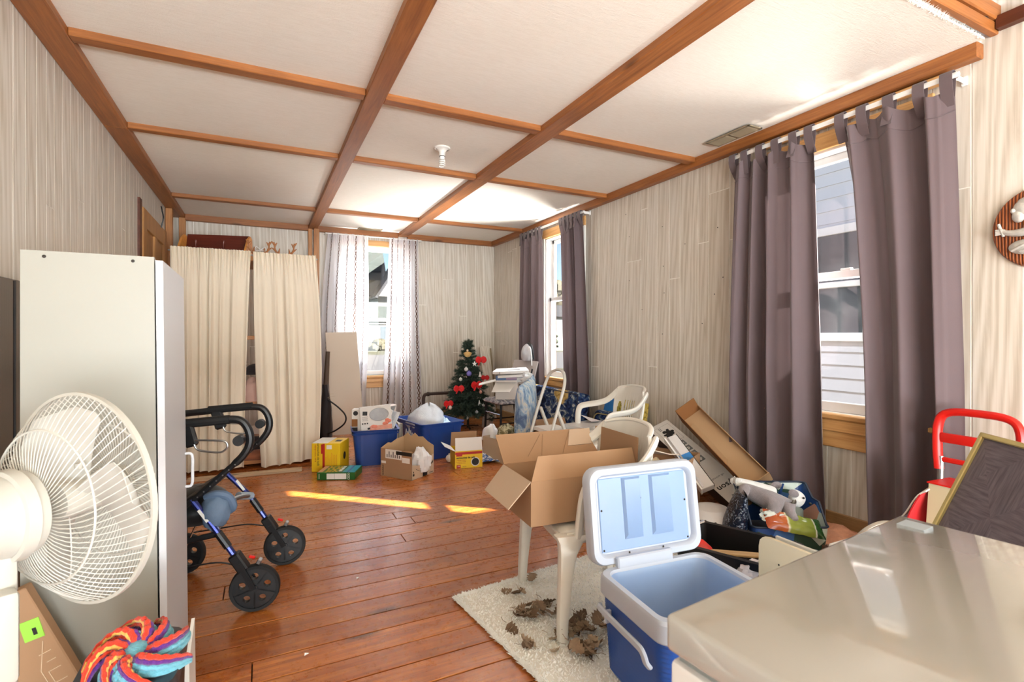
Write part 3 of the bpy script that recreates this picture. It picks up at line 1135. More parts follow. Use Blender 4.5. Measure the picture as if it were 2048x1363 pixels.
G1 = 'brown tab-top curtains'
curtain('brown_curtain', 'long brown tab-top curtain at the near window, hem rumpled behind the carton tray', G1, M_BROWN, 'y', 2.965, (2.53, 1.955), (2.59, 1.885), 2.385, 0.10, 4.3, 0.048, 5, tabs=5, rod_z=2.425, mid=(0.02, 0.0))
curtain('brown_curtain', 'long dark brown tab-top curtain hanging behind the red trolley', G1, M_BROWN, 'y', 2.965, (1.80, 1.262), (1.665, 1.215), 2.385, 0.10, 2.7, 0.056, 22, tabs=4, rod_z=2.425, mid=(-0.03, 0.0), ret=0.16)
curtain('brown_curtain', 'brown curtain nearest the room corner, behind the clear drawstring bag', G1, M_BROWN, 'y', 2.985, (5.80, 5.285), (5.86, 5.26), 2.43, 0.12, 4.6, 0.034, 9, tabs=5, rod_z=2.468, nu=80)
curtain('brown_curtain', 'brown curtain at the far window, above the flowered sofa cushion', G1, M_BROWN, 'y', 2.985, (4.845, 4.455), (4.74, 4.32), 2.43, 0.12, 4.3, 0.036, 13, tabs=5, rod_z=2.468, nu=80)
G2 = 'sheer curtains'
curtain('sheer_curtain', 'white sheer curtain with brown chain stripes, behind the leaning beige board', G2, M_SHEER, 'x', 6.79, (0.755, 1.245), (0.70, 1.19), 2.49, 0.06, 6.5, 0.030, 31, nu=120, gather=0.4, mid=(-0.05, 0.03))
curtain('sheer_curtain', 'white sheer curtain with brown chain stripes, nearest the small tree', G2, M_SHEER, 'x', 6.79, (1.525, 1.915), (1.42, 1.99), 2.49, 0.06, 6.0, 0.030, 37, nu=120, gather=0.4, mid=(0.02, -0.02))
G3 = 'cream closet curtains'
curtain('cream_curtain', 'cream closet curtain behind the walker, gathered on its rod', G3, M_CREAM, 'x', 5.04, (-0.68, -0.082), (-0.66, -0.142), 1.93, 0.035, 6.3, 0.026, 41, nu=260, gather=0.8, hem=0.006)
curtain('cream_curtain', 'cream closet curtain ending beside the taller yellow carton', G3, M_CREAM, 'x', 5.04, (-0.070, 0.452), (-0.012, 0.475), 1.925, 0.03, 4.6, 0.030, 44, nu=260, gather=0.8, hem=0.012, mid=(-0.02, 0.035))


def rod(y0, y1, z, label, x=2.965):
    t = thing('curtain_rod', label, 'curtain rod', (0, 0, 0), group='white curtain rods')
    pts = smooth_path([(XR - 0.002, y0, z), (x + 0.03, y0, z), (x, y0 + 0.03, z), (x, (y0 + y1) / 2, z), (x, y1 - 0.03, z), (x + 0.03, y1, z), (XR - 0.002, y1, z)], 4)
    MB().tube(pts, 0.011, 8, flat=(0.45, 1.25)).build('rail', M_PVC, t)
    for y in (y0, y1):
        MB().bx(XR - 0.012, XR - 0.001, y - 0.012, y + 0.012, z - 0.022, z + 0.022, 0.002).build('bracket', M_PVC, t)


rod(1.262, 2.545, 2.425, 'flat white rod carrying the two near brown curtains')
rod(4.43, 5.83, 2.468, 'flat white rod carrying the two far brown curtains', 2.985)
t = thing('curtain_rod', 'white rod carrying the sheer curtains over the end window', 'curtain rod', (0, 0, 0), group='white curtain rods')
MB().tube([(0.72, YB - 0.002, 2.478), (0.72, 6.79, 2.478), (1.96, 6.79, 2.478), (1.96, YB - 0.002, 2.478)], 0.008, 8).build('rail', M_PVC, t)
t = thing('curtain_rod', 'thin rod in the gathered header of the cream closet curtains', 'curtain rod', (0, 0, 0))
MB().tube([(-0.70, 5.075, 1.900), (0.47, 5.075, 1.896)], 0.007, 8).build('rail', M_STEEL, t)

# ---- open closet shelving behind the cream curtains
M_CLOSET = wood('closet_pine', (168, 104, 50), (214, 152, 92), 0.5, 0)
t = thing('closet_shelving', 'pine closet shelving hidden behind the cream curtains', 'shelving', (-0.10, 5.5, 0))
for x in (-0.57, 0.53):
    for y in (-0.36, 0.30):
        MB().bx(x - 0.02, x + 0.02, y - 0.02, y + 0.02, 0, 1.86).build('post', M_CLOSET, t)
for z in (0.03, 0.56, 1.15, 1.86):
    MB().bx(-0.60, 0.56, -0.35, 0.34, z, z + 0.035, 0.003).build('shelf', M_CLOSET, t)
sill = thing('floor_strip', 'loose wooden strip on the floor along the cream curtains', 'wood strip', (-0.11, 4.86, 0))
MB().box((0, 0, 0.012), (0.86, 0.075, 0.024), (0, 0, -0.035), bev=0.003).build('strip', wood('bleached_strip', (176, 146, 112), (214, 188, 156), 0.6, 0), sill)
for i, (x, y, z, s, c, lab) in enumerate(((-0.06, 5.2, 0.595, (0.10, 0.09, 0.13), (206, 168, 156), 'pink folded cloth on the closet shelf, in the gap of the cream curtains'),
                                          (-0.05, 5.25, 0.83, (0.09, 0.08, 0.06), (58, 52, 54), 'dark cloth bundle lying on the pink cloth in the closet'),
                                          (-0.05, 5.22, 0.065, (0.16, 0.10, 0.05), (150, 92, 66), 'brown cloth heap on the closet floor'),
                                          (-0.03, 5.30, 0.14, (0.10, 0.08, 0.07), (54, 46, 48), 'dark bag on the closet floor behind the brown cloth'))):
    m = MB()
    crumple(m, (0, 0, s[2] * 0.55), s, 0.3, i + 2)
    tag(m.build('folded_cloth', cloth('closet_cloth_%d' % i, c, 0), None, 60, loc=(x, y, z)), lab, 'cloth', 'cloths in the closet')
# red-brown trough rack and antlers on the closet top
M_MAHOG = wood('mahogany_stain', (70, 22, 14), (112, 44, 26), 0.35, 0, knots=False)
t = thing('trough_rack', 'red-brown wooden trough rack with orange end board, on top of the closet', 'rack', (-0.39, 5.5, 1.897), rad(-14))
MB().box((0.0, 0.08, 0.125), (0.54, 0.016, 0.25), (-0.25, 0, 0), 0.003).build('back_board', M_MAHOG, t)
MB().bx(-0.27, 0.27, -0.08, 0.08, 0, 0.014, 0.002).build('bottom_board', M_MAHOG, t)
MB().box((0, -0.085, 0.045), (0.54, 0.014, 0.09), (0.2, 0, 0), 0.003).build('front_board', M_MAHOG, t)
ol = [(-0.10, 0), (0.12, 0), (0.13, 0.12), (0.115, 0.215), (0.06, 0.235), (0.0, 0.20), (-0.06, 0.12), (-0.10, 0.06)]
me = MB().prism(ol, 0.018).mesh('end_board', wood('orange_end_board', (190, 118, 50), (226, 158, 80), 0.4, 2, knots=False))
for x in (-0.288, 0.272):
    o = put('end_board', me, t)
    o.matrix_local = MX(((0, 0, 1, x), (1, 0, 0, 0), (0, 1, 0, 0), (0, 0, 0, 1)))
for x in (-0.13, 0.10):
    MB().lathe([(0, 0.09), (0.007, 0.09), (0.006, 0.13), (0.013, 0.145), (0.012, 0.16), (0, 0.165)], 10, MX.Translation((x, -0.088, 0))).build('peg', M_MAHOG, t)
M_ANTLER = plain('antler', (160, 104, 62), 0.6, var=0.35, scale=30)
for i, (x, lab, bow) in enumerate(((-0.02, 'antler pair with a white bow, on the closet beside the trough rack', 1), (0.195, 'plain antler pair on the closet top near the post', 0))):
    t = thing('antler_mount', lab, 'antlers', (x, 5.34, 1.897), group='antlers on the closet')
    t.scale = (1.25, 1.25, 1.15)
    MB().lathe([(0, 0), (0.035, 0), (0.032, 0.02), (0.012, 0.045), (0, 0.048)], 12).build('base', M_ANTLER, t)
    for s in (-1, 1):
        m = MB()
        m.tube(smooth_path([(s * 0.008, 0, 0.03), (s * 0.035, 0, 0.05), (s * 0.062, -0.01, 0.085), (s * 0.07, -0.02, 0.15)], 4), [0.014 * (1 - i_ / 16) for i_ in range(13)], 7)
        for a, b in (((s * 0.04, 0, 0.055), (s * 0.032, -0.02, 0.10)), ((s * 0.058, -0.008, 0.08), (s * 0.088, -0.01, 0.105)), ((s * 0.068, -0.015, 0.115), (s * 0.05, -0.02, 0.145)), ((s * 0.069, -0.017, 0.13), (s * 0.088, -0.02, 0.155))):
            m.tube([a, b], [0.010, 0.003], 6)
        m.build('antler', M_ANTLER, t)
    if bow:
        m = MB()
        for s in (-1, 1):
            m.tube(smooth_path([(0.01, -0.02, 0.075), (0.01 + s * 0.03, -0.03, 0.10), (0.01 + s * 0.035, -0.03, 0.07), (0.01, -0.02, 0.075)], 4), 0.006, 5, flat=(1.6, 0.4))
        m.build('bow', M_PAPER, t)

# ============================================================ LEFT FOREGROUND
# ---- white laminate storage cabinet
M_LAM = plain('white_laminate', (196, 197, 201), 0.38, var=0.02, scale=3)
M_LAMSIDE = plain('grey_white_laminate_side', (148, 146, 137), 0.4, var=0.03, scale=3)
t = thing('storage_cabinet', 'tall white laminate cabinet beside the walker, door slightly ajar', 'cabinet', (-0.42, 2.02, 0))
x0, x1, y0, y1 = -0.154, 0.140, -0.233, 0.205
m = MB()
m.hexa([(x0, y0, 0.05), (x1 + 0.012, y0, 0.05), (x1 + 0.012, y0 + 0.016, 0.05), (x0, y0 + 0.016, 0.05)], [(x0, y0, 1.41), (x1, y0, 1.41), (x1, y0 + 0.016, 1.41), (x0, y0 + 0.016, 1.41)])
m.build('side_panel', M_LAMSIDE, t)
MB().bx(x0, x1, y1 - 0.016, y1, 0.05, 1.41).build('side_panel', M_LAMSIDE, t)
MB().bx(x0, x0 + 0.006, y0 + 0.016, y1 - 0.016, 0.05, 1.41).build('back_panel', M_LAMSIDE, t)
for z in (0.05, 0.50, 0.95, 1.392):
    MB().bx(x0 + 0.006, x1 - 0.004, y0 + 0.016, y1 - 0.016, z, z + 0.016).build('shelf', M_LAM, t)
MB().bx(x0, x1 - 0.03, y0 + 0.004, y1 - 0.004, 0.0, 0.05).build('plinth', M_LAM, t)
m = MB()
m.hexa([(x1 + 0.018, y0 - 0.004, 0.055), (x1 + 0.036, y0 - 0.004, 0.055), (x1 + 0.036, y1 + 0.002, 0.055), (x1 + 0.018, y1 + 0.002, 0.055)],
       [(x1 + 0.004, y0 - 0.004, 1.400), (x1 + 0.022, y0 - 0.004, 1.400), (x1 + 0.022, y1 + 0.002, 1.392), (x1 + 0.004, y1 + 0.002, 1.392)])
d = m.build('door', M_LAM, t)
MB().tube(smooth_path([(x1 + 0.030, 0.185, 0.63), (x1 + 0.050, 0.185, 0.635), (x1 + 0.052, 0.185, 0.69), (x1 + 0.050, 0.185, 0.745), (x1 + 0.026, 0.185, 0.75)], 4), 0.005, 8).build('handle', plain('clear_grey_plastic', (206, 208, 212), 0.2), d)
m = MB()
for y in (-0.15, 0.02, 0.17):
    pass
for xx, zz in ((-0.105, 1.395), (0.09, 1.395)):
    m.ball((xx, y0 - 0.001, zz), (0.0045, 0.002, 0.0045), 8, 5)
m.build('screw', M_SCREW, t)

# white kick board leaning at its foot
t = thing('kick_board', 'small white board offcut standing at the foot of the white cabinet', 'board', (-0.212, 1.952, 0))
MB().hexa([(-0.014, -0.085, 0.0), (0.012, -0.085, 0.0), (0.014, 0.055, 0.0), (-0.010, 0.055, 0.0)], [(0.0, -0.085, 0.17), (0.010, -0.085, 0.17), (0.012, 0.045, 0.24), (0.002, 0.045, 0.24)]).build('board', M_WHITE, t)

# dark folded door leaning on the left wall behind the cabinet
t = thing('dark_panel_door', 'dark glossy wooden door leaning on the pale wall behind the white cabinet', 'door panel', (-0.875, 2.56, 0))
mdk = wood('dark_glossy_veneer', (34, 16, 10), (66, 34, 22), 0.18, 2, knots=False)
MB().box((0, 0, 0.70), (0.035, 0.76, 1.40), bev=0.004).build('panel', mdk, t)
for y in (-0.19, 0.06):
    MB().box((0.019, y, 0.70), (0.004, 0.008, 1.39)).build('groove', M_INK, t)

# ---- pedestal fan, seen from behind its motor
M_FAN = plain('fan_white_plastic', (184, 181, 172), 0.35, var=0.03)
M_WIRE = plain('fan_white_wire', (196, 194, 186), 0.4, var=0.03)
t = thing('pedestal_fan', 'white pedestal fan in front of the white cabinet, its back to the viewer', 'fan', (-0.41, 1.268, 0))
ax = V((0.70, 0.714, -0.10)).normalized()
C = V((0.080, 0.040, 0.856))
hx = frame(C, V((0, 0, 1)).cross(ax), V((0, 0, 1)))          # local z = blowing direction
RG = 0.207
if hx.to_3x3() @ V((0, 0, 1)) @ ax < 0:
    hx = frame(C, ax.cross(V((0, 0, 1))), V((0, 0, 1)))


def guard(name, depth, hub_r, hub_z, nsp, twist, rings):
    m = MB(hx)
    for i in range(nsp):
        pts = []
        for j in range(9):
            s = j / 8
            r_ = lerp(hub_r, RG, s)
            a = 2 * PI * i / nsp + twist * (1 - s)
            z = depth * (1 - s ** 2.6) if j < 8 else 0
            pts.append((r_ * math.cos(a), r_ * math.sin(a), z))
        m.tube(pts, 0.00095, 4)
    for s in rings:
        r_ = lerp(hub_r, RG, s)
        m.tube([(r_ * math.cos(2 * PI * k / 48), r_ * math.sin(2 * PI * k / 48), depth * (1 - s ** 2.6) - 0.002) for k in range(48)], 0.0022, 5, closed=True)
    return m.build(name, M_WIRE, t)


guard('rear_guard', -0.085, 0.045, -0.085, 76, 0.5, (0.0, 0.62))
guard('front_guard', 0.075, 0.030, 0.075, 76, -0.25, (0.0, 0.60))
MB(hx).lathe([(RG - 0.002, -0.005), (RG + 0.004, -0.005), (RG + 0.004, 0.005), (RG - 0.002, 0.005), (RG - 0.002, -0.005)], 64).build('guard_rim', M_FAN, t)
for a in (0.25,):
    MB(hx @ MX.Rotation(a, 4, 'Z')).bx(RG - 0.002, RG + 0.007, -0.008, 0.008, -0.008, 0.008, 0.002).build('rim_clip', M_FAN, t)
MB(hx).lathe([(0, 0.072), (0.046, 0.072), (0.048, 0.080), (0.03, 0.086), (0, 0.087)], 28).build('badge_cap', M_FAN, t)
MB(hx).lathe([(0, 0.04), (0.03, 0.035), (0.034, 0.0), (0.034, -0.04), (0, -0.045)], 24).build('hub', plain('fan_grey_hub', (196, 192, 182), 0.5), t)
for i in range(3):
    a0 = 2 * PI * i / 3 + 0.9

    def bl(u, v, a0=a0):
        r_ = lerp(0.03, 0.182, v)
        half = lerp(0.60, 0.66, v) * (1 - 0.35 * max(0, v - 0.75) ** 2 * 16 * 0.5)
        if v > 0.82:
            half *= math.sqrt(max(0.05, 1 - ((v - 0.82) / 0.19) ** 2))
        a = a0 + (u - 0.5) * 2 * half + 0.25 * v
        return (r_ * math.cos(a), r_ * math.sin(a), -0.022 + 0.044 * u + 0.006 * math.sin(PI * u))
    MB(hx).shell(bl, 10, 12, 0.002).build('blade', plain('fan_blade', (192, 189, 182), 0.3, var=0.02), t)
mt = MB(hx)
mt.lathe([(0, -0.295), (0.035, -0.294), (0.058, -0.285), (0.068, -0.262), (0.070, -0.15), (0.074, -0.128), (0.079, -0.108), (0.076, -0.090), (0.06, -0.083), (0, -0.08)], 30)
mo = mt.build('motor_housing', M_FAN, t)
MB(hx).lathe([(0.0745, -0.128), (0.082, -0.126), (0.084, -0.108), (0.078, -0.106)], 30).build('collar_ring', M_FAN, mo)
m = MB(hx)
for i in range(14):
    a = -0.5 + i * 0.075
    m.box((0.0805 * math.cos(a), 0.0805 * math.sin(a), -0.1), (0.004, 0.0025, 0.014), (0, 0, a))
m.build('cooling_slot', M_BLACK, mo)
MB(hx).lathe([(0.0, -0.19), (0.008, -0.19), (0.009, -0.20), (0, -0.202)], 10, MX.Translation((0, 0.058, 0)) @ MX.Rotation(PI / 2, 4, 'X') @ MX.Translation((0, 0, 0.19))).build('swing_knob', M_FAN, mo)
top = hx @ V((0, 0, -0.135))
nk = MB()
nk.box((top.x, top.y, top.z - 0.09), (0.055, 0.06, 0.10), (0, 0, 0.55), 0.012, 2)
nk.build('tilt_bracket', M_FAN, t)
MB().lathe([(0.021, 0.0), (0.021, 0.745)], 18, MX.Translation((top.x, top.y, 0.04))).build('pole', M_WHITE, t)
MB().lathe([(0.026, 0.44), (0.031, 0.445), (0.031, 0.60), (0.026, 0.66), (0.022, 0.67)], 18, MX.Translation((top.x, top.y, 0.0))).build('height_collar', M_FAN, t)
MB().box((top.x + 0.012, top.y - 0.035, 0.66), (0.06, 0.05, 0.16), (0, 0, 0.5), 0.01, 2).build('control_box', M_FAN, t)
m = MB()
for a in (0.4, 0.4 + PI / 2):
    c_, s_ = math.cos(a), math.sin(a)
    m.bar((top.x - 0.2 * c_, top.y - 0.2 * s_, 0.018), (top.x + 0.2 * c_, top.y + 0.2 * s_, 0.018), 0.05, 0.03, bev=0.006)
m.build('cross_base', M_FAN, t)

# ---- carton leaning in front of the cabinet, with green sticker
t = thing('leaning_carton', 'brown carton with a green sticker, tipped against the white cabinet below the fan', 'box', (-0.475, 1.70, 0), rot=(0, 0, 0))
tl = MX.Translation((0, 0, 0.245)) @ MX.Rotation(rad(-23), 4, 'Y')
MB(tl).box((-0.09, 0.02, 0.02), (0.30, 0.04, 0.56), bev=0.003).build('carton', M_CARD, t)
MB(tl).box((0.030, -0.001, 0.194), (0.040, 0.002, 0.052), (0, 0.15, 0)).build('green_sticker', plain('green_sticker', (150, 212, 70), 0.5), t)
MB(tl).box((0.034, -0.0025, 0.188), (0.008, 0.001, 0.018), (0, 0.15, 0)).build('sticker_print', M_INK, t)
m = MB(tl)
for a, b in (((0.045, 0.20), (0.012, 0.13)), ((0.012, 0.13), (0.012, -0.02)), ((0.012, -0.02), (0.03, -0.05)), ((0.03, -0.05), (0.055, -0.05)), ((0.024, 0.12), (0.05, 0.12)), ((0.024, 0.085), (0.05, 0.085)), ((0.024, 0.12), (0.024, 0.0)),
             ((0.036, 0.06), (0.052, 0.06)), ((0.036, 0.06), (0.036, -0.03)), ((0.036, 0.015), (0.052, 0.015)), ((0.024, 0.17), (0.05, 0.17)), ((0.03, 0.145), (0.05, 0.145)), ((0.036, -0.03), (0.054, -0.03))):
    m.bar((a[0] - 0.008, -0.0006, a[1] - 0.045), (b[0] - 0.008, -0.0006, b[1] - 0.045), 0.0035, 0.0015)
m.build('printed_logo', plain('pale_print', (214, 190, 160), 0.7), t)
MB(tl).sheet([(-0.16, -0.006, 0.12), (-0.05, -0.006, 0.05), (0.02, -0.006, -0.24), (-0.2, -0.006, -0.24)], 0.004).build('inner_flap', M_CARD_PALE, t)

# ---- black bin with a crocheted star on it
t = thing('black_bin', 'black plastic bin in front of the white cabinet, carrying the crochet', 'bin', (-0.262, 1.40, 0.0))
o_ = rrect(0.17, 0.26, 0.06)
o2 = rrect(0.19, 0.285, 0.07)
m = MB()
m.hexa([(x, y, 0) for x, y in o_], [(x, y, 0.425) for x, y in o2])
m.build('body', M_BLACK, t)
m = MB()
o3 = rrect(0.20, 0.298, 0.075)
m.hexa([(x, y, 0.425) for x, y in o3], [(x * 0.97, y * 0.97, 0.448) for x, y in o3])
m.build('lid', plain('dark_grey_plastic', (52, 54, 60), 0.3), t)
yarn = [plain('yarn_' + n, c, 0.95, var=0.3, scale=140, bump=0.9, bscale=260, spec=0.1, sheen=0.3) for n, c in (('light_blue', (112, 184, 204)), ('purple', (98, 48, 132)), ('red', (214, 62, 40)), ('yellow', (232, 176, 88)))]
t = thing('crochet_star', 'crocheted star potholder with striped swirling arms, draped over the black bin', 'potholder', (-0.245, 1.375, 0.470), rot=(rad(20), rad(-4), rad(10)))
t.scale = (0.86, 0.86, 0.95)
m = MB()
m.ball((0, 0, 0.018), (0.042, 0.042, 0.016), 16, 8)
m.build('centre', yarn[0], t)
for i in range(8):
    a0 = 2 * PI * i / 8
    L = 0.125 if i % 2 else 0.118
    m = MB()
    for k, (mi, off, h, rr_) in enumerate(((0, -0.022, 0.006, 0.012), (0, -0.013, 0.014, 0.009), (1, -0.005, 0.021, 0.009), (2, 0.004, 0.026, 0.0085), (3, 0.0125, 0.024, 0.0062), (2, 0.018, 0.017, 0.006), (1, 0.021, 0.008, 0.008))):
        pts, rad_ = [], []
        for j in range(15):
            s = j / 14
            r_ = 0.026 + (L - 0.026) * s
            a = a0 + 1.25 * s ** 1.3
            rx, ry = math.cos(a), math.sin(a)
            w = (1 - s * 0.75)
            bob = 0.0016 * (1 if j % 2 else -1)
            pts.append((rx * r_ - ry * off * w, ry * r_ + rx * off * w, h * (0.5 + 1.2 * math.sin(PI * min(1, s * 1.02)) ** 0.6) + bob - 0.035 * s * s + 0.008))
            rad_.append(rr_ * (1 - 0.55 * s) * (1 + 0.16 * (j % 2)))
        m.mi = mi
        m.tube(pts, rad_, 7)
    m.build('arm', yarn, t)

# ---- rollator walker
M_BLUE = plain('dark_blue_metal', (44, 52, 112), 0.28, 0.6, var=0.06)
t = thing('rollator_walker', 'black and blue rollator walker parked between the white cabinet and the cream curtain', 'walker', (-0.025, 2.459, 0), rotz=math.atan2(-0.2326, 0.9726))
# local x = rolling direction, y = away from the viewer


def wheel(x, y, r_, steer):
    T = MX.Translation((x, y, r_)) @ MX.Rotation(steer, 4, 'Z') @ MX.Rotation(PI / 2, 4, 'X')
    m = MB(T)
    m.lathe([(r_ - 0.016, -0.016), (r_ - 0.004, -0.017), (r_, -0.008), (r_, 0.008), (r_ - 0.004, 0.017), (r_ - 0.016, 0.016)], 40)
    w = m.build('wheel', M_RUBBER, t)
    # disc with round cut-outs: ring segments around four holes
    m = MB(T)
    hr, hd_ = 0.0155, 0.052
    nn = 40
    for zf in (-0.010, 0.010):
        for q in range(5):
            a = 2 * PI * q / 5 + 0.3
            # sector of the disc with a hole bored through it
            n2 = 24
            ring = []
            outer = []
            hc = V((hd_ * math.cos(a), hd_ * math.sin(a), zf))
            for j in range(n2):
                b = 2 * PI * j / n2
                d_ = V((math.cos(b), math.sin(b), 0))
                p = hc + d_ * hr
                # walk out to the sector's border
                s = hr
                while s < 0.12:
                    pp = hc + d_ * s
                    rr = math.hypot(pp.x, pp.y)
                    an = (math.atan2(pp.y, pp.x) - a + PI) % (2 * PI) - PI
                    if rr > r_ - 0.014 or abs(an) > PI / 5 or (pp.x * math.cos(a) + pp.y * math.sin(a)) < 0.0:
                        break
                    s += 0.002
                ring.append(m.vv(p))
                outer.append(m.vv(hc + d_ * (s + 0.002)))
            for j in range(n2):
                m.f([ring[j], ring[(j + 1) % n2], outer[(j + 1) % n2], outer[j]])
    m.build('wheel_disc', M_BLACK, w, recalc=False)
    m = MB(T)
    for q in range(5):
        a = 2 * PI * q / 5 + 0.3
        m.lathe([(hr + 0.001, -0.011), (hr - 0.001, -0.011), (hr - 0.001, 0.011), (hr + 0.001, 0.011)], 18, MX.Translation((hd_ * math.cos(a), hd_ * math.sin(a), 0)))
    m.lathe([(0, -0.02), (0.013, -0.02), (0.013, 0.02), (0, 0.02)], 14)
    m.build('wheel_hub', M_BLACK, w)


for y, ds in ((0.0, 0.0), (0.45, 0.0)):
    wheel(0.0 if y == 0 else 0.03, y, 0.1, 0.10 if y == 0 else 0.16)
    wheel(-0.44, y, 0.1, 0.0)
    k = 0.0 if y == 0 else 0.02
    yy = y + (0.0 if y == 0 else -0.02)
    # handle: grip, curved head, down-tube to the seat
    hp = smooth_path([(-0.50, yy, 0.795), (-0.30, yy, 0.812), (-0.19, yy, 0.822), (-0.085, yy, 0.826), (-0.045, yy, 0.81), (-0.022, yy, 0.765), (-0.022, yy, 0.715), (-0.05, yy, 0.665), (-0.10, yy, 0.618), (-0.17, yy, 0.555), (-0.24, yy, 0.492), (-0.36, yy, 0.39), (-0.44, yy, 0.30)], 4)
    hp = [V((p.x + (k - 0.04 if y else 0), p.y, p.z - (0.0 if y == 0 else 0.005))) for p in hp]
    MB().tube(hp, [0.0125 if i > 30 else 0.0165 for i in range(len(hp))], 10).build('handlebar', M_BLACK, t)
    dx = k - 0.04 if y else 0
    MB().tube([(-0.30 + dx, yy, 0.812), (-0.10 + dx, yy, 0.826)], 0.0195, 10).build('grip', M_RUBBER, t)
    MB().box((-0.255 + dx, yy, 0.765), (0.05, 0.03, 0.10), (0, -0.25, 0), 0.008).build('brake_mount', M_BLACK, t)
    MB().tube(smooth_path([(-0.235 + dx, yy - 0.01, 0.745), (-0.17 + dx, yy - 0.012, 0.742), (-0.115 + dx, yy - 0.012, 0.735), (-0.105 + dx, yy - 0.012, 0.710), (-0.13 + dx, yy - 0.012, 0.690), (-0.18 + dx, yy - 0.012, 0.695), (-0.222 + dx, yy - 0.012, 0.708), (-0.235 + dx, yy - 0.01, 0.745)], 4), 0.0042, 7).build('brake_lever', M_STEEL, t)
    MB(MX.Translation((-0.062 + dx, yy - 0.018, 0.735)) @ MX.Rotation(PI / 2, 4, 'X')).lathe([(0, 0), (0.022, 0), (0.022, -0.036), (0, -0.036)], 16).build('fold_joint', M_BLACK, t)
    m = MB()
    for i in range(7):
        m.ball((-0.075 - 0.024 * i + dx, yy - 0.0135, 0.635 - 0.0215 * i), 0.0035, 6, 4)
    m.build('height_pin', M_STEEL, t)
    # blue leg down to the fork
    lg = [(-0.245 + dx * 0.4, y, 0.495), (-0.16 + k, y, 0.372), (-0.085 + k, y, 0.250)]
    MB().tube(lg, 0.0125, 10).build('leg_tube', M_BLUE, t)
    MB().tube([(-0.145 + k, y, 0.347), (-0.105 + k, y, 0.283)], 0.0165, 10).build('leg_sleeve', M_BLACK, t)
    MB().bar((-0.215 + k, y - 0.0135, 0.452), (-0.18 + k, y - 0.0135, 0.40), 0.012, 0.002, up=(0, 1, 0)).build('reflector', M_WHITE, t)
    m = MB()
    m.box((-0.062 + k, y, 0.215), (0.045, 0.05, 0.085), (0, -0.55, 0), 0.006)
    m.build('fork_head', M_BLACK, t)
    for s in (-1, 1):
        MB().bar((-0.055 + k, y + s * 0.024, 0.215), (0.0 + k * 1.5, y + s * 0.024, 0.10), 0.022, 0.006, up=(0, 1, 0)).build('fork', M_BLACK, t)
    MB().box((-0.012 + k, y, 0.232), (0.026, 0.012, 0.012), (0, 0.3, 0), 0.003).build('red_knob', M_RED, t)
    MB().box((0.018 + k, y, 0.212), (0.018, 0.03, 0.022), (0, 0.5, 0), 0.003).build('brake_block', M_STEEL, t)
    MB().tube(smooth_path([(-0.09 + k, y - 0.005, 0.21), (-0.15, y - 0.01, 0.225), (-0.27, y - 0.01, 0.215), (-0.40, y, 0.20)], 4), 0.0035, 6).build('brake_cable', M_BLACK, t)
    MB().bar((-0.44, y, 0.30), (-0.44, y, 0.10), 0.03, 0.03, bev=0.004).build('rear_fork', M_BLACK, t)
MB().box((-0.335, 0.215, 0.437), (0.24, 0.39, 0.03), (0, -0.55, 0), 0.01, 2).build('seat', plain('black_seat_pad', (36, 36, 38), 0.6), t)
m = MB()
crumple(m, (-0.30, 0.215, 0.40), (0.13, 0.17, 0.09), 0.12, 4, 18, 12)
m.build('seat_bag', cloth('black_nylon', (26, 26, 28), 0, 0.5), t, 60)
MB().tube([(-0.50, 0.0, 0.310), (-0.30, 0.0, 0.314), (-0.128, 0.0, 0.345)], 0.009, 8, flat=(0.7, 1.4)).build('side_brace', M_BLACK, t)
MB().tube(smooth_path([(-0.15, 0.0, 0.362), (-0.155, 0.08, 0.372), (-0.165, 0.20, 0.405), (-0.15, 0.32, 0.40), (-0.13, 0.45, 0.365)], 5), 0.0115, 9).build('cross_tube', M_STEEL, t)
MB().tube([(-0.13, 0.45, 0.365), (-0.165, 0.36, 0.395)], 0.019, 9).build('joint_sleeve', plain('pale_blue_grey_plastic', (150, 164, 178), 0.4), t)
MB().tube([(-0.26, 0.1, 0.36), (-0.33, 0.1, 0.20)], 0.004, 6).build('fold_rod', M_CHROME, t)
m = MB()
crumple(m, (-0.165, 0.03, 0.43), (0.055, 0.05, 0.075), 0.18, 8, 18, 12, flat=False)
m.build('pouch', plain('blue_grey_pouch', (96, 116, 140), 0.7, var=0.1, bump=0.3), t, 60)
MB().tube(smooth_path([(-0.20, 0.03, 0.49), (-0.16, 0.02, 0.505), (-0.115, 0.03, 0.49), (-0.10, 0.05, 0.44), (-0.12, 0.06, 0.42)], 4), 0.017, 8).build('pouch_collar', plain('blue_grey_pouch_collar', (90, 110, 136), 0.7), t)
# ============================================================ MIDDLE OF THE ROOM
# ---- white moulded garden chairs
def loft(m, rings):
    vs = [[m.vv(p) for p in r] for r in rings]
    n = len(vs[0])
    for a, b in zip(vs, vs[1:]):
        for i in range(n):
            m.f([a[i], a[(i + 1) % n], b[(i + 1) % n], b[i]])
    m.f(vs[0][::-1])
    m.f(vs[-1])
    return m


def rect_ring(cx_, cy_, z, wx, wy, r=0.3):
    o = rrect(wx, wy, min(wx, wy) * r, 2)
    return [(cx_ + x, cy_ + y, z) for x, y in o]


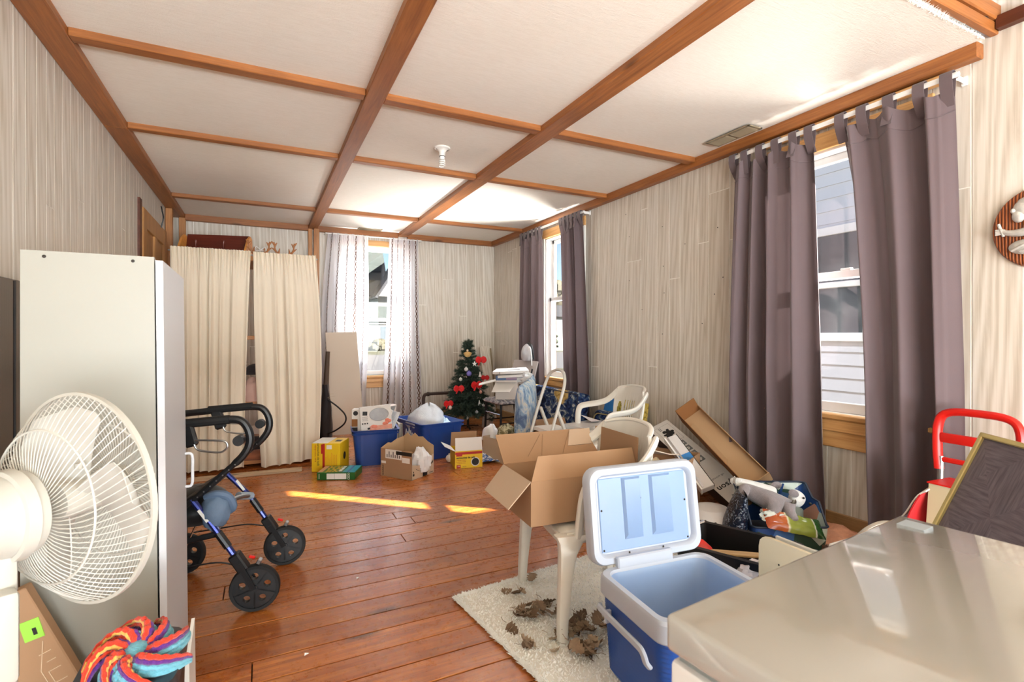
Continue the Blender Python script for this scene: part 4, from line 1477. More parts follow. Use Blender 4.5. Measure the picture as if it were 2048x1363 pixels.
def back_pt(u, v):
    """backrest surface: u across, v up"""
    y = (u - 0.5) * 2
    hw = lerp(0.215, 0.235, min(1, v * 1.6)) - 0.03 * max(0, v - 0.8) / 0.2
    z = 0.405 + 0.385 * v - 0.028 * abs(y) ** 3 * (v ** 2)
    x = -0.185 - 0.105 * v - 0.05 * (1 - y * y) + 0.045 * abs(y) ** 3 * v
    if 0.12 < v < 0.86 and abs(y) < 0.66:
        x += 0.0035 * math.cos(2 * PI * (u - 0.5) * 96 / 6) * math.sin(PI * (v - 0.12) / 0.74) ** 0.5
    return (x, y * hw, z)


def garden_chair(label, loc, rz):
    t = thing('garden_chair', label, 'chair', loc, rz, group='white plastic garden chairs')
    t.scale = (0.82, 1.0, 1.0)
    # seat: dished shell with a turned-down edge

    def seat(u, v):
        a, b = u * 2 - 1, v
        x = lerp(-0.20, 0.245, b)
        w = lerp(0.205, 0.245, b)
        z = 0.418 - 0.018 * math.sin(PI * u) * math.sin(PI * min(1, b * 1.05)) - 0.022 * max(0, (b - 0.86) / 0.14) ** 2
        z -= 0.03 * max(0, (abs(a) - 0.92) / 0.08) ** 1.5
        return (x, a * w, z)
    m = MB()
    m.shell(seat, 20, 14, 0.006)
    m.build('seat', M_PLASTIC, t, 50)
    m = MB()
    for s in (-1, 1):
        m.bar((-0.18, s * 0.203, 0.392), (0.22, s * 0.238, 0.392), 0.008, 0.046)
    m.bar((0.238, -0.20, 0.386), (0.238, 0.20, 0.386), 0.008, 0.042)
    m.build('apron', M_PLASTIC, t)
    for s in (-1, 1):
        # front leg: flared into the apron
        rings = [rect_ring(0.255, s * 0.262, 0.0, 0.044, 0.046), rect_ring(0.250, s * 0.260, 0.10, 0.052, 0.046), rect_ring(0.236, s * 0.256, 0.25, 0.066, 0.046), rect_ring(0.222, s * 0.252, 0.34, 0.086, 0.046),
                 rect_ring(0.205, s * 0.247, 0.385, 0.122, 0.046), rect_ring(0.185, s * 0.243, 0.412, 0.19, 0.044)]
        loft(MB(), rings).build('leg', M_PLASTIC, t)
        rings = [rect_ring(-0.285, s * 0.225, 0.0, 0.044, 0.042), rect_ring(-0.262, s * 0.222, 0.15, 0.052, 0.042), rect_ring(-0.235, s * 0.216, 0.30, 0.064, 0.042), rect_ring(-0.205, s * 0.212, 0.39, 0.10, 0.042), rect_ring(-0.195, s * 0.21, 0.43, 0.12, 0.030)]
        loft(MB(), rings).build('leg', M_PLASTIC, t)
        # arm: post, rounded corner, arm rest sweeping up into the back
        p = smooth_path([(0.165, s * 0.250, 0.40), (0.158, s * 0.262, 0.50), (0.150, s * 0.270, 0.565), (0.125, s * 0.275, 0.608), (0.06, s * 0.278, 0.622), (-0.05, s * 0.276, 0.632), (-0.14, s * 0.262, 0.652), (-0.20, s * 0.247, 0.688), (-0.235, s * 0.235, 0.718), (-0.258, s * 0.226, 0.738), (-0.272, s * 0.215, 0.748)], 4)
        rr = [0.027 if i < 6 else 0.026 for i in range(len(p))]
        MB().tube(p, rr, 10, flat=(1.0, 0.62)).build('armrest', M_PLASTIC, t)
    # slotted back
    m = MB()
    nu, nv = 96, 26
    vs = {}

    def vert(i, j):
        if (i, j) not in vs:
            vs[i, j] = m.vv(back_pt(i / nu, j / nv))
        return vs[i, j]
    fs = []
    for j in range(nv):
        for i in range(nu):
            c = abs((i + 0.5) - nu / 2)
            v = (j + 0.5) / nv
            slot = 0.24 < v < 0.70 and c < 30 and int(c + 3) % 6 in (0, 1)
            side = 0.27 < v < 0.66 and 33.5 < c < 43 and (abs(c - 38.2) / 4.8) ** 2 + (abs(v - 0.465) / 0.2) ** 2 < 1.0
            if slot or side:
                continue
            q = m.f([vert(i, j), vert(i + 1, j), vert(i + 1, j + 1), vert(i, j + 1)])
            fs.append(q)
    bmesh.ops.recalc_face_normals(m.bm, faces=fs)
    bmesh.ops.solidify(m.bm, geom=fs, thickness=0.007)
    m.build('backrest', M_PLASTIC, t, 50)
    # raised ribs between the slots and the thick rolled top edge
    m = MB()
    pts = [V(back_pt(u / 24, 1.0)) for u in range(25)]
    m.tube(pts, 0.013, 8, flat=(1, 0.75))
    for s in (0, 1):
        m.tube([V(back_pt(s, v / 12)) for v in range(13)], 0.011, 8)
    m.build('back_rim', M_PLASTIC, t)
    return t


garden_chair('white plastic garden chair standing on the cream rug, holding the big open cardboard box', (1.283, 1.885, 0.0), rad(169.5))
garden_chair('white plastic garden chair against the panelled wall, small boxes on its seat', (2.38, 3.20, 0.0), rad(168))


# ---- cardboard boxes
def carton(t, w, d, h, mat_out=None, mat_in=None, th=0.004, bottom=True, walls='fblr', T=None):
    """open carton, local origin at the centre of its bottom; each wall a part"""
    mo = mat_out or M_CARD
    for k, (x0, x1, y0, y1) in {'f': (-w / 2, w / 2, -d / 2, -d / 2 + th), 'b': (-w / 2, w / 2, d / 2 - th, d / 2), 'l': (-w / 2, -w / 2 + th, -d / 2 + th, d / 2 - th), 'r': (w / 2 - th, w / 2, -d / 2 + th, d / 2 - th)}.items():
        if k in walls:
            MB(T).bx(x0, x1, y0, y1, 0.001, h).build('wall', mo, t)
    if bottom:
        MB(T).bx(-w / 2 + th, w / 2 - th, -d / 2 + th, d / 2 - th, 0.001, 0.005).build('bottom', mo, t)


def flap(t, a, b, vec, th=0.004, inset=0.01, mat_=None, name='flap', T=None, taper=0.0):
    """flap hinged on the edge a-b and pointing along vec"""
    a, b, vec = V(a), V(b), V(vec)
    d = (b - a).normalized()
    return MB(T).sheet([a + d * 0.002, b - d * 0.002, b - d * inset + vec - d * taper, a + d * inset + vec + d * taper], th).build(name, mat_ or M_CARD, t)


t = thing('cardboard_box', 'big open cardboard box with spread flaps, lying on the near garden chair', 'box', (1.205, 1.888, 0.432), rad(-4))
W, D, Hh = 0.50, 0.30, 0.178
carton(t, W, D, Hh)
e = 0.001
flap(t, (-W / 2, -D / 2 + e, Hh), (W / 2, -D / 2 + e, Hh), (0.02, 0.035, 0.088), inset=0.025, mat_=M_CARD, taper=0.0)        # near flap, standing up
flap(t, (-W / 2, D / 2 - e, Hh), (W / 2, D / 2 - e, Hh), (0.0, 0.135, 0.105), inset=0.012)           # far flap, leaning away
flap(t, (-W / 2 + e, -D / 2, Hh), (-W / 2 + e, D / 2, Hh), (-0.092, 0.0, -0.100), inset=0.012, mat_=M_CARD_PALE)    # left flap hanging out
flap(t, (W / 2 - e, -D / 2, Hh), (W / 2 - e, D / 2, Hh), (0.008, 0.0, 0.135), inset=0.006)            # right flap, upright
flap(t, (W / 2 - 0.15, D / 2 + 0.05, Hh + 0.045), (W / 2 - 0.015, D / 2 + 0.05, Hh + 0.045), (0.04, 0.075, 0.06), mat_=M_CARD_PALE, name='folded_corner')
M_CREASE = plain('cardboard_crease', (150, 118, 88), 0.9)
for x, y in ((-0.12, 0.13), (-0.05, 0.06), (0.06, 0.10)):
    MB().bar((x, D / 2 + 0.02, Hh + 0.02), (x + y * 0.8, D / 2 + 0.115, Hh + 0.096), 0.002, 0.0015).build('crease', M_CREASE, t)

# ---- cream shag rug, pile as geometry
M_RUG = plain('cream_shag', (250, 249, 244), 0.95, var=0.06, scale=14, spec=0.1)
rug = thing('shag_rug', 'cream shag rug littered with dry leaves under the near chair', 'rug', (0.783, 2.165, 0.002), rotz=rad(6.5))
RW, RL = 1.22, 1.55
MB().bx(0, RW, -RL, 0, 0, 0.008, 0.003).build('backing', plain('rug_backing', (236, 233, 224), 0.9), rug)
m = MB()
q = random.Random(5)
for i in range(36000):
    x, y = q.uniform(-0.004, RW + 0.004), -q.uniform(-0.004, 1) * RL
    if q.random() < 0.10:
        x = q.uniform(-0.008, 0.006)
    elif q.random() < 0.08:
        y = q.uniform(-0.006, 0.008)
    a, w = q.uniform(0, 2 * PI), q.uniform(0.004, 0.0075)
    hh = q.uniform(0.010, 0.018)
    lx, ly = q.gauss(0, 0.007) + (-0.006 if x < 0.01 else 0), q.gauss(0, 0.007)
    c_, s_ = math.cos(a) * w, math.sin(a) * w
    v1, v2, v3 = m.bm.verts.new((x - c_, y - s_, 0.004)), m.bm.verts.new((x + c_, y + s_, 0.004)), m.bm.verts.new((x - s_ * 0.9, y + c_ * 0.9, 0.004))
    v4 = m.bm.verts.new((x + lx, y + ly, hh))
    for f_ in ((v1, v2, v4), (v2, v3, v4), (v3, v1, v4)):
        m.bm.faces.new(f_)
o = m.build('pile', M_RUG, rug, 0, recalc=False)
o['kind'] = 'stuff'

# ---- dry leaves on the rug: each a curled leaf of its own
M_DRY = [plain('dry_leaf_%d' % i, c, 0.85, var=0.3, scale=40, bump=0.4, bscale=90) for i, c in enumerate(((146, 122, 98), (176, 154, 128), (112, 90, 70)))]


def leaf_mesh(seed):
    q = random.Random(seed)
    m = MB()
    L = q.uniform(0.05, 0.075)
    curl, fold = q.uniform(9, 26), q.uniform(0.15, 0.7)
    nu, nv = 6, 10
    wid = [0.02, 0.30, 0.55, 0.34, 0.62, 0.36, 0.50, 0.26, 0.34, 0.16, 0.0]

    def fn(u, v):
        s = u * 2 - 1
        w = L * 0.62 * interp([(i / 10, x) for i, x in enumerate(wid)], v)
        x, y = s * w, (v - 0.5) * L
        z = abs(s) * w * fold + math.sin(v * 2.6 + seed) * 0.008 + 0.006 * NZ.noise(V((x * 60, y * 60, seed)))
        a = (v - 0.4) * L * curl
        r_ = 1 / curl
        return (x, (r_ + z * 0.3) * math.sin(a), r_ - (r_ - z) * math.cos(a))
    m.shell(fn, nu, nv, 0.0012)
    m.tube([(0, -L * 0.42, 0.012), (0.004, -L * 0.62, 0.02), (0.0, -L * 0.85, 0.022)], 0.0009, 4)
    return m.mesh('dried_leaf', M_DRY[seed % 3], 60)


LM = [leaf_mesh(i) for i in range(9)]
q = random.Random(21)
spots = []
for ci, (cx_, cy_, sx, sy, n, hz) in enumerate(((0.985, 1.87, 0.055, 0.03, 13, 0.03), (1.06, 1.845, 0.05, 0.025, 7, 0.02), (1.085, 1.70, 0.07, 0.035, 16, 0.035), (1.17, 1.675, 0.05, 0.04, 12, 0.035), (1.07, 1.555, 0.055, 0.03, 14, 0.04), (1.24, 1.60, 0.03, 0.03, 5, 0.02))):
    for i in range(n):
        spots.append((cx_ + q.gauss(0, sx * 0.7), cy_ + q.gauss(0, sy * 0.7), q.uniform(0, hz), ci))
for x, y in ((0.885, 1.83), (0.893, 1.822), (0.895, 1.70), (0.905, 1.705), (0.90, 1.695), (1.165, 2.155), (1.055, 2.055), (1.04, 2.06), (1.00, 2.10), (0.98, 1.63), (1.12, 1.93)):
    spots.append((x, y, 0.0, 6))
LEAF_AT = ('in the clump on the rug behind the near chair leg', 'in the clump behind the near chair leg, on its cooler side', 'in the clump heaped round the foot of the near chair leg', 'in the clump between the near chair leg and the cooler', 'in the clump nearest the freezer, before the chair leg', 'beside the blue cooler on the rug', 'lying apart from the clumps on the cream rug')
for i, (x, y, z, ci) in enumerate(spots):
    o = put('dried_leaf', LM[i % 9], None, (x, y, 0.018 + z), (q.uniform(-0.7, 0.7), q.uniform(-0.7, 0.7), q.uniform(0, 6.28)))
    tag(o, 'curled dry brown leaf ' + LEAF_AT[ci], 'leaf', 'dry leaves ' + LEAF_AT[ci])
# small scraps of paper on the boards
for x, y, s, lb in ((-0.09, 2.70, 0.012, 'white paper scrap on the boards behind the front walker wheel'), (0.15, 2.03, 0.008, 'tiny pale scrap on the boards midway between walker and rug'), (-0.05, 1.95, 0.007, 'tiny pale scrap on the boards nearest the white kick board'), (0.42, 2.56, 0.006, 'tiny pale scrap alone in the middle of the bare boards')):
    m = MB()
    m.sheet([(-s, -s * 0.6, 0.002), (s, -s * 0.4, 0.006), (s * 0.7, s * 0.8, 0.003), (-s * 0.8, s * 0.5, 0.007)], 0.001)
    tag(m.build('paper_scrap', M_PAPER, None, loc=(x, y, 0.001)), lb, 'scrap', 'paper scraps on the floor')

# ============================================================ ALONG THE END WALL
M_YEL = plain('yellow_printed_card', (228, 188, 22), 0.45, var=0.05)
M_REDP = plain('red_print', (176, 28, 20), 0.5)
M_ORANGEP = plain('orange_print', (206, 120, 20), 0.5)
# taller yellow carton
t = thing('yellow_carton', 'taller closed yellow carton with a red stripe, beside the cream curtain', 'carton', (0.555, 4.80, 0), rad(-26), group='yellow coffee cartons')
W, D, Hh = 0.245, 0.25, 0.25
MB().bx(-W / 2, W / 2, -D / 2, D / 2, 0.001, Hh, 0.003).build('carton', M_YEL, t)
MB().bx(-W / 2 + 0.004, W / 2 - 0.11, -D / 2 + 0.004, D / 2 - 0.004, Hh, Hh + 0.003).build('top_flap', M_WHITECARD, t)
MB().bx(-W / 2 + 0.095, -W / 2 + 0.115, -D / 2 - 0.0012, -D / 2, 0.003, Hh - 0.003).build('red_stripe', M_REDP, t)
MB().bx(-W / 2 + 0.082, -W / 2 + 0.095, -D / 2 - 0.0012, -D / 2, 0.16, Hh - 0.008).build('red_tab', M_REDP, t)
lettering('cartouches de café', 0.026, frame((-W / 2 + 0.058, -D / 2 - 0.001, 0.155), (0, 0, -1), (1, 0, 0)), M_INK, t)
lettering('mélange maison, 100 %', 0.016, frame((-W / 2 + 0.034, -D / 2 - 0.001, 0.165), (0, 0, -1), (1, 0, 0)), M_REDP, t)
m = MB()
q = random.Random(3)
for i in range(11):
    z1 = q.uniform(0.12, 0.17)
    m.bx(-W / 2 + 0.123 + i * 0.0095, -W / 2 + 0.1255 + i * 0.0095, -D / 2 - 0.001, -D / 2, q.uniform(0.03, 0.05), z1)
m.build('small_print', M_ORANGEP, t)
MB().bx(-W / 2 + 0.13, -W / 2 + 0.175, -D / 2 - 0.0012, -D / 2, 0.20, 0.235).build('price_label', M_WHITECARD, t)
MB().lathe([(0, 0), (0.033, 0), (0.033, 0.001), (0, 0.001)], 24, MX.Translation((W / 2, 0.0, 0.12)) @ MX.Rotation(PI / 2, 4, 'Y')).build('cup_print', M_INK, t)
MB().bx(0.05, 0.10, -0.04, 0.03, Hh, Hh + 0.001).build('top_print', M_INK, t)

# flat green carton
M_GREEN = plain('green_printed_card', (26, 92, 38), 0.35, var=0.15)
t = thing('green_carton', 'flat green and turquoise food carton lying on the floor before the yellow one', 'carton', (0.595, 4.50, 0), rad(-24))
MB().bx(-0.155, 0.155, -0.115, 0.115, 0.001, 0.062, 0.003).build('carton', M_GREEN, t)
MB().bx(0.05, 0.150, -0.112, 0.112, 0.0622, 0.0632).build('blue_band', plain('turquoise_print', (44, 150, 170), 0.4, var=0.25, scale=30), t)
MB().bx(0.085, 0.100, -0.10, 0.10, 0.0632, 0.0640).build('blue_stripe', plain('dark_blue_print', (52, 92, 160), 0.4), t)
m = MB()
for i in range(26):
    m.ball((-0.09 + 0.03 * (i % 4) + q.uniform(-0.01, 0.01), -0.10 + 0.2 * i / 26, 0.0622), (0.011, 0.010, 0.002), 7, 4)
m.build('food_print', plain('golden_food_print', (206, 164, 62), 0.5, var=0.35, scale=60), t)
MB().bx(-0.152, -0.115, -0.10, 0.10, 0.0622, 0.0630).build('end_print', plain('brown_print', (196, 150, 112), 0.5), t)
MB().bx(-0.075, -0.012, -0.1165, -0.115, 0.008, 0.054).build('info_panel', M_WHITECARD, t)
MB().bx(-0.010, 0.085, -0.1165, -0.115, 0.008, 0.054).build('info_panel', M_WHITECARD, t)
MB().bx(-0.138, -0.134, -0.1165, -0.115, 0.012, 0.050).build('side_print', M_WHITECARD, t)
m = MB()
for i, w_ in enumerate((0.030, 0.022, 0.028, 0.018, 0.026)):
    m.bx(0.012, 0.034, -0.075 + i * 0.034, -0.075 + i * 0.034 + w_ * 0.8, 0.0622, 0.0632)
m.build('brand_print', M_WHITECARD, t)
m = MB()
for i in range(4):
    m.lathe([(0.006, 0), (0.009, 0), (0.009, 0.0012), (0.006, 0.0012)], 12, MX.Translation((0.103, -0.115, 0.050 - i * 0.0125)) @ MX.Rotation(PI / 2, 4, 'X'))
m.build('side_mark', M_WHITECARD, t)

# ---- blue recycling bins
M_BIN = plain('blue_bin_plastic', (22, 62, 138), 0.35, var=0.10, scale=5)


def blue_bin(label, loc, rz, w, d, h, ribs=True):
    t = thing('recycling_bin', label, 'bin', loc, rz, group='blue recycling bins')
    th, k = 0.006, 0.86

    def ring(s, z, off=0.0, r=0.035):
        return [(x, y, z) for x, y in rrect(w * s - 2 * off, d * s - 2 * off, r, 3)]
    m = MB()
    rings = [ring(k, 0.001), ring(lerp(k, 1, 0.97), h * 0.97), ring(1, h * 0.97, -0.012), ring(1, h, -0.016), ring(1, h, 0.004), ring(k, 0.010, 0.012)]
    vs = [[m.vv(p) for p in r_] for r_ in rings]
    n = len(vs[0])
    for a, b in zip(vs, vs[1:]):
        for i in range(n):
            m.f([a[i], a[(i + 1) % n], b[(i + 1) % n], b[i]])
    m.f(vs[0][::-1])
    m.f(vs[-1])
    m.build('tub', M_BIN, t)
    m = MB()
    o1, o2 = ring(1, h * 0.88, -0.010), ring(1, h * 0.925, -0.013)
    m.hexa(o1, o2)
    bmesh.ops.delete(m.bm, geom=[f for f in m.bm.faces if len(f.verts) > 4], context='FACES')
    m.build('rim_band', M_BIN, t)
    if ribs:
        for x in (-w * 0.30, w * 0.30):
            MB().hexa([(x - 0.012, -d * k / 2 - 0.006, 0.01), (x + 0.012, -d * k / 2 - 0.006, 0.01), (x + 0.012, -d * k / 2 + 0.01, 0.01), (x - 0.012, -d * k / 2 + 0.01, 0.01)],
                      [(x - 0.012, -d / 2 * 0.98 - 0.006, h * 0.88), (x + 0.012, -d / 2 * 0.98 - 0.006, h * 0.88), (x + 0.012, -d / 2 * 0.98 + 0.01, h * 0.88), (x - 0.012, -d / 2 * 0.98 + 0.01, h * 0.88)]).build('rib', M_BIN, t)
    return t


b1 = blue_bin('blue recycling bin filled with small appliance boxes, beside the yellow carton', (0.955, 4.87, 0), rad(-7), 0.40, 0.30, 0.325)
b2 = blue_bin('larger blue recycling bin holding a knotted clear plastic bag', (1.515, 4.99, 0), rad(10), 0.44, 0.62, 0.35)
m = MB()
for i in range(5):
    a, b = -0.07 + i * 0.034, 0.13 + 0.02 * (i % 2)
    m.tube(smooth_path([(-0.212, a - 0.012, 0.20), (-0.214, a, 0.24 + 0.02 * (i % 3)), (-0.215, a + 0.014, 0.205)], 3), 0.004, 4)
m.build('handwriting', M_WHITECARD, b2)
# contents of the first bin
M_PRINT_SALMON = plain('salmon_print', (226, 150, 124), 0.5, var=0.25, scale=40)
t = thing('mixer_box', 'white appliance box with an oval window, standing in the blue bin', 'box', (0.955, 4.83, 0.295), rad(-7), rot=(rad(-6), rad(-4), rad(-7)))
MB().bx(-0.13, 0.15, -0.05, 0.05, 0, 0.235, 0.003).build('carton', M_WHITECARD, t)
tv = MX.Translation((0.04, -0.0508, 0.155)) @ MX.Rotation(PI / 2, 4, 'X') @ MX.Diagonal((1.45, 1, 1, 1))
MB(tv).lathe([(0, 0), (0.056, 0), (0.056, 0.001), (0, 0.001)], 32).build('oval_window', plain('grey_print', (150, 148, 148), 0.3, var=0.3, scale=22), t)
MB(tv).lathe([(0.056, 0.0), (0.060, 0.0), (0.060, 0.0018), (0.056, 0.0018)], 32).build('window_edge', M_GREYINK, t)
MB().bx(-0.052, 0.149, -0.0515, -0.05, 0.015, 0.055).build('bottom_print', M_PRINT_SALMON, t)
m = MB()
for x, z in ((0.10, 0.07), (0.125, 0.085), (0.11, 0.095), (0.085, 0.065), (-0.02, 0.05), (0.0, 0.045)):
    m.ball((x, -0.0508, z), (0.022, 0.0014, 0.016), 10, 5)
m.build('food_print', plain('shrimp_print', (222, 118, 88), 0.5, var=0.3, scale=60), t)
m = MB()
m.box((-0.085, -0.0508, 0.175), (0.042, 0.0014, 0.036), (0, 0.12, 0))
for i in range(3):
    m.box((-0.112 + i * 0.021, -0.0508, 0.083), (0.012, 0.0014, 0.012), (0, 0.1, 0))
m.box((-0.06, -0.0508, 0.035), (0.024, 0.0014, 0.018))
m.build('black_print', M_INK, t)
m = MB()
for i in range(5):
    m.box((-0.088, -0.0506, 0.145 - i * 0.009), (0.052 - 0.006 * (i % 2), 0.001, 0.003))
m.build('small_print', M_GREYINK, t)
t = thing('blender_box', 'white box with a round dark dial print, tucked behind the mixer box', 'box', (0.82, 4.93, 0.265), rad(-20))
MB().bx(-0.055, 0.055, -0.05, 0.05, 0, 0.235, 0.003).build('carton', M_WHITECARD, t)
MB(MX.Translation((-0.02, -0.0505, 0.20)) @ MX.Rotation(PI / 2, 4, 'X')).lathe([(0, 0), (0.022, 0), (0.022, 0.0012), (0, 0.0012)], 20).build('dial_print', M_INK, t)
MB().bx(-0.0551, -0.002, -0.0515, -0.05, 0.075, 0.145).build('brown_print', M_CARD_DK, t)
MB().bx(-0.0551, -0.002, -0.0515, -0.05, 0.01, 0.07).build('dark_print', M_INK, t)
M_LEAFLET = plain('printed_leaflet', (206, 210, 216), 0.5, var=0.45, scale=26)
for i in range(4):
    t = thing('folded_flyer', 'printed white flyer jammed upright beside the mixer box in the first blue bin', 'flyer', (1.085, 4.90, 0.275), rad(-12), group='flyers in the first blue bin')
    o = MB().box((0.018 * i - 0.02, 0.02 * (i % 2), 0.11), (0.006, 0.15, 0.22 - 0.02 * i), (0.1, 0.16 + 0.09 * i, 0.25 * i)).build('leaflet', M_PAPER if i % 2 else M_LEAFLET, t)
t = thing('folded_flyer', 'white sheet lying slanted on top of the things in the first blue bin', 'flyer', (1.085, 4.90, 0.275), rad(-12))
MB().sheet([(-0.14, 0.06, 0.19), (0.02, 0.08, 0.22), (0.03, 0.05, 0.255), (-0.12, 0.03, 0.235)], 0.004).build('leaflet', M_PAPER, t)
t = thing('grey_carton', 'small pale box with a grey wedge print at the end of the first bin', 'box', (1.085, 5.01, 0.295), rad(12))
MB().hexa([(-0.06, -0.04, 0), (0.06, -0.04, 0), (0.06, 0.04, 0), (-0.06, 0.04, 0)], [(-0.06, -0.04, 0.19), (0.10, -0.04, 0.215), (0.10, 0.04, 0.215), (-0.06, 0.04, 0.19)]).build('carton', plain('pale_pink_card', (222, 208, 200), 0.6), t)
MB().sheet([(0.02, -0.0415, 0.20), (0.09, -0.0415, 0.205), (0.07, -0.0415, 0.155), (0.045, -0.0415, 0.165)], 0.001).build('wedge_print', M_GREYINK, t)
# clear bag in the second bin
M_FILM = NB('milky_plastic_film')
fv = M_FILM.coord('Object')
M_FILM.set(col=srgb(232, 236, 240), rough=0.22, spec=0.6)
M_FILM.bump(M_FILM.noise(fv, 38, 4, 0.65, 1.5), 0.7, 0.01)
_tr = M_FILM.n('BsdfTransparent')
_ms = M_FILM.n('MixShader')
_ms.inputs[0].default_value = 0.35
M_FILM.l(M_FILM.b.outputs[0], _ms.inputs[1])
M_FILM.l(_tr.outputs[0], _ms.inputs[2])
M_FILM.l(_ms.outputs[0], M_FILM.out.inputs['Surface'])
M_FILM = M_FILM.m
t = thing('plastic_bag', 'bulging clear plastic bag of odds and ends in the larger blue bin', 'bag', (1.45, 4.95, 0.20))
m = MB()


def bagf(u, v):
    a = 2 * PI * u
    r_ = interp([(0, 0.0), (0.08, 0.13), (0.35, 0.185), (0.6, 0.17), (0.8, 0.125), (0.93, 0.07), (1, 0.012)], v)
    r_ *= 1 + 0.13 * NZ.noise(V((math.cos(a) * 2, math.sin(a) * 2, v * 4))) + 0.06 * math.sin(9 * a) * max(0, v - 0.3)
    return (r_ * math.cos(a) * 1.0 + 0.05 * v, r_ * math.sin(a) * 1.15, v * 0.30 + 0.02 * math.sin(2 * a + 1))


m.grid(bagf, 40, 24, cu=True)
m.build('film', M_FILM, t, 60)
for nm, c, s, col in (('jar', (-0.06, -0.06, 0.12), (0.055, 0.055, 0.07), (200, 186, 190)), ('jar', (0.06, -0.05, 0.09), (0.06, 0.06, 0.05), (222, 190, 140)), ('jar', (0.0, 0.05, 0.14), (0.06, 0.06, 0.06), (206, 216, 222))):
    MB().lathe([(0, -1), (0.8, -1), (1, -0.8), (1, 0.7), (0.75, 0.9), (0.75, 1), (0, 1)], 18, MX.Translation(c) @ MX.Diagonal((*s, 1))).build(nm, plain('bagged_' + str(col[0]), col, 0.3), t)
t = thing('plastic_sheet', 'crumpled light blue plastic film beside the clear bag in the larger bin', 'plastic film', (1.66, 5.02, 0.27))
m = MB()
crumple(m, (0, 0, 0.02), (0.09, 0.16, 0.05), 0.45, 6, 22, 14)
m.build('film', plain('pale_blue_film', (196, 218, 232), 0.3, var=0.08), t, 60)
for i in range(3):
    t = thing('loose_board', 'pale wood-grain board end standing between the two blue bins', 'board', (1.23, 5.10, 0), group='board ends between the bins')
    MB().box((0.02 * i - 0.02, 0.02 * i, 0.16), (0.012, 0.09, 0.32), (0.16, 0.1 - 0.16 * i, 0.3 * i)).build('board', M_WALL, t)
t = thing('dark_bag', 'small black bag with red piping on the floor between the blue bins', 'bag', (1.19, 4.78, 0))
m = MB()
crumple(m, (0, 0, 0.07), (0.055, 0.09, 0.11), 0.2, 3, 18, 12)
m.build('bag', M_BLACK, t)
MB().tube(smooth_path([(-0.05, -0.07, 0.05), (-0.01, -0.09, 0.09), (0.03, -0.085, 0.11)], 4), 0.006, 6).build('piping', M_RED, t)

# ---- shipping box with black tape and curved arrow
t = thing('shipping_box', 'torn brown shipping box with black tape and a curved arrow mark, full of white paper', 'box', (1.125, 4.322, 0), rad(35.6))
W, D, Hh = 0.295, 0.334, 0.235
# local x = right-hand face direction, front (-y) = arrow face, left (-x) = label face
th = 0.004
tornl = [(-D / 2, Hh + 0.02), (-0.05, Hh - 0.004), (0.02, Hh + 0.002), (D / 2, Hh + 0.006)]
MB().bx(-W / 2, -W / 2 + th, -D / 2, D / 2, 0.001, Hh).build('wall', M_CARD, t)
m = MB()
pts = [(-W / 2, 0.001), (W / 2, 0.001), (W / 2, 0.165), (W / 2 - 0.05, 0.15), (0.02, 0.115), (-0.06, 0.105), (-W / 2, 0.125)]
m.hexa([(x, -D / 2, z) for x, z in pts], [(x, -D / 2 + th, z) for x, z in pts])
m.build('wall', M_CARD_PALE, t)
m = MB()
pts = [(-D / 2, 0.001), (D / 2, 0.001), (D / 2, Hh + 0.05), (0.12, Hh + 0.085), (0.08, Hh + 0.055), (0.04, Hh + 0.09), (0.0, Hh + 0.06), (-0.05, Hh + 0.065), (-0.10, Hh + 0.03), (-D / 2, Hh)]
m.hexa([(W / 2, y, z) for y, z in pts], [(W / 2 - th, y, z) for y, z in pts])
m.build('wall', M_CARD_IN, t)
m = MB()
pts = [(-W / 2, 0.001), (W / 2, 0.001), (W / 2, Hh + 0.05), (0.06, Hh + 0.045), (-0.02, Hh + 0.02), (-0.06, Hh + 0.03), (-W / 2, Hh)]
m.hexa([(x, D / 2, z) for x, z in pts], [(x, D / 2 - th, z) for x, z in pts])
m.build('wall', M_CARD_IN, t)
MB().bx(-W / 2 + th, W / 2 - th, -D / 2 + th, D / 2 - th, 0.001, 0.006).build('bottom', M_CARD, t)
MB().sheet([(-W / 2 + 0.006, -D / 2 + 0.04, Hh - 0.004), (-W / 2 + 0.006, D / 2 - 0.01, Hh - 0.004), (-W / 2 + 0.11, D / 2 - 0.03, Hh - 0.05), (-W / 2 + 0.10, -D / 2 + 0.09, Hh - 0.06)], 0.004).build('flap', M_CARD_DK, t)
# black tape, arrow and print on the front
MB().bx(-0.005, 0.055, -D / 2 - 0.0012, -D / 2, 0.002, 0.125).build('tape', M_INK, t)
m = MB()
m.tube(smooth_path([(-0.095, -D / 2 - 0.0006, 0.082), (-0.06, -D / 2 - 0.0006, 0.062), (0.0, -D / 2 - 0.0006, 0.050), (0.05, -D / 2 - 0.0006, 0.056), (0.10, -D / 2 - 0.0006, 0.082), (0.125, -D / 2 - 0.0006, 0.105)], 4), 0.006, 6, flat=(1, 0.16))
m.tube([(0.100, -D / 2 - 0.0006, 0.120), (0.132, -D / 2 - 0.0006, 0.112), (0.128, -D / 2 - 0.0006, 0.085)], 0.004, 6, flat=(0.8, 0.2))
m.build('arrow_mark', M_INK, t)
lettering('prime', 0.02, frame((0.025, -D / 2 - 0.0014, 0.075), (1, 0, 0), (0, 0, 1)), M_WHITECARD, t)
m = MB()
m.bx(-0.135, -0.115, -D / 2 - 0.001, -D / 2, 0.03, 0.048)
m.bx(-0.13, -0.12, -D / 2 - 0.001, -D / 2, 0.055, 0.068)
m.bx(0.085, 0.135, -D / 2 - 0.001, -D / 2, 0.012, 0.017)
m.build('small_mark', M_INK, t)
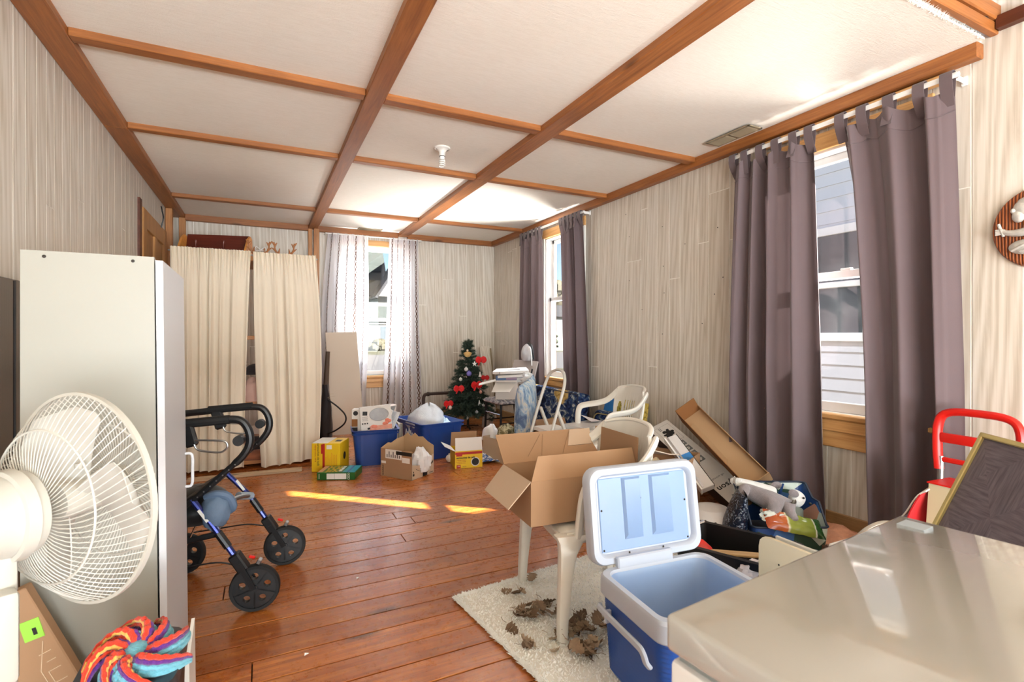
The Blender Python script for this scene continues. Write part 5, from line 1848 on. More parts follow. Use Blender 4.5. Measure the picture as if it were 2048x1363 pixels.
# labels on the left face
MB().bx(-W / 2 - 0.0012, -W / 2, -0.06, 0.115, 0.155, 0.232).build('address_label', M_WHITECARD, t)
MB().bx(-W / 2 - 0.0012, -W / 2, -0.145, -0.065, 0.135, 0.178).build('address_label', M_WHITECARD, t)
MB().bx(-W / 2 - 0.0014, -W / 2, -D / 2, 0.0, 0.195, 0.225).build('tape', M_INK, t)
MB().bx(-W / 2 - 0.0012, -W / 2, 0.11, 0.16, 0.11, 0.13).build('barcode_label', M_WHITECARD, t)
m = MB()
for i in range(7):
    m.bx(-W / 2 - 0.0016, -W / 2, 0.10 - i * 0.022, 0.092 - i * 0.022, 0.165, 0.165 + 0.05 * (0.5 + 0.5 * (i % 2)))
for i in range(9):
    m.bx(-W / 2 - 0.001, -W / 2, 0.150 - 0.004 * (i % 2), 0.135, 0.012 + i * 0.0095, 0.017 + i * 0.0095)
m.build('label_print', M_INK, t)
t2 = thing('packing_paper', 'crumpled white packing paper spilling over the torn side of the shipping box', 'paper', (1.19, 4.30, 0.0), rad(35.6))
m = MB()
crumple(m, (-0.01, -0.06, 0.105), (0.085, 0.085, 0.115), 0.3, 9, 26, 18)
m.build('paper', plain('thin_white_paper', (232, 232, 234), 0.6, var=0.05, bump=0.4, bscale=30), t2, 25)

# ---- smaller yellow carton, flaps open
t = thing('yellow_carton', 'open yellow carton printed with a black coffee cup, white flap upright', 'carton', (1.688, 4.395, 0), rad(-9), group='yellow coffee cartons')
W, D, Hh = 0.25, 0.24, 0.155
carton(t, W, D, Hh, M_YEL)
flap(t, (-W / 2, -D / 2 + 0.002, Hh), (W / 2, -D / 2 + 0.002, Hh), (0.0, 0.012, 0.115), inset=0.004, mat_=M_WHITECARD)
flap(t, (-W / 2, D / 2 - 0.002, Hh), (W / 2, D / 2 - 0.002, Hh), (0.01, 0.02, 0.125), inset=0.004, mat_=M_CARD)
flap(t, (-W / 2 + 0.002, -D / 2, Hh), (-W / 2 + 0.002, D / 2, Hh), (-0.095, -0.02, 0.05), inset=0.01, mat_=M_WHITECARD)
flap(t, (W / 2 - 0.002, -D / 2, Hh), (W / 2 - 0.002, D / 2, Hh), (0.012, 0.0, 0.08), inset=0.01, mat_=M_CARD)
MB().bx(-0.022, 0.014, -D / 2 - 0.0022, -D / 2 + 0.0, Hh + 0.002, Hh + 0.1, 0).build('yellow_tape', M_YEL, t, rot=(rad(-5.5), 0, 0))
MB().bx(-W / 2 + 0.002, W / 2 - 0.002, -D / 2 - 0.0012, -D / 2, Hh - 0.032, Hh - 0.010).build('red_band', M_REDP, t)
MB().bx(-W / 2 + 0.01, -W / 2 + 0.065, -D / 2 - 0.0012, -D / 2, Hh - 0.047, Hh - 0.032).build('red_tab', M_REDP, t)
lettering('cartouches de café', 0.0225, frame((-0.030, -D / 2 - 0.0012, Hh - 0.061), (1, 0, 0), (0, 0, 1)), M_INK, t, bold=0.0006)
lettering('mélange maison', 0.013, frame((-0.068, -D / 2 - 0.0012, Hh - 0.081), (1, 0, 0), (0, 0, 1)), M_REDP, t)
lettering('torréfaction foncée', 0.011, frame((-0.070, -D / 2 - 0.0012, Hh - 0.096), (1, 0, 0), (0, 0, 1)), M_REDP, t)
lettering('for use in pod brewers', 0.008, frame((-0.066, -D / 2 - 0.0012, Hh - 0.109), (1, 0, 0), (0, 0, 1)), M_REDP, t)
tc = MX.Translation((0.060, -D / 2, 0.053)) @ MX.Rotation(PI / 2, 4, 'X')
MB(tc).lathe([(0, 0), (0.040, 0), (0.040, 0.0008), (0, 0.0008)], 28).build('saucer_print', M_WHITECARD, t)
MB(tc).lathe([(0, 0), (0.033, 0), (0.033, 0.0016), (0, 0.0016)], 28).build('coffee_print', M_INK, t)
MB().bx(-W / 2 + 0.014, -W / 2 + 0.05, -D / 2 - 0.0012, -D / 2, 0.003, 0.032).build('count_square', M_REDP, t)
lettering('100', 0.016, frame((-W / 2 + 0.032, -D / 2 - 0.0014, 0.02), (1, 0, 0), (0, 0, 1)), M_WHITECARD, t)
lettering('capsules', 0.010, frame((-0.04, -D / 2 - 0.0012, 0.018), (1, 0, 0), (0, 0, 1)), M_INK, t)
for i, (x, y, z, c) in enumerate(((1.585, 4.56, 0.0, (232, 226, 216)), (1.735, 4.585, 0.0, (236, 222, 216)))):
    m = MB()
    m.ball((0, 0, 0.035), 0.035, 14, 10)
    m.lathe([(0, 0.066), (0.010, 0.066), (0.010, 0.078), (0, 0.079)], 10)
    tag(m.build('tree_bauble', plain('pale_bauble_%d' % i, c, 0.3), None, loc=(x, y, z)), ('ivory bauble on the floor behind the open yellow carton', 'pinkish bauble on the floor under the small tree')[i], 'bauble', 'baubles on the floor')
# blue patterned plastic packet on the floor
t = thing('patterned_packet', 'blue and white patterned plastic packet on the floor by the yellow carton', 'packet', (1.95, 4.50, 0.0), rad(-15))
kb = NB('blue_brushstroke_print')
v_ = kb.coord('Object', (1, 2.2, 1))
kb.set(col=kb.ramp(kb.noise(v_, 13, 4, 0.6, 2.0), [(0.42, srgb(40, 84, 168)), (0.50, srgb(90, 140, 206)), (0.55, srgb(238, 242, 246))]), rough=0.25)
M_BLUEPRINT = kb.m
m = MB()
m.shell(lambda u, v: ((u - 0.5) * 0.21, (v - 0.5) * 0.36, 0.012 + 0.05 * v * v + 0.016 * NZ.noise(V((u * 5, v * 6, 2))) + 0.018 * math.sin(PI * u)), 16, 20, 0.004)
m.build('packet', M_BLUEPRINT, t, 60)

# ---- beige board leaning in front of the sheer, black bag and plant behind the curtain edge
t = thing('beige_board', 'tall plain beige board leaning in front of the sheer curtain', 'board', (0.925, 6.42, 0))
m = MB()
m.hexa([(-0.165, -0.03, 0.0), (0.205, -0.03, 0.0), (0.205, -0.012, 0.0), (-0.165, -0.012, 0.0)], [(-0.225, 0.18, 1.225), (0.145, 0.18, 1.235), (0.145, 0.198, 1.235), (-0.225, 0.198, 1.225)])
m.build('board', plain('beige_melamine', (206, 190, 172), 0.5, var=0.04, scale=2), t)
t = thing('black_sack', 'limp black garment bag standing between the cream curtain and the beige board', 'bag', (0.665, 6.28, 0))
m = MB()
m.grid(lambda u, v: (0.07 * math.cos(2 * PI * u) * (1.1 - 0.5 * v) + 0.015 * math.sin(6 * v + 5 * u), 0.07 * math.sin(2 * PI * u) * (1.1 - 0.6 * v), 0.62 * v), 18, 12, cu=True)
m.build('bag', cloth('black_polyester', (40, 34, 34), 0, 0.55), t, 60)
MB().tube(smooth_path([(0.02, -0.07, 0.45), (0.13, -0.10, 0.36), (0.21, -0.11, 0.26), (0.20, -0.11, 0.17), (0.10, -0.09, 0.09), (0.02, -0.07, 0.06)], 5), 0.009, 7).build('strap', M_BLACK, t)
MB().tube([(-0.01, 0, 0.1), (0.01, 0.02, 0.60), (0.035, 0.05, 1.0)], [0.035, 0.03, 0.024], 10).build('wrapped_pole', plain('brown_pole_wrap', (84, 66, 52), 0.6), t)  # brown strip standing in for shaded wall beside the sheer
m = MB()
for a, b in (((0, -0.02, 0.47), (0.10, -0.06, 0.485)), ((0, -0.02, 0.48), (0.06, -0.07, 0.455)), ((0, 0, 0.5), (0.09, 0.0, 0.51))):
    m.tube([a, b], [0.004, 0.001], 5)
m.build('dry_tip', M_CARD_PALE, t)

# ---- dark pipe rail on the end wall
t = thing('pipe_rail', 'dark brown bent pipe rail along the end wall beside the small tree', 'rail', (1.99, 6.80, 0))
MB().tube(smooth_path([(0, 0, 0.0), (0, 0, 0.15), (0.0, 0, 0.30), (0.012, 0, 0.365), (0.06, 0, 0.385), (0.3, 0, 0.388), (0.62, 0, 0.39)], 5), 0.021, 10).build('pipe', plain('dark_brown_pipe', (58, 40, 34), 0.5), t)
MB().lathe([(0.028, 0), (0.028, 0.03)], 14, MX.Translation((0.05, 0, 0.385)) @ MX.Rotation(PI / 2, 4, 'Y')).build('pipe_coupling', plain('dark_brown_coupling', (50, 36, 30), 0.5), t)
MB().tube([(0.62, 0, 0.39), (0.62, 0, 0.0)], 0.021, 10).build('pipe', plain('dark_brown_pipe_b', (58, 40, 34), 0.5), t)

# ---- small artificial tree with bows and baubles
M_PINE = plain('dark_green_needles', (40, 58, 44), 0.8, var=0.5, scale=14)
M_PINE2 = plain('grey_green_needles', (66, 84, 72), 0.8, var=0.4, scale=14)
tree = thing('artificial_tree', 'small artificial fir tree in the room corner, hung with red bows', 'tree', (2.40, 6.18, 0))
q = random.Random(14)
MB().tube([(0, 0, 0.0), (0, 0, 0.6), (0.01, 0, 1.12)], [0.016, 0.013, 0.005], 8).build('trunk', M_BLACK, tree)
m = MB()
for a in (0.3, 2.4, 4.5):
    m.bar((0, 0, 0.03), (0.17 * math.cos(a), 0.17 * math.sin(a), 0.008), 0.02, 0.012)
m.build('stand', M_BLACK, tree)
tips = []
for lev in range(17):
    s = lev / 16
    z = lerp(0.17, 1.05, s)
    rr = lerp(0.37, 0.05, s ** 0.85)
    nb_ = max(5, int(15 - 8 * s))
    m = MB()
    m2i = 1
    for k in range(nb_):
        a = 2 * PI * (k + 0.5 * (lev % 2)) / nb_ + q.uniform(-0.15, 0.15)
        L = rr * q.uniform(0.82, 1.08)
        up = q.uniform(0.05, 0.14)
        p0, p1, p2 = V((0, 0, z)), V((math.cos(a) * L * 0.55, math.sin(a) * L * 0.55, z + up * 0.6 - 0.02)), V((math.cos(a) * L, math.sin(a) * L, z + up * 0.5 - 0.06 * (1 - s)))
        pts = smooth_path([p0, p1, p2], 5)
        m.mi = 0
        m.tube(pts, 0.003, 4)
        tips.append((p2, s))
        nn = int(190 * (0.35 + L / 0.37))
        for i in range(nn):
            f_ = q.uniform(0.12, 1.0)
            i0 = min(int(f_ * (len(pts) - 1)), len(pts) - 2)
            c = pts[i0].lerp(pts[i0 + 1], f_ * (len(pts) - 1) - i0)
            d = V((q.gauss(0, 1), q.gauss(0, 1), q.gauss(0, 0.8))) + (p2 - p0).normalized() * 0.9
            d.normalize()
            ln = q.uniform(0.03, 0.06)
            w = d.orthogonal().normalized() * 0.0042
            m.mi = 1 if q.random() < 0.3 else 0
            va, vb, vc = m.vv(c - w), m.vv(c + w), m.vv(c + d * ln)
            m.f([va, vb, vc])
    m.build('branch', [M_PINE, M_PINE2], tree, 0, recalc=False)
# leader and topper twig
m = MB()
for i in range(130):
    z = q.uniform(0.98, 1.14)
    d = V((q.gauss(0, 1), q.gauss(0, 1), 0.9)).normalized()
    c = V((0.01, 0, z))
    w = d.orthogonal().normalized() * 0.003
    m.f([m.vv(c - w), m.vv(c + w), m.vv(c + d * 0.03)])
m.build('branch', M_PINE, tree, 0, recalc=False)
M_BOW = cloth('red_bow_ribbon', (206, 24, 26), 0, 0.5, 0.15)


def bow(loc, sc):
    m = MB()
    for s in (-1, 1):
        m.tube(smooth_path([(0, 0, 0), (s * 0.030, -0.006, 0.022), (s * 0.046, -0.008, 0.0), (s * 0.030, -0.006, -0.018), (0, 0, 0)], 5), 0.019, 6, flat=(0.55, 1.0))
        m.tube(smooth_path([(0, 0, 0), (s * 0.02, -0.01, -0.03), (s * 0.032, -0.012, -0.055)], 4), 0.011, 6, flat=(0.9, 0.22))
    m.ball((0, -0.006, 0), (0.012, 0.012, 0.012), 10, 7)
    o = m.build('bow', M_BOW, None, 60, loc=loc, rot=(0, 0, q.uniform(-0.4, 0.4)))
    o.scale = (sc, sc, sc)
    return o


for (x, y, z, s), lab in zip(((0.14, -0.09, 0.875, 1.25), (0.215, -0.06, 0.64, 0.9), (0.015, -0.25, 0.57, 1.25), (-0.20, -0.20, 0.53, 1.1), (-0.31, -0.12, 0.34, 1.05)),
                             ('red ribbon bow, the highest on the small tree', 'red ribbon bow on the tree, half hidden by the carton flap', 'red ribbon bow in the middle of the small tree',
                              'red ribbon bow level with the middle one, on the side towards the sheer curtains', 'red ribbon bow lowest on the small tree')):
    tag(bow((2.40 + x, 6.18 + y, z), s), lab, 'bow', 'red bows on the tree')
orn = []
for (x, y, z, r_, c, lab) in ((-0.055, -0.18, 0.71, 0.034, (118, 112, 190), 'purple glass bauble on the small tree'), (-0.09, -0.17, 0.765, 0.026, (226, 226, 222), 'white bauble just above the purple one'),
                              (0.085, -0.22, 0.475, 0.022, (226, 168, 150), 'pink ring bauble below the middle bow'), (-0.12, -0.27, 0.17, 0.022, (196, 198, 200), 'silver bauble low on the small tree'),
                              (-0.16, -0.16, 0.64, 0.022, (206, 212, 206), 'pale bauble above the side bow'), (0.13, -0.20, 0.30, 0.02, (222, 218, 210), 'white bauble on the lower branches near the chair'),
                              (-0.29, -0.14, 0.29, 0.024, (232, 214, 206), 'cream bauble under the lowest bow'), (0.0, -0.30, 0.24, 0.02, (148, 152, 158), 'grey bauble on the low front branches'),
                              (-0.20, -0.24, 0.10, 0.022, (214, 206, 196), 'ivory bauble near the foot of the tree')):
    m = MB()
    m.ball((0, 0, 0), r_, 12, 8)
    m.lathe([(0, r_ * 0.95), (r_ * 0.28, r_ * 0.95), (r_ * 0.28, r_ * 1.25), (0, r_ * 1.27)], 8)
    tag(m.build('tree_bauble', plain('bauble_%d_%d' % (c[0], c[2]), c, 0.22), None, loc=(2.40 + x, 6.18 + y, z)), lab, 'bauble', 'baubles on the tree')
for (x, y, z), lab in zip(((0.03, -0.15, 0.83), (0.09, -0.19, 0.70), (0.06, -0.24, 0.34)), ('white star ornament near the top of the tree', 'white bell ornament above the middle bow', 'white cone ornament low on the tree')):
    m = MB()
    if 'star' in lab:
        ol = [((0.036 if i % 2 == 0 else 0.014) * math.sin(PI * i / 5), (0.036 if i % 2 == 0 else 0.014) * math.cos(PI * i / 5)) for i in range(10)]
        m.prism(ol, 0.006, MX.Rotation(PI / 2, 4, 'X'))
    elif 'bell' in lab:
        m.lathe([(0, 0.03), (0.006, 0.03), (0.009, 0.0), (0.018, -0.03), (0.02, -0.034), (0, -0.03)], 12)
    else:
        m.lathe([(0, 0.04), (0.004, 0.035), (0.018, -0.03), (0, -0.03)], 12)
    tag(m.build('tree_ornament', M_PAPER, None, loc=(2.40 + x, 6.18 + y, z)), lab, 'ornament', 'white ornaments on the tree')
t = thing('straw_angel', 'straw-coloured angel ornament under the tip of the tree', 'ornament', (2.345, 6.06, 0.955))
m = MB()
for i in range(13):
    a = PI * (i / 12) * 0.9 + 0.15
    m.tube([(0, 0, 0.03), (0.055 * math.cos(a), -0.012, 0.03 - 0.06 * math.sin(a) - 0.01)], [0.003, 0.0045], 5)
m.build('skirt', plain('straw', (206, 166, 104), 0.7, var=0.2), t)
MB().ball((0, -0.004, 0.045), 0.014, 10, 8).build('head', plain('straw_head', (226, 206, 176), 0.6), t)
# skirt sheet and wrapped bundle at the foot
t = thing('tree_bundle', 'pale grey crumpled bundle at the foot of the small tree', 'bundle', (2.56, 5.92, 0))
m = MB()
crumple(m, (0, 0, 0.085), (0.07, 0.07, 0.10), 0.3, 17, 18, 12)
m.build('bundle', plain('grey_wrap', (168, 156, 148), 0.6), t, 40)
t = thing('leaning_board', 'pale ribbed board leaning in the room corner behind the small tree', 'board', (2.93, 6.72, 0))
MB().box((-0.02, -0.02, 0.52), (0.155, 0.016, 1.04), (-0.12, -0.05, 0.1), 0.002).build('board', M_WALL, t)
t = thing('leaning_board', 'narrower darker board leaning in the corner beside the pale ribbed one', 'board', (2.99, 6.75, 0))
MB().box((0.02, 0.03, 0.50), (0.10, 0.016, 1.01), (-0.1, -0.03, 0.5), 0.002).build('board', plain('shadow_board', (150, 132, 104), 0.6), t)  # second board in an even, darker tan
# ============================================================ BY THE FAR WINDOW
# ---- folding chair with printed cushion seat
M_BLKMETAL = plain('black_enamel_tube', (24, 24, 26), 0.35, 0.2)
t = thing('side_chair', 'black metal side chair with a pale printed seat, loaded with a white carton', 'chair', (2.58, 5.36, 0), rad(184))
for s in (-1, 1):
    MB().tube([(0.205, s * 0.190, 0.0), (0.19, s * 0.180, 0.425)], 0.0135, 9).build('leg', M_BLKMETAL, t)
    MB().tube(smooth_path([(-0.235, s * 0.190, 0.0), (-0.19, s * 0.185, 0.42), (-0.185, s * 0.185, 0.62), (-0.225, s * 0.18, 0.80)], 4), 0.0135, 9).build('leg', M_BLKMETAL, t)
    MB().tube([(0.198, s * 0.185, 0.20), (-0.212, s * 0.188, 0.20)], 0.008, 8).build('stretcher', M_BLKMETAL, t)
MB().tube([(0.195, -0.185, 0.30), (0.195, 0.185, 0.30)], 0.009, 8).build('stretcher', M_CHROME, t)
MB().bx(-0.19, 0.195, -0.185, 0.185, 0.405, 0.420, 0.004).build('seat_frame', M_BLKMETAL, t)
kb = NB('pale_leaf_print')
kb.set(col=kb.ramp(kb.noise(kb.coord('Object'), 16, 4, 0.6, 1.5), [(0.42, srgb(120, 124, 138)), (0.52, srgb(196, 196, 200)), (0.6, srgb(226, 224, 222))]), rough=0.8)
m = MB()
m.shell(lambda u, v: ((u - 0.46) * 0.42, (v - 0.5) * 0.41, 0.438 + 0.03 * min(1, 5 * min(u, 1 - u, v, 1 - v)) ** 0.5), 14, 14, 0.012)
m.box((0.02, 0, 0.428), (0.40, 0.40, 0.022), bev=0.01, seg=2)
m.build('seat_cushion', kb.m, t, 50)
m = MB()
m.shell(lambda u, v: (-0.165 - 0.085 * v - 0.02 * math.sin(PI * u), (u - 0.5) * 0.52, 0.63 + 0.26 * v - 0.05 * (1 - v) * u), 10, 6, 0.014)
m.build('backrest', plain('taupe_vinyl', (172, 162, 156), 0.5, var=0.04), t, 50)
# clear drawstring bag over the chair back
t = thing('drawstring_bag', 'clear silvery drawstring bag hooked over the back of the black side chair', 'bag', (2.83, 5.36, 0.86))
m = MB()
crumple(m, (0, 0, 0.10), (0.05, 0.115, 0.125), 0.10, 12, 26, 16)
m.build('bag', plain('silvery_plastic', (206, 206, 210), 0.25, 0.3, var=0.2, scale=20, bump=0.6, bscale=50), t, 60)
MB().tube(smooth_path([(0.0, -0.05, 0.20), (-0.02, -0.13, 0.17), (-0.02, -0.15, 0.08), (-0.01, -0.14, -0.02)], 5), 0.007, 6).build('drawstring', M_PAPER, t)
MB().tube(smooth_path([(0.03, 0.13, -0.02), (0.03, 0.135, 0.09), (0.03, 0.10, 0.19), (0.03, 0.0, 0.235), (0.02, -0.09, 0.19), (0.02, -0.13, 0.05)], 5), 0.012, 6).build('lining', M_BLACK, t)
# white carton on the chair with its flap spread, books and flat boxes on top
t = thing('white_carton', 'open white carton on the printed chair seat, long flap hanging out', 'box', (2.53, 5.30, 0.468), rad(-24))
carton(t, 0.25, 0.27, 0.205, M_WHITECARD, th=0.005)
flap(t, (-0.125, -0.13, 0.205), (-0.125, 0.13, 0.205), (-0.19, 0.05, -0.05), th=0.005, inset=0.0, mat_=M_WHITECARD)
flap(t, (-0.12, -0.135, 0.205), (0.12, -0.135, 0.205), (-0.07, -0.12, -0.11), th=0.005, inset=0.02, mat_=M_WHITECARD)
m = MB()
m.bar((-0.165, -0.257, 0.0965), (0.02, -0.257, 0.0965), 0.004, 0.003)
m.build('flap_edge', M_GREYINK, t)
lettering('2', 0.045, frame((-0.127, 0.02, 0.06), (0, -1, 0), (0, 0, 1)), M_INK, t)
m = MB()
for i in range(3):
    m.bx(-0.1265, -0.125, -0.07, 0.06 - 0.02 * i, 0.12 + i * 0.012, 0.123 + i * 0.012)
m.build('print', M_GREYINK, t)
t = thing('picture_book', 'blue and mauve book lying flat on the white carton', 'book', (2.49, 5.19, 0.690), rad(-22))
MB().bx(-0.13, 0.10, -0.09, 0.09, 0, 0.045, 0.002).build('cover', plain('blue_cover', (70, 104, 150), 0.4, var=0.12, scale=5), t)
MB().bx(-0.02, 0.101, -0.0912, 0.0, 0.006, 0.040).build('spine_print', plain('mauve_print', (150, 122, 150), 0.4), t)
MB().bx(-0.128, 0.1015, -0.0915, 0.088, -0.02, -0.001).build('underside', M_WHITECARD, t)
t = thing('flat_white_box', 'flat white box with a grey picture, topmost on the white carton', 'box', (2.53, 5.20, 0.738), rad(-20), rot=(rad(3), rad(-3), rad(-20)))
MB().sheet([(-0.20, -0.05, 0.045), (-0.12, -0.14, 0.05), (0.20, -0.13, 0.045), (0.20, 0.10, 0.055), (-0.14, 0.12, 0.055)], 0.03).build('box', M_PAPER, t)
MB().sheet([(-0.15, -0.12, 0.005), (0.19, -0.125, 0.005), (0.18, 0.10, 0.005), (-0.13, 0.10, 0.005)], 0.028).build('lower_box', M_PAPER, t)
MB().bx(-0.03, 0.11, -0.07, 0.03, 0.0655, 0.0675, 0).build('picture_print', M_GREYINK, t)
m = MB()
for i in range(4):
    m.box((-0.13 + 0.018 * i, -0.128 + 0.004 * i, 0.05), (0.01, 0.004, 0.02), (0, 0.3, 0))
m.build('print', M_GREYINK, t)
t = thing('crumpled_bag', 'crumpled clear plastic under the flat white box, spilling from the carton', 'bag', (2.60, 5.19, 0.66), rad(0))
m = MB()
crumple(m, (0.02, -0.02, 0.03), (0.13, 0.07, 0.045), 0.35, 5, 20, 12)
m.build('bag', plain('grey_clear_plastic', (206, 208, 210), 0.25, var=0.12, scale=26, bump=0.5), t, 40)

# ---- flowered cushions
kf = NB('dark_flowered_fabric')
fv = kf.coord('Object', (1, 0.55, 1))
n1 = kf.noise(fv, 11, 5, 0.62, 1.6)
base = kf.ramp(n1, [(0.40, srgb(14, 20, 44)), (0.50, srgb(40, 60, 104)), (0.56, srgb(70, 86, 96)), (0.62, srgb(196, 200, 200)), (0.66, srgb(20, 26, 50))])
vo = kf.n('TexVoronoi')
wv_ = kf.n('Mix', data_type='VECTOR')
wv_.inputs[0].default_value = 0.10
nz = kf.n('TexNoise')
kf.l(fv, nz.inputs['Vector'])
nz.inputs['Scale'].default_value = 9.0
kf.l(kf.coord('Object', (0.001, 0.6, 1)), wv_.inputs[4])
kf.l(nz.outputs['Color'], wv_.inputs[5])
kf.l(wv_.outputs[1], vo.inputs['Vector'])
vo.inputs['Scale'].default_value = 4.2
fl = kf.ramp(vo.outputs['Distance'], [(0.29, 1.0), (0.33, 0.0)])
pet = kf.ramp(kf.noise(fv, 30, 3), [(0.35, srgb(140, 112, 60)), (0.6, srgb(196, 168, 104))])
kf.set(col=kf.mix(fl, base, pet), rough=0.9, spec=0.15)
kf.bump(kf.noise(fv, 240, 2), 0.2, 0.002)
M_FLORAL = kf.m


def cushion(m, w, h, d, puff=0.4, n=18):
    """soft rectangular cushion standing in the local y-z plane, bottom at z = 0"""
    def fn(u, v):
        a, b = 2 * PI * u, PI * (v - 0.5)
        cx_, sx_ = math.cos(a), math.sin(a)
        p = 0.28
        sg = lambda x, e: math.copysign(abs(x) ** e, x)
        cb, sb_ = sg(math.cos(b), 0.55), sg(math.sin(b), 0.55)
        y, z = sg(cx_, p) * w / 2, sg(sx_, p) * h / 2
        k = cb ** 0.35 if cb > 0 else 0
        return (sb_ * d / 2, y * (0.15 + 0.85 * cb) if False else y * min(1, cb * 1.0 + 0.0) ** 0.30 if cb > 0 else 0, (z * min(1, cb) ** 0.30 if cb > 0 else 0) + h / 2)
    m.grid(fn, 40, n, cu=True)
    return m


t = thing('sofa_cushion', 'long flowered sofa cushion leaning on the wall under the far window', 'cushion', (2.74, 4.74, 0.012), rad(-3), group='flowered cushions', rot=(0, rad(10), rad(-3)))
MB().box((0, 0, 0.31), (0.14, 1.24, 0.62), bev=0.035, seg=3).build('cushion', M_FLORAL, t, 60)
m = MB()
for x in (-0.066, 0.066):
    o = rrect(1.20, 0.58, 0.03, 3)
    m.tube([(x, y, z + 0.31) for y, z in o], 0.006, 6, closed=True)
m.build('piping', plain('dark_piping', (36, 40, 56), 0.8), t)
t = thing('sofa_cushion', 'small rounded flowered cushion behind the arm of the far garden chair', 'cushion', (2.78, 3.84, 0.0), rad(6), group='flowered cushions', rot=(0, rad(14), rad(8)))
MB().box((0, 0, 0.25), (0.13, 0.30, 0.50), bev=0.055, seg=4).build('cushion', M_FLORAL, t, 60)
MB().tube([(-0.07, y, z + 0.25) for y, z in rrect(0.22, 0.42, 0.05, 4)], 0.006, 6, closed=True).build('piping', plain('gold_piping', (146, 134, 92), 0.8), t)
t = thing('supply_carton', 'plain brown carton on the floor in front of the long flowered cushion', 'box', (2.545, 4.42, 0), rad(-14))
MB().bx(-0.14, 0.16, -0.20, 0.2, 0.001, 0.30, 0.004).build('carton', plain('reddish_cardboard', (128, 82, 50), 0.8), t)
MB().sheet([(-0.14, -0.2, 0.302), (0.16, -0.2, 0.302), (0.18, -0.05, 0.37), (-0.12, -0.05, 0.36)], 0.004).build('flap', M_CARD, t)

# ---- pale blue marbled cushion
kp = NB('pale_blue_watercolour')
pv = kp.coord('Object', (1, 2.4, 0.8))
kp.set(col=kp.ramp(kp.noise(pv, 7, 5, 0.6, 1.8), [(0.36, srgb(96, 124, 168)), (0.46, srgb(146, 178, 208)), (0.54, srgb(200, 214, 224)), (0.62, srgb(228, 222, 206)), (0.70, srgb(150, 182, 206))]), rough=0.75)
t = thing('blue_cushion', 'pale blue watercolour cushion standing on its corner beside the step stool', 'cushion', (2.275, 4.36, 0.165), rot=(rad(14), rad(8), rad(-50)))
m = MB()


def pil(u, v):
    s, h = (u - 0.5) * 2, (v - 0.5) * 2
    k = (1 - abs(s) ** 2.6) * (1 - abs(h) ** 2.6)
    pin = 1 - 0.10 * (1 - h * h) * abs(s) - 0.0
    return (s, h, k)


for sg_ in (-1, 1):
    m.grid(lambda u, v, sg_=sg_: (sg_ * 0.085 * max(0, pil(u, v)[2]) ** 0.45, pil(u, v)[0] * 0.165 * (1 - 0.10 * (1 - pil(u, v)[1] ** 2)), 0.32 + pil(u, v)[1] * 0.315 * (1 - 0.06 * (1 - pil(u, v)[0] ** 2))), 18, 22)
bmesh.ops.remove_doubles(m.bm, verts=m.bm.verts, dist=0.0005)
m.build('cushion', kp.m, t, 60)
t = thing('film_wrap', 'twist of clear film on the top corner of the pale blue cushion', 'plastic film', (2.34, 4.40, 0.74))
m = MB()
crumple(m, (0, 0, 0.02), (0.06, 0.06, 0.06), 0.5, 21, 16, 12, flat=False)
m.build('film', plain('white_film', (224, 230, 234), 0.25, var=0.08), t, 30)

# ---- open box of oddments on the floor, camouflage pouch, white bag
t = thing('oddments_box', 'open torn carton with a camouflage pouch in it, behind the big cardboard box', 'box', (2.15, 4.36, 0), rad(14))
W, D, Hh = 0.34, 0.50, 0.215
carton(t, W, D, Hh, M_CARD_PALE)
MB().bx(-W / 2 + 0.01, W / 2 - 0.01, -D / 2 + 0.01, D / 2 - 0.01, 0.10, 0.15).build('dark_filling', plain('dark_filling', (40, 26, 24), 0.8, var=0.5, scale=40), t)
MB().sheet([(-0.10, -D / 2 - 0.002, 0.13), (-0.02, -D / 2 - 0.002, 0.20), (0.10, -D / 2 - 0.002, 0.17), (0.06, -D / 2 - 0.002, 0.11)], 0.002).build('printed_patch', plain('orange_brown_print', (190, 132, 96), 0.6, var=0.4, scale=40), t)
t = thing('camouflage_pouch', 'olive camouflage pouch crumpled in the torn carton', 'pouch', (2.11, 4.41, 0.15))
kc = NB('camouflage_cloth')
kc.set(col=kc.ramp(kc.noise(kc.coord('Object'), 22, 3, 0.5, 1.0), [(0.40, srgb(84, 78, 52)), (0.48, srgb(156, 146, 110)), (0.56, srgb(196, 188, 158)), (0.64, srgb(122, 112, 74))]), rough=0.85)
m = MB()
crumple(m, (0, 0, 0.075), (0.085, 0.075, 0.105), 0.3, 15, 22, 14)
m.build('pouch', kc.m, t, 40)
t = thing('white_sack', 'white plastic sack slumped beside the torn carton near the chair legs', 'sack', (2.05, 4.66, 0))
m = MB()
crumple(m, (0, 0, 0.13), (0.085, 0.10, 0.17), 0.22, 19, 22, 16)
m.build('sack', plain('white_sack_plastic', (226, 222, 220), 0.35, var=0.05, bump=0.4, bscale=24), t, 60)

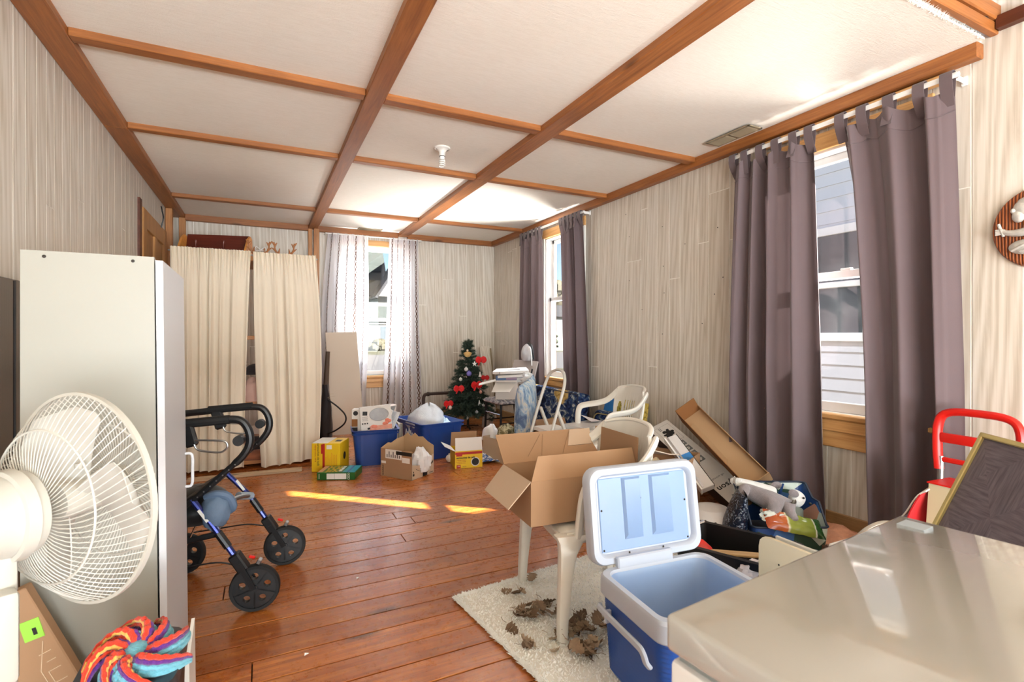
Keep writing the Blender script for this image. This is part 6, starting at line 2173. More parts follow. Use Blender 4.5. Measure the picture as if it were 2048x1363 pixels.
# ---- white folding step stool
t = thing('step_stool', 'white folding step stool with a hoop handle, before the flowered cushion', 'step stool', (2.10, 3.52, 0), rad(178))
M_STOOL = plain('cream_white_enamel', (200, 197, 188), 0.35, var=0.03)
hoop = smooth_path([(0.24, -0.17, 0.0), (0.155, -0.165, 0.28), (0.07, -0.16, 0.56), (-0.005, -0.155, 0.78), (-0.03, -0.12, 0.87), (-0.045, -0.05, 0.905), (-0.045, 0.05, 0.905), (-0.03, 0.12, 0.87), (-0.005, 0.155, 0.78), (0.07, 0.16, 0.56), (0.155, 0.165, 0.28), (0.24, 0.17, 0.0)], 5)
MB().tube(hoop, 0.0125, 10).build('hoop_frame', M_STOOL, t)
for s in (-1, 1):
    MB().bar((0.045, s * 0.145, 0.60), (-0.20, s * 0.15, 0.01), 0.03, 0.022, bev=0.004).build('rear_leg', M_STOOL, t)
    MB().lathe([(0, 0), (0.02, 0), (0.02, 0.03), (0, 0.03)], 10, MX.Translation((0.24, s * 0.17, 0))).build('foot_cap', M_RUBBER, t)
for x0, x1, z in ((-0.10, 0.10, 0.44), (0.02, 0.19, 0.21)):
    m = MB()
    m.bx(x0, x1, -0.15, 0.15, z, z + 0.006, 0.002)
    m.bx(x1 - 0.006, x1, -0.15, 0.15, z - 0.025, z + 0.004, 0.002)
    for s in (-1, 1):
        m.bx(x0, x1, s * 0.15 - 0.003, s * 0.15 + 0.003, z - 0.03, z + 0.004, 0.001)
    m.build('step', M_PAPER, t)

# ---- on the far garden chair and behind it
t = thing('clear_tray', 'clear shallow plastic tray on the seat of the far garden chair', 'tray', (2.36, 3.42, 0.420), rad(12))
m = MB()
m.hexa([(-0.14, -0.10, 0), (0.14, -0.10, 0), (0.14, 0.10, 0), (-0.14, 0.10, 0)], [(-0.17, -0.12, 0.055), (0.17, -0.12, 0.055), (0.17, 0.12, 0.055), (-0.17, 0.12, 0.055)])
m.build('tray', plain('frosted_clear_plastic', (226, 224, 222), 0.25, var=0.06), t)
MB().sheet([(0.02, -0.02, 0.075), (0.17, 0.0, 0.06), (0.15, 0.12, 0.06), (0.01, 0.10, 0.12)], 0.003).build('lid_flap', plain('frosted_clear_lid', (222, 214, 218), 0.25), t)
t = thing('small_carton', 'small flat brown carton on the seat of the far garden chair', 'box', (2.25, 3.14, 0.424), rad(-8))
MB().box((0, 0, 0.022), (0.17, 0.11, 0.04), bev=0.002).build('carton', M_CARD, t)
MB().box((0.045, 0.0, 0.062), (0.07, 0.10, 0.035), bev=0.002).build('upper_carton', M_CARD_IN, t)
MB().sheet([(-0.085, -0.055, 0.043), (0.0, -0.055, 0.045), (0.0, 0.055, 0.045), (-0.085, 0.055, 0.043)], 0.002).build('white_top', M_PAPER, t)
t = thing('yellow_poster', 'yellow printed poster board leaning on the wall behind the far garden chair', 'poster', (3.0, 3.78, 0.12), rot=(0, rad(8), 0))
ky = NB('yellow_poster_print')
yv = ky.coord('Object')
yc = ky.ramp(ky.noise(yv, 26, 3, 0.6), [(0.42, srgb(150, 132, 40)), (0.50, srgb(226, 204, 96)), (0.7, srgb(232, 214, 122))])
ky.set(col=yc, rough=0.4)
MB().bx(-0.006, 0.006, -0.27, 0.27, 0.0, 0.47).build('board', ky.m, t)
MB().bx(-0.0072, -0.006, -0.26, 0.12, 0.03, 0.16).build('orange_panel', plain('orange_poster_print', (222, 130, 44), 0.4, var=0.4, scale=18), t)
m = MB()
for a, b in (((0.02, 0.27), (-0.04, 0.33)), ((-0.04, 0.33), (-0.10, 0.29)), ((-0.10, 0.29), (-0.06, 0.24)), ((-0.06, 0.24), (0.02, 0.27)), ((0.0, 0.30), (0.0, 0.22)), ((-0.08, 0.31), (-0.09, 0.23)), ((-0.04, 0.33), (-0.05, 0.24))):
    m.bar((-0.0075, a[0], a[1]), (-0.0075, b[0], b[1]), 0.014, 0.002, up=(1, 0, 0))
m.build('black_figure_print', M_INK, t)
t = thing('blue_folder', 'bright blue plastic folder standing next to the yellow poster board', 'folder', (2.93, 4.00, 0.10), rot=(0, rad(8), rad(-6)))
MB().hexa([(-0.01, -0.10, 0), (0.01, -0.10, 0), (0.01, 0.10, 0), (-0.01, 0.10, 0)], [(-0.01, -0.12, 0.50), (0.01, -0.12, 0.50), (0.01, 0.04, 0.46), (-0.01, 0.04, 0.46)]).build('folder', plain('bright_blue_plastic', (52, 126, 200), 0.35), t)
t = thing('grey_bag', 'pale grey plastic bag slumped on the floor against the wall, by the long white box', 'bag', (2.95, 3.40, 0.0))
m = MB()
crumple(m, (0, 0, 0.15), (0.085, 0.12, 0.20), 0.22, 27, 20, 14)
m.build('bag', plain('pale_grey_plastic', (170, 172, 178), 0.35, var=0.12, bump=0.4), t, 50)

# ============================================================ BOXES AND BAGS UNDER THE NEAR WINDOW
# ---- long white vacuum box leaning on the wall
A, B, D_ = V((2.83, 3.24, 0.42)), V((2.985, 3.23, 0.508)), V((2.72, 2.34, 0.098))
Wv, Lv = B - A, A - D_
Nv = Wv.cross(Lv).normalized()
wl_, ll_ = Wv.length, Lv.length
t = thing('vacuum_box', 'long white printed vacuum cleaner box leaning on the wall under the near window', 'box')
Nz_ = Wv.cross(Lv).normalized()
F = frame(D_, Lv.cross(Nz_), Lv)               # local x across, y up the length, z outwards
MB(F).bx(0, wl_, 0, ll_, -0.115, -0.001, 0.003).build('carton', M_BLACK, t)
MB(F).bx(0.0, wl_, 0.0, ll_, -0.001, 0.0008, 0.0).build('white_face', M_WHITECARD, t)
MB(F).bx(0.004, wl_ - 0.002, -0.0015, 0.0, -0.113, -0.002).build('brown_end', M_CARD_PALE, t)
fx = lambda x, y, z=0.0012: F @ V((x, y, z))
fr_ = lambda x, y: frame(fx(x, y), -Lv.cross(Nz_), -Lv)
lettering('dyson', 0.064, fr_(wl_ * 0.52, 0.135), M_INK, t, bold=0.0008)
lettering('v8 animal', 0.026, fr_(wl_ * 0.5, 0.225), M_GREYINK, t)
m = MB(F)
for i in range(4):
    y = 0.44 + i * 0.072
    x = wl_ * 0.60
    m.bx(x - 0.026, x + 0.026, y - 0.028, y + 0.028, 0.0008, 0.0016)
m.build('icon_square', plain('mid_grey_ink', (120, 120, 120), 0.6), t)
m = MB(F)
for i in range(4):
    y = 0.44 + i * 0.072
    x = wl_ * 0.60
    m.lathe([(0.008, 0.0016), (0.014, 0.0016), (0.014, 0.0022), (0.008, 0.0022)], 14, MX.Translation((x, y, 0)))
    m.bx(x - 0.004, x + 0.004, y - 0.018, y + 0.012, 0.0016, 0.0022)
m.build('icon_drawing', M_WHITECARD, t)
m = MB(F)
for x, y, r_ in ((0.085, 0.80, 0.026), (0.10, 0.83, 0.022), (0.075, 0.845, 0.017), (0.115, 0.80, 0.02), (0.06, 0.81, 0.012), (0.095, 0.775, 0.015), (0.13, 0.82, 0.015), (0.108, 0.855, 0.013), (0.065, 0.785, 0.01)):
    m.lathe([(0, 0.0018), (r_, 0.0018), (r_, 0.0008), (0, 0.0008)], 8, MX.Translation((x, y, 0)))
m.build('animal_print', M_INK, t)
m = MB(F)
for p, q_ in (((0.03, 0.70), (0.155, 0.70)), ((0.155, 0.70), (0.155, 0.92)), ((0.155, 0.92), (0.03, 0.92)), ((0.03, 0.92), (0.03, 0.70))):
    m.bar((p[0], p[1], 0.001), (q_[0], q_[1], 0.001), 0.0012, 0.0006)
for i in range(2):
    m.bx(0.055 + i * 0.012, 0.062 + i * 0.012, 0.87, 0.91, 0.0008, 0.0014)
m.build('panel_outline', M_GREYINK, t)
m = MB(F)
m.bx(wl_ * 0.30, wl_ * 0.38, 0.022, 0.05, 0.0008, 0.0016)
m.build('barcode', M_GREYINK, t)
m = MB(F)
m.bx(wl_ * 0.42, wl_ * 0.46, 0.655, 0.672, 0.0008, 0.0016)
m.bx(wl_ * 0.50, wl_ * 0.53, 0.61, 0.628, 0.0008, 0.0016)
m.build('tiny_icon', M_INK, t)

# ---- open brown inner tray behind it
t = thing('carton_tray', 'open brown carton tray propped between the long white box and the brown curtain', 'box')
P0, P1 = V((2.98, 2.837, 0.628)), V((2.87, 2.144, 0.285))
Lt = P1 - P0
ld = Lt.normalized()
dn = V((-0.70, 0.35, -0.62))
dn = (dn - ld * dn.dot(ld)).normalized()
ot = dn.cross(ld).normalized()
if ot.x > 0:
    ot = -ot
hgt, wid = 0.14, 0.165
q0, q1 = P0, P1
b0, b1 = P0 + dn * wid, P1 + dn * wid
MB().sheet([q0, q1, b1, b0], 0.004).build('base', M_CARD_IN, t)
MB().sheet([q0, q1, q1 + ot * hgt * 0.4, q0 + ot * hgt * 0.4], 0.004).build('wall', M_CARD_IN, t)
MB().sheet([b0, b1, b1 + ot * hgt, b0 + ot * hgt], 0.004).build('wall', M_CARD_DK, t)
MB().sheet([q0, b0, b0 + ot * hgt, q0 + ot * hgt], 0.004).build('wall', M_CARD_DK, t)
MB().sheet([q1, b1, b1 + ot * hgt * 0.6, q1 + ot * hgt * 0.6], 0.004).build('wall', M_CARD_IN, t)
MB().sheet([b0 + ld * 0.10 + ot * 0.02, b0 + ld * 0.55 + ot * 0.02, b0 + ld * 0.50 - dn * 0.045 + ot * 0.03, b0 + ld * 0.10 - dn * 0.05 + ot * 0.03], 0.004).build('inner_flap', M_CARD_IN, t)

# ---- clear-lidded long box with blue band
t = thing('clear_strip_box', 'slim clear-topped box with a blue paper band, lying across the long white box', 'box')
a0, a1 = V((2.505, 2.613, 0.50)), V((2.439, 2.256, 0.268))
ydir = (a0 - a1)
F2 = frame(a1 - V((0.035, -0.02, 0.02)), (0.075, -0.03, 0.03), ydir)
L2 = ydir.length + 0.02
MB(F2).bx(0, 0.085, 0, L2, -0.045, 0, 0.003).build('box', plain('pale_silver_card', (206, 202, 200), 0.3, var=0.04), t)
MB(F2).bx(-0.004, 0.004, -0.002, L2 + 0.002, -0.047, 0.004).build('clear_edge', M_PVC, t)
MB(F2).bx(0.010, 0.022, 0.01, L2 - 0.01, 0.0, 0.004).build('clear_fold', M_CHROME, t)
MB(F2).bx(0.0, 0.0862, L2 * 0.50, L2 * 0.62, -0.045, 0.0012).build('blue_band', plain('blue_paper_band', (46, 116, 178), 0.4), t)
MB(F2).bx(0.0845, 0.087, 0, L2, -0.02, 0.002).build('dark_edge', M_INK, t)

# ---- open carton of packing with the white insert
t = thing('packing_carton', 'open brown carton of wrapped glass and a white card insert, behind the cooler lid', 'box', (2.30, 2.56, 0), rad(30))
W, D, Hh = 0.54, 0.42, 0.40
carton(t, W, D, Hh, M_CARD, th=0.005)
flap(t, (-W / 2 + 0.002, -D / 2, Hh), (-W / 2 + 0.002, D / 2, Hh), (-0.10, -0.02, -0.09), inset=0.01, mat_=M_CARD_PALE)
MB().bx(-W / 2 + 0.006, W / 2 - 0.006, -D / 2 + 0.006, D / 2 - 0.006, 0.2, 0.24).build('packing_layer', M_CARD_DK, t)
t = thing('card_insert', 'white folded card insert in the open brown packing carton', 'card', (2.34, 2.56, 0.42), rot=(rad(-24), rad(12), rad(8)))
MB().sheet([(-0.11, -0.04, -0.005), (0.02, -0.05, -0.02), (0.05, -0.10, -0.03), (0.13, -0.02, -0.01), (0.05, 0.09, 0.02), (-0.02, 0.10, 0.02)], 0.006).build('insert', plain('ivory_card', (222, 208, 192), 0.6), t)
t = thing('wrapped_glass', 'clear plastic wrapped bundle in the open brown packing carton', 'bundle', (2.19, 2.47, 0.25), rad(25))
m = MB()
crumple(m, (0, 0, 0.06), (0.13, 0.09, 0.10), 0.3, 31, 24, 16)
m.build('wrap', plain('glossy_clear_wrap', (190, 168, 132), 0.15, 0.1, var=0.3, scale=24, bump=0.8, bscale=60), t, 30)
MB().bar((-0.14, 0.03, 0.12), (0.02, 0.10, 0.15), 0.05, 0.03, bev=0.006).build('wrap_roll', plain('pale_wrap', (206, 198, 186), 0.4), t)

# ---- picnic cooler with its lid open
M_COOL_W = plain('cooler_white_plastic', (186, 194, 208), 0.35, var=0.03)
M_COOL_IN = plain('cooler_pale_blue_liner', (142, 168, 206), 0.35, var=0.04)
M_COOL_B = plain('cooler_blue_plastic', (20, 74, 158), 0.38, var=0.05)
t = thing('picnic_cooler', 'blue picnic cooler with a white rim, standing open between the chair and the freezer', 'cooler', (1.285, 1.285, 0.012), rad(-5))
CW, CD, CH = 0.475, 0.385, 0.338


def cring(w, d, z, r=0.05):
    return [(x, y, z) for x, y in rrect(w, d, r, 5)]


m = MB()
rings = [cring(CW - 0.07, CD - 0.07, 0.0), cring(CW - 0.045, CD - 0.045, 0.02)]
nr = 34
for i in range(nr + 1):
    s = i / nr
    z = 0.02 + s * 0.255
    w = lerp(-0.045, -0.018, s)
    k = 0.004 if i % 2 else 0.0
    rings.append(cring(CW + w - k, CD + w - k, z))
loft(m, rings)
bmesh.ops.delete(m.bm, geom=[f for f in m.bm.faces if len(f.verts) > 4 and f.calc_center_median().z > 0.2], context='FACES_ONLY')
m.build('body', M_COOL_B, t)
m = MB()
prof = [cring(CW - 0.012, CD - 0.012, 0.268), cring(CW, CD, 0.276), cring(CW, CD, CH - 0.01), cring(CW - 0.012, CD - 0.012, CH), cring(CW - 0.05, CD - 0.05, CH, 0.045), cring(CW - 0.056, CD - 0.056, CH - 0.012, 0.045)]
vs = [[m.vv(p) for p in r_] for r_ in prof]
n = len(vs[0])
for a, b in zip(vs, vs[1:]):
    for i in range(n):
        m.f([a[i], a[(i + 1) % n], b[(i + 1) % n], b[i]])
m.build('rim', M_COOL_W, t, recalc=False)
m = MB()
prof = [cring(CW - 0.056, CD - 0.056, CH - 0.010, 0.045), cring(CW - 0.072, CD - 0.072, CH - 0.03, 0.045), cring(CW - 0.09, CD - 0.09, 0.05, 0.04), cring(CW - 0.14, CD - 0.14, 0.035, 0.03)]
vs = [[m.vv(p) for p in r_] for r_ in prof]
for a, b in zip(vs, vs[1:]):
    for i in range(n):
        m.f([a[i], a[(i + 1) % n], b[(i + 1) % n], b[i]])
m.f(vs[-1])
m.build('liner', M_COOL_IN, t, recalc=False)
# swing handle on the near end, catch on the far rim
o = MB().tube(smooth_path([(-CW / 2 - 0.010, 0.135, 0.240), (-CW / 2 - 0.024, 0.120, 0.243), (-CW / 2 - 0.026, 0.0, 0.241), (-CW / 2 - 0.026, -0.10, 0.239), (-CW / 2 - 0.025, -0.125, 0.230), (-CW / 2 - 0.018, -0.13, 0.205), (-CW / 2 - 0.006, -0.132, 0.188)], 4), 0.0095, 9, flat=(0.8, 1.2)).build('handle', M_COOL_W, t)
MB().bx(-CW / 2 - 0.014, -CW / 2 + 0.01, 0.10, 0.112, 0.195, 0.24, 0.003).build('handle_stop', M_COOL_W, o)
o = MB().tube(smooth_path([(CW / 2 + 0.006, 0.12, 0.235), (CW / 2 + 0.026, 0.10, 0.24), (CW / 2 + 0.027, -0.10, 0.24), (CW / 2 + 0.006, -0.13, 0.20)], 4), 0.0095, 9).build('handle', M_COOL_W, t)
MB().bx(CW / 2 - 0.02, CW / 2 + 0.008, -0.08, 0.06, CH - 0.03, CH - 0.006, 0.006).build('rim_catch', M_COOL_W, t)
# lid: tilted back on its hinge
TL = MX.Translation((0, CD / 2 - 0.004, CH + 0.004)) @ MX.Rotation(rad(-8), 4, 'X')
LH = 0.345
m = MB(TL)
lz = lambda s, r_, y: [(x, y, z + LH / 2) for x, z in rrect(CW + 0.012 - 2 * s, LH - 2 * s, r_, 5)]
prof = [lz(0.035, 0.03, 0.060), lz(0.012, 0.045, 0.060), lz(0.0, 0.05, 0.048), lz(0.0, 0.05, 0.012), lz(0.006, 0.046, 0.001), lz(0.026, 0.038, 0.0), lz(0.032, 0.034, 0.006), lz(0.036, 0.032, 0.022)]
vs = [[m.vv(p) for p in r_] for r_ in prof]
n = len(vs[0])
for a, b in zip(vs, vs[1:]):
    for i in range(n):
        m.f([a[i], a[(i + 1) % n], b[(i + 1) % n], b[i]])
m.f(vs[0])
m.f(vs[-1][::-1])
lid = m.build('lid', M_COOL_W, t)
m = MB(TL)
m.bx(-CW / 2 + 0.042, CW / 2 - 0.042, 0.018, 0.024, 0.042, LH - 0.042, 0.002)
for x, w in ((-0.055, 0.085), (0.075, 0.10)):
    m.hexa([(x - w / 2, 0.020, 0.075), (x + w / 2, 0.020, 0.075), (x + w / 2, 0.020, LH - 0.045), (x - w / 2, 0.020, LH - 0.045)], [(x - w / 2 + 0.01, 0.006, 0.095), (x + w / 2 - 0.01, 0.006, 0.095), (x + w / 2 - 0.01, 0.006, LH - 0.052), (x - w / 2 + 0.01, 0.006, LH - 0.052)])
m.build('lid_liner', M_COOL_IN, lid)
m = MB(TL)
for x, z in [(sx * (CW / 2 - 0.05), z) for sx in (-1, 1) for z in (0.05, 0.19, 0.325)] + [(-0.09, 0.035), (0.06, 0.035), (-0.02, 0.22), (-0.03, LH - 0.012)]:
    m.ball((x, 0.004 if z in (0.035,) or z > 0.34 else 0.0175 if abs(x) > 0.1 else 0.012, z), (0.004, 0.0025, 0.004), 8, 5)
m.build('lid_screw', M_SCREW, lid)
MB(TL).bx(-0.155, 0.085, -0.020, 0.006, -0.016, 0.030, 0.005).build('hinge', M_COOL_W, lid)

# ---- chest freezer
t = thing('chest_freezer', 'white chest freezer in the near corner, reflecting the window on its lid', 'freezer', (0.432, 0.466, 0), math.atan2(0.066, 0.630))
M_FRZ = NB('glossy_freezer_enamel')
fzv = M_FRZ.coord('Object')
M_FRZ.set(col=M_FRZ.mix(M_FRZ.noise(fzv, 4, 3), srgb(164, 164, 159), srgb(178, 178, 174)), rough=M_FRZ.ramp(M_FRZ.noise(M_FRZ.coord('Object', (14, 40, 10)), 3.0, 5, 0.65), [(0.40, 0.05), (0.62, 0.18)]), spec=0.9, coat=0.8, coatr=0.05)
M_FRZ.bump(M_FRZ.noise(fzv, 22, 2, 0.4), 0.05, 0.002)
M_FRZ = M_FRZ.m
FL, FD = 1.02, 0.633
MB().bx(0.0, FD, -FL, 0.0, 0.806, 0.850, 0.007, 3).build('lid', M_FRZ, t)
MB().bx(0.012, FD - 0.01, -FL + 0.012, -0.012, 0.795, 0.807).build('gasket', plain('grey_gasket', (120, 124, 122), 0.6), t)
MB().bx(0.004, FD - 0.004, -FL + 0.004, -0.004, 0.06, 0.796, 0.006, 2).build('cabinet', plain('white_freezer_body', (222, 222, 222), 0.4, var=0.02), t)
MB().bx(0.03, FD - 0.03, -FL + 0.03, -0.03, 0.0, 0.06).build('plinth', M_BLACK, t)
MB().bx(FD - 0.06, FD - 0.022, -0.058, -0.018, 0.850, 0.8503).build('label', plain('pale_blue_label', (160, 172, 182), 0.4), t)

# ---- black tote of tools, red clamps, wood scraps
M_TOTE = plain('black_tote_plastic', (18, 18, 20), 0.35, var=0.12)
t = thing('black_tote', 'open black plastic tote of scrap wood behind the blue cooler', 'tote', (1.90, 1.60, 0), rad(-66))
W, D, Hh = 0.46, 0.34, 0.262
m = MB()
prof = [[(x, y, z) for x, y in rrect(w, d, 0.03, 3)] for w, d, z in ((W - 0.08, D - 0.08, 0.002), (W - 0.02, D - 0.02, Hh - 0.03), (W + 0.02, D + 0.02, Hh - 0.03), (W + 0.02, D + 0.02, Hh), (W - 0.03, D - 0.03, Hh), (W - 0.09, D - 0.09, 0.01))]
vs = [[m.vv(p) for p in r_] for r_ in prof]
n = len(vs[0])
for a, b in zip(vs, vs[1:]):
    for i in range(n):
        m.f([a[i], a[(i + 1) % n], b[(i + 1) % n], b[i]])
m.f(vs[0][::-1])
m.f(vs[-1])
m.build('tub', M_TOTE, t)
rme = MB().box((0, 0, 0), (0.008, 0.012, 0.014)).mesh('rim_ridge', M_TOTE)
for i in range(9):
    put('rim_ridge', rme, t, (-0.2 + i * 0.05, D / 2 + 0.012, Hh - 0.006))
MB().tube([(-0.22, 0.06, Hh + 0.004), (-0.19, 0.13, Hh + 0.012)], 0.009, 8).build('latch_bar', M_CHROME, t)
MB().tube(smooth_path([(-0.10, -0.02, 0.18), (0.02, 0.0, 0.20), (0.16, -0.05, 0.19)], 5), 0.006, 6).build('cord', M_BLACK, t)
for i, (x, y, z, L, w, h, a, lab) in enumerate(((1.90, 1.555, 0.225, 0.34, 0.035, 0.012, -30, 'pale wooden slat lying across the top of the black tote'), (1.865, 1.52, 0.19, 0.33, 0.045, 0.02, -33, 'drilled brown wood strip under the pale slat in the tote'), (1.83, 1.485, 0.185, 0.20, 0.03, 0.02, -36, 'short wood offcut lowest in the black tote'))):
    o = MB().box((0, 0, 0), (L, w, h), bev=0.003).build('wood_offcut', wood('slat_%d' % i, (150, 116, 72), (206, 176, 128), 0.55, 0) if i != 1 else plain('perforated_strip', (134, 104, 70), 0.7, var=0.5, scale=120), None, loc=(x, y, z), rot=(0.12, 0.05, rad(a)))
    tag(o, lab, 'wood slat', 'scrap wood in the tote')
t = thing('lace_scrap', 'scrap of white lace cloth in the black tote', 'cloth', (1.815, 1.46, 0.19))
m = MB()
crumple(m, (0, 0, 0.02), (0.06, 0.04, 0.04), 0.45, 33, 18, 12)
m.build('cloth', plain('white_lace', (206, 200, 206), 0.9, var=0.25, scale=60), t, 30)
for i, (x, y, z, rot, lab) in enumerate(((1.785, 1.745, 0.255, (0, 0.5, 0.3), 'red plastic tool grip nearest the cooler lid, on the tote rim'), (1.765, 1.665, 0.235, (0.5, 0.3, 0.9), 'red plastic tool grip lower on the tote rim'))):
    m = MB()
    if i == 0:
        m.tube(smooth_path([(0, 0, -0.06), (-0.012, 0, -0.03), (-0.004, 0, 0.0), (0.01, 0, 0.04), (0.006, 0, 0.07)], 4), [0.016, 0.019, 0.022, 0.024, 0.025, 0.024, 0.023, 0.022, 0.022, 0.022, 0.023, 0.024, 0.023, 0.021, 0.018, 0.014, 0.006], 10)
    else:
        m.box((0, 0, 0), (0.045, 0.07, 0.06), (0.2, 0.2, 0.1), 0.014, 2)
    t = thing('tool_grip', lab, 'tool', (x, y, z), rot=rot, group='red tool grips')
    m.build('grip', M_RED, t)
    MB().tube([(0.0, 0.0, -0.05), (0.02, 0.04, -0.11)], 0.008, 8).build('shank', M_BLACK, t)
t = thing('clear_tub', 'round frosted plastic tub on its side behind the cooler lid', 'tub', (2.28, 2.09, 0.0), rot=(0, 0, rad(20)))
m = MB()
m.lathe([(0, 0.0), (0.13, 0.0), (0.15, 0.02), (0.155, 0.10), (0.14, 0.17), (0.09, 0.215), (0, 0.225)], 28)
m.build('tub', plain('frosted_tub', (206, 202, 200), 0.25, var=0.07), t)
MB().lathe([(0.155, 0.085), (0.164, 0.088), (0.164, 0.10), (0.155, 0.103)], 28).build('tub_rim', plain('clear_rim', (226, 226, 226), 0.2), t)

# ---- cream panels standing by the freezer
t = thing('cream_board', 'cream rounded-corner plastic panel standing on edge behind the freezer', 'panel', (1.715, 1.13, 0))
m = MB()
ol = [(0.205, 0.001), (0.205, 0.38), (0.200, 0.405), (0.188, 0.418), (0.165, 0.424), (-0.18, 0.424), (-0.20, 0.41), (-0.205, 0.39), (-0.205, 0.001)]
m.hexa([(-0.008, y, z) for y, z in ol], [(0.008, y, z) for y, z in ol])
m.build('panel', plain('cream_plastic', (222, 212, 184), 0.4, var=0.04), t)
m = MB()
for y, z in ((0.12, 0.34), (-0.05, 0.30)):
    m.ball((-0.0085, y, z), (0.002, 0.0035, 0.0035), 8, 5)
m.build('screw_hole', M_SCREW, t)
t = thing('grey_board', 'slim grey-edged panel standing just behind the cream panel', 'panel', (1.80, 1.16, 0))
MB().bx(-0.006, 0.006, -0.22, 0.17, 0.001, 0.405, 0.002).build('panel', plain('pale_edge', (206, 204, 196), 0.5), t)
MB().bx(0.006, 0.024, -0.22, 0.03, 0.32, 0.400, 0.003).build('grey_bar', plain('slate_plastic', (84, 92, 108), 0.4), t)

# ---- patchwork shopping bag with soft toys and packets
kt = NB('patchwork_print')
tv_ = kt.coord('Object')
vo = kt.n('TexVoronoi')
kt.l(tv_, vo.inputs['Vector'])
vo.inputs['Scale'].default_value = 9.0
cr_ = kt.ramp(kt.math('FRACT', kt.math('MULTIPLY', vo.outputs['Color'], 3.7)), [(0.0, srgb(34, 66, 120)), (0.22, srgb(200, 214, 206)), (0.40, srgb(206, 150, 118)), (0.55, srgb(52, 86, 74)), (0.72, srgb(66, 108, 166)), (0.88, srgb(156, 122, 88))])
for nd in kt.t.nodes:
    if nd.bl_idname == 'ShaderNodeValToRGB':
        nd.color_ramp.interpolation = 'CONSTANT'
kt.set(col=cr_, rough=0.3)
M_PATCH = kt.m
t = thing('shopping_bag', 'patchwork-print shopping bag gaping open on the floor below the near window', 'bag', (2.50, 1.83, 0), rad(-26))
W, D = 0.36, 0.24


def bagside(u, v):
    o = rrect(W, D, 0.03, 4)
    k = u * len(o)
    i0 = int(k) % len(o)
    i1 = (i0 + 1) % len(o)
    f_ = k - int(k)
    x, y = lerp(o[i0][0], o[i1][0], f_), lerp(o[i0][1], o[i1][1], f_)
    top = 0.30 + 0.06 * (1 if y > 0.05 else 0) * 1 - (0.10 if y < -0.05 else 0)
    s = 1 + 0.10 * v + 0.04 * NZ.noise(V((x * 9, y * 9, v * 2)))
    return (x * s, y * s, top * v)


m = MB()
m.grid(bagside, 60, 10, cu=True)
m.f([m.vv((x, y, 0.001)) for x, y in rrect(W, D, 0.03, 4)])
m.build('bag', M_PATCH, t, 50, recalc=False)
m = MB()
m.tube([V(bagside(i / 60, 1.0)) for i in range(60)], 0.006, 5, closed=True)
m.build('bound_edge', plain('navy_binding', (24, 38, 58), 0.6), t)
for s in (1,):
    MB().tube(smooth_path([(-0.10, D / 2 * 1.08, 0.36), (-0.07, D / 2, 0.25), (0.02, D / 2 - 0.02, 0.22), (0.09, D / 2 * 1.08, 0.35)], 6), 0.012, 6, flat=(1, 0.25)).build('strap', plain('blue_strap', (40, 84, 160), 0.6), t)
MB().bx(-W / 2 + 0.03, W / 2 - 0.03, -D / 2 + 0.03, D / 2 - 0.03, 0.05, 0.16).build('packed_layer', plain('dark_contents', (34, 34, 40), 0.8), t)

fur_g = plain('grey_plush', (128, 120, 122), 0.95, var=0.22, scale=40, bump=0.8, bscale=160, sheen=0.3)
fur_w = plain('white_plush', (216, 216, 214), 0.95, var=0.06, scale=40, bump=0.8, bscale=160, sheen=0.3)
t = thing('plush_toy', 'grey and white plush animal lying on the open shopping bag', 'soft toy', (2.485, 1.835, 0.255), rad(-26))


def skin(name, verts, edges, radii, mat_, parent, sub=2):
    me = bpy.data.meshes.new(name)
    me.from_pydata(verts, edges, [])
    o = bpy.data.objects.new(name, me)
    COL.objects.link(o)
    o.modifiers.new('skin', 'SKIN')
    md = o.modifiers.new('sub', 'SUBSURF')
    md.levels = md.render_levels = sub
    for i, r_ in enumerate(radii):
        me.skin_vertices[0].data[i].radius = (r_, r_)
    me.skin_vertices[0].data[0].use_root = True
    bpy.context.view_layer.update()
    dg = bpy.context.evaluated_depsgraph_get()
    me2 = bpy.data.meshes.new_from_object(o.evaluated_get(dg))
    bpy.data.objects.remove(o)
    me2.materials.clear()
    me2.materials.append(mat_)
    me2.shade_smooth()
    return put(name, me2, parent)


# toy: grey body, white chest and head with muzzle, limbs, floppy ears
skin('body', [(-0.02, 0.0, 0.03), (-0.09, 0.03, 0.06), (-0.15, 0.06, 0.09), (0.05, -0.02, 0.02), (-0.16, 0.02, 0.10), (-0.20, -0.005, 0.05), (-0.05, -0.07, 0.03), (-0.08, -0.11, -0.02), (0.02, -0.09, 0.01), (0.03, -0.13, -0.03)],
     [(0, 1), (1, 2), (0, 3), (2, 4), (4, 5), (0, 6), (6, 7), (3, 8), (8, 9)], [0.055, 0.052, 0.036, 0.045, 0.03, 0.032, 0.032, 0.026, 0.03, 0.026], fur_g, t)
skin('belly', [(-0.14, 0.10, 0.105), (-0.06, 0.075, 0.085), (0.03, 0.045, 0.065), (-0.19, 0.09, 0.13), (-0.20, 0.12, 0.12)], [(0, 1), (1, 2), (0, 3), (0, 4)], [0.034, 0.036, 0.036, 0.016, 0.016], fur_w, t)
skin('head', [(0.085, 0.035, 0.060), (0.125, 0.022, 0.045), (0.155, 0.012, 0.02)], [(0, 1), (1, 2)], [0.052, 0.050, 0.036], fur_w, t)
MB().ball((0.085, -0.016, 0.085), (0.03, 0.010, 0.02), 12, 8, MX.Rotation(0.4, 4, 'Y')).build('ear', fur_g, t)
MB().ball((0.045, 0.085, 0.10), (0.03, 0.010, 0.02), 12, 8).build('ear', fur_g, t)
MB().ball((0.135, -0.022, 0.062), 0.006, 8, 6).build('eye', M_INK, t)
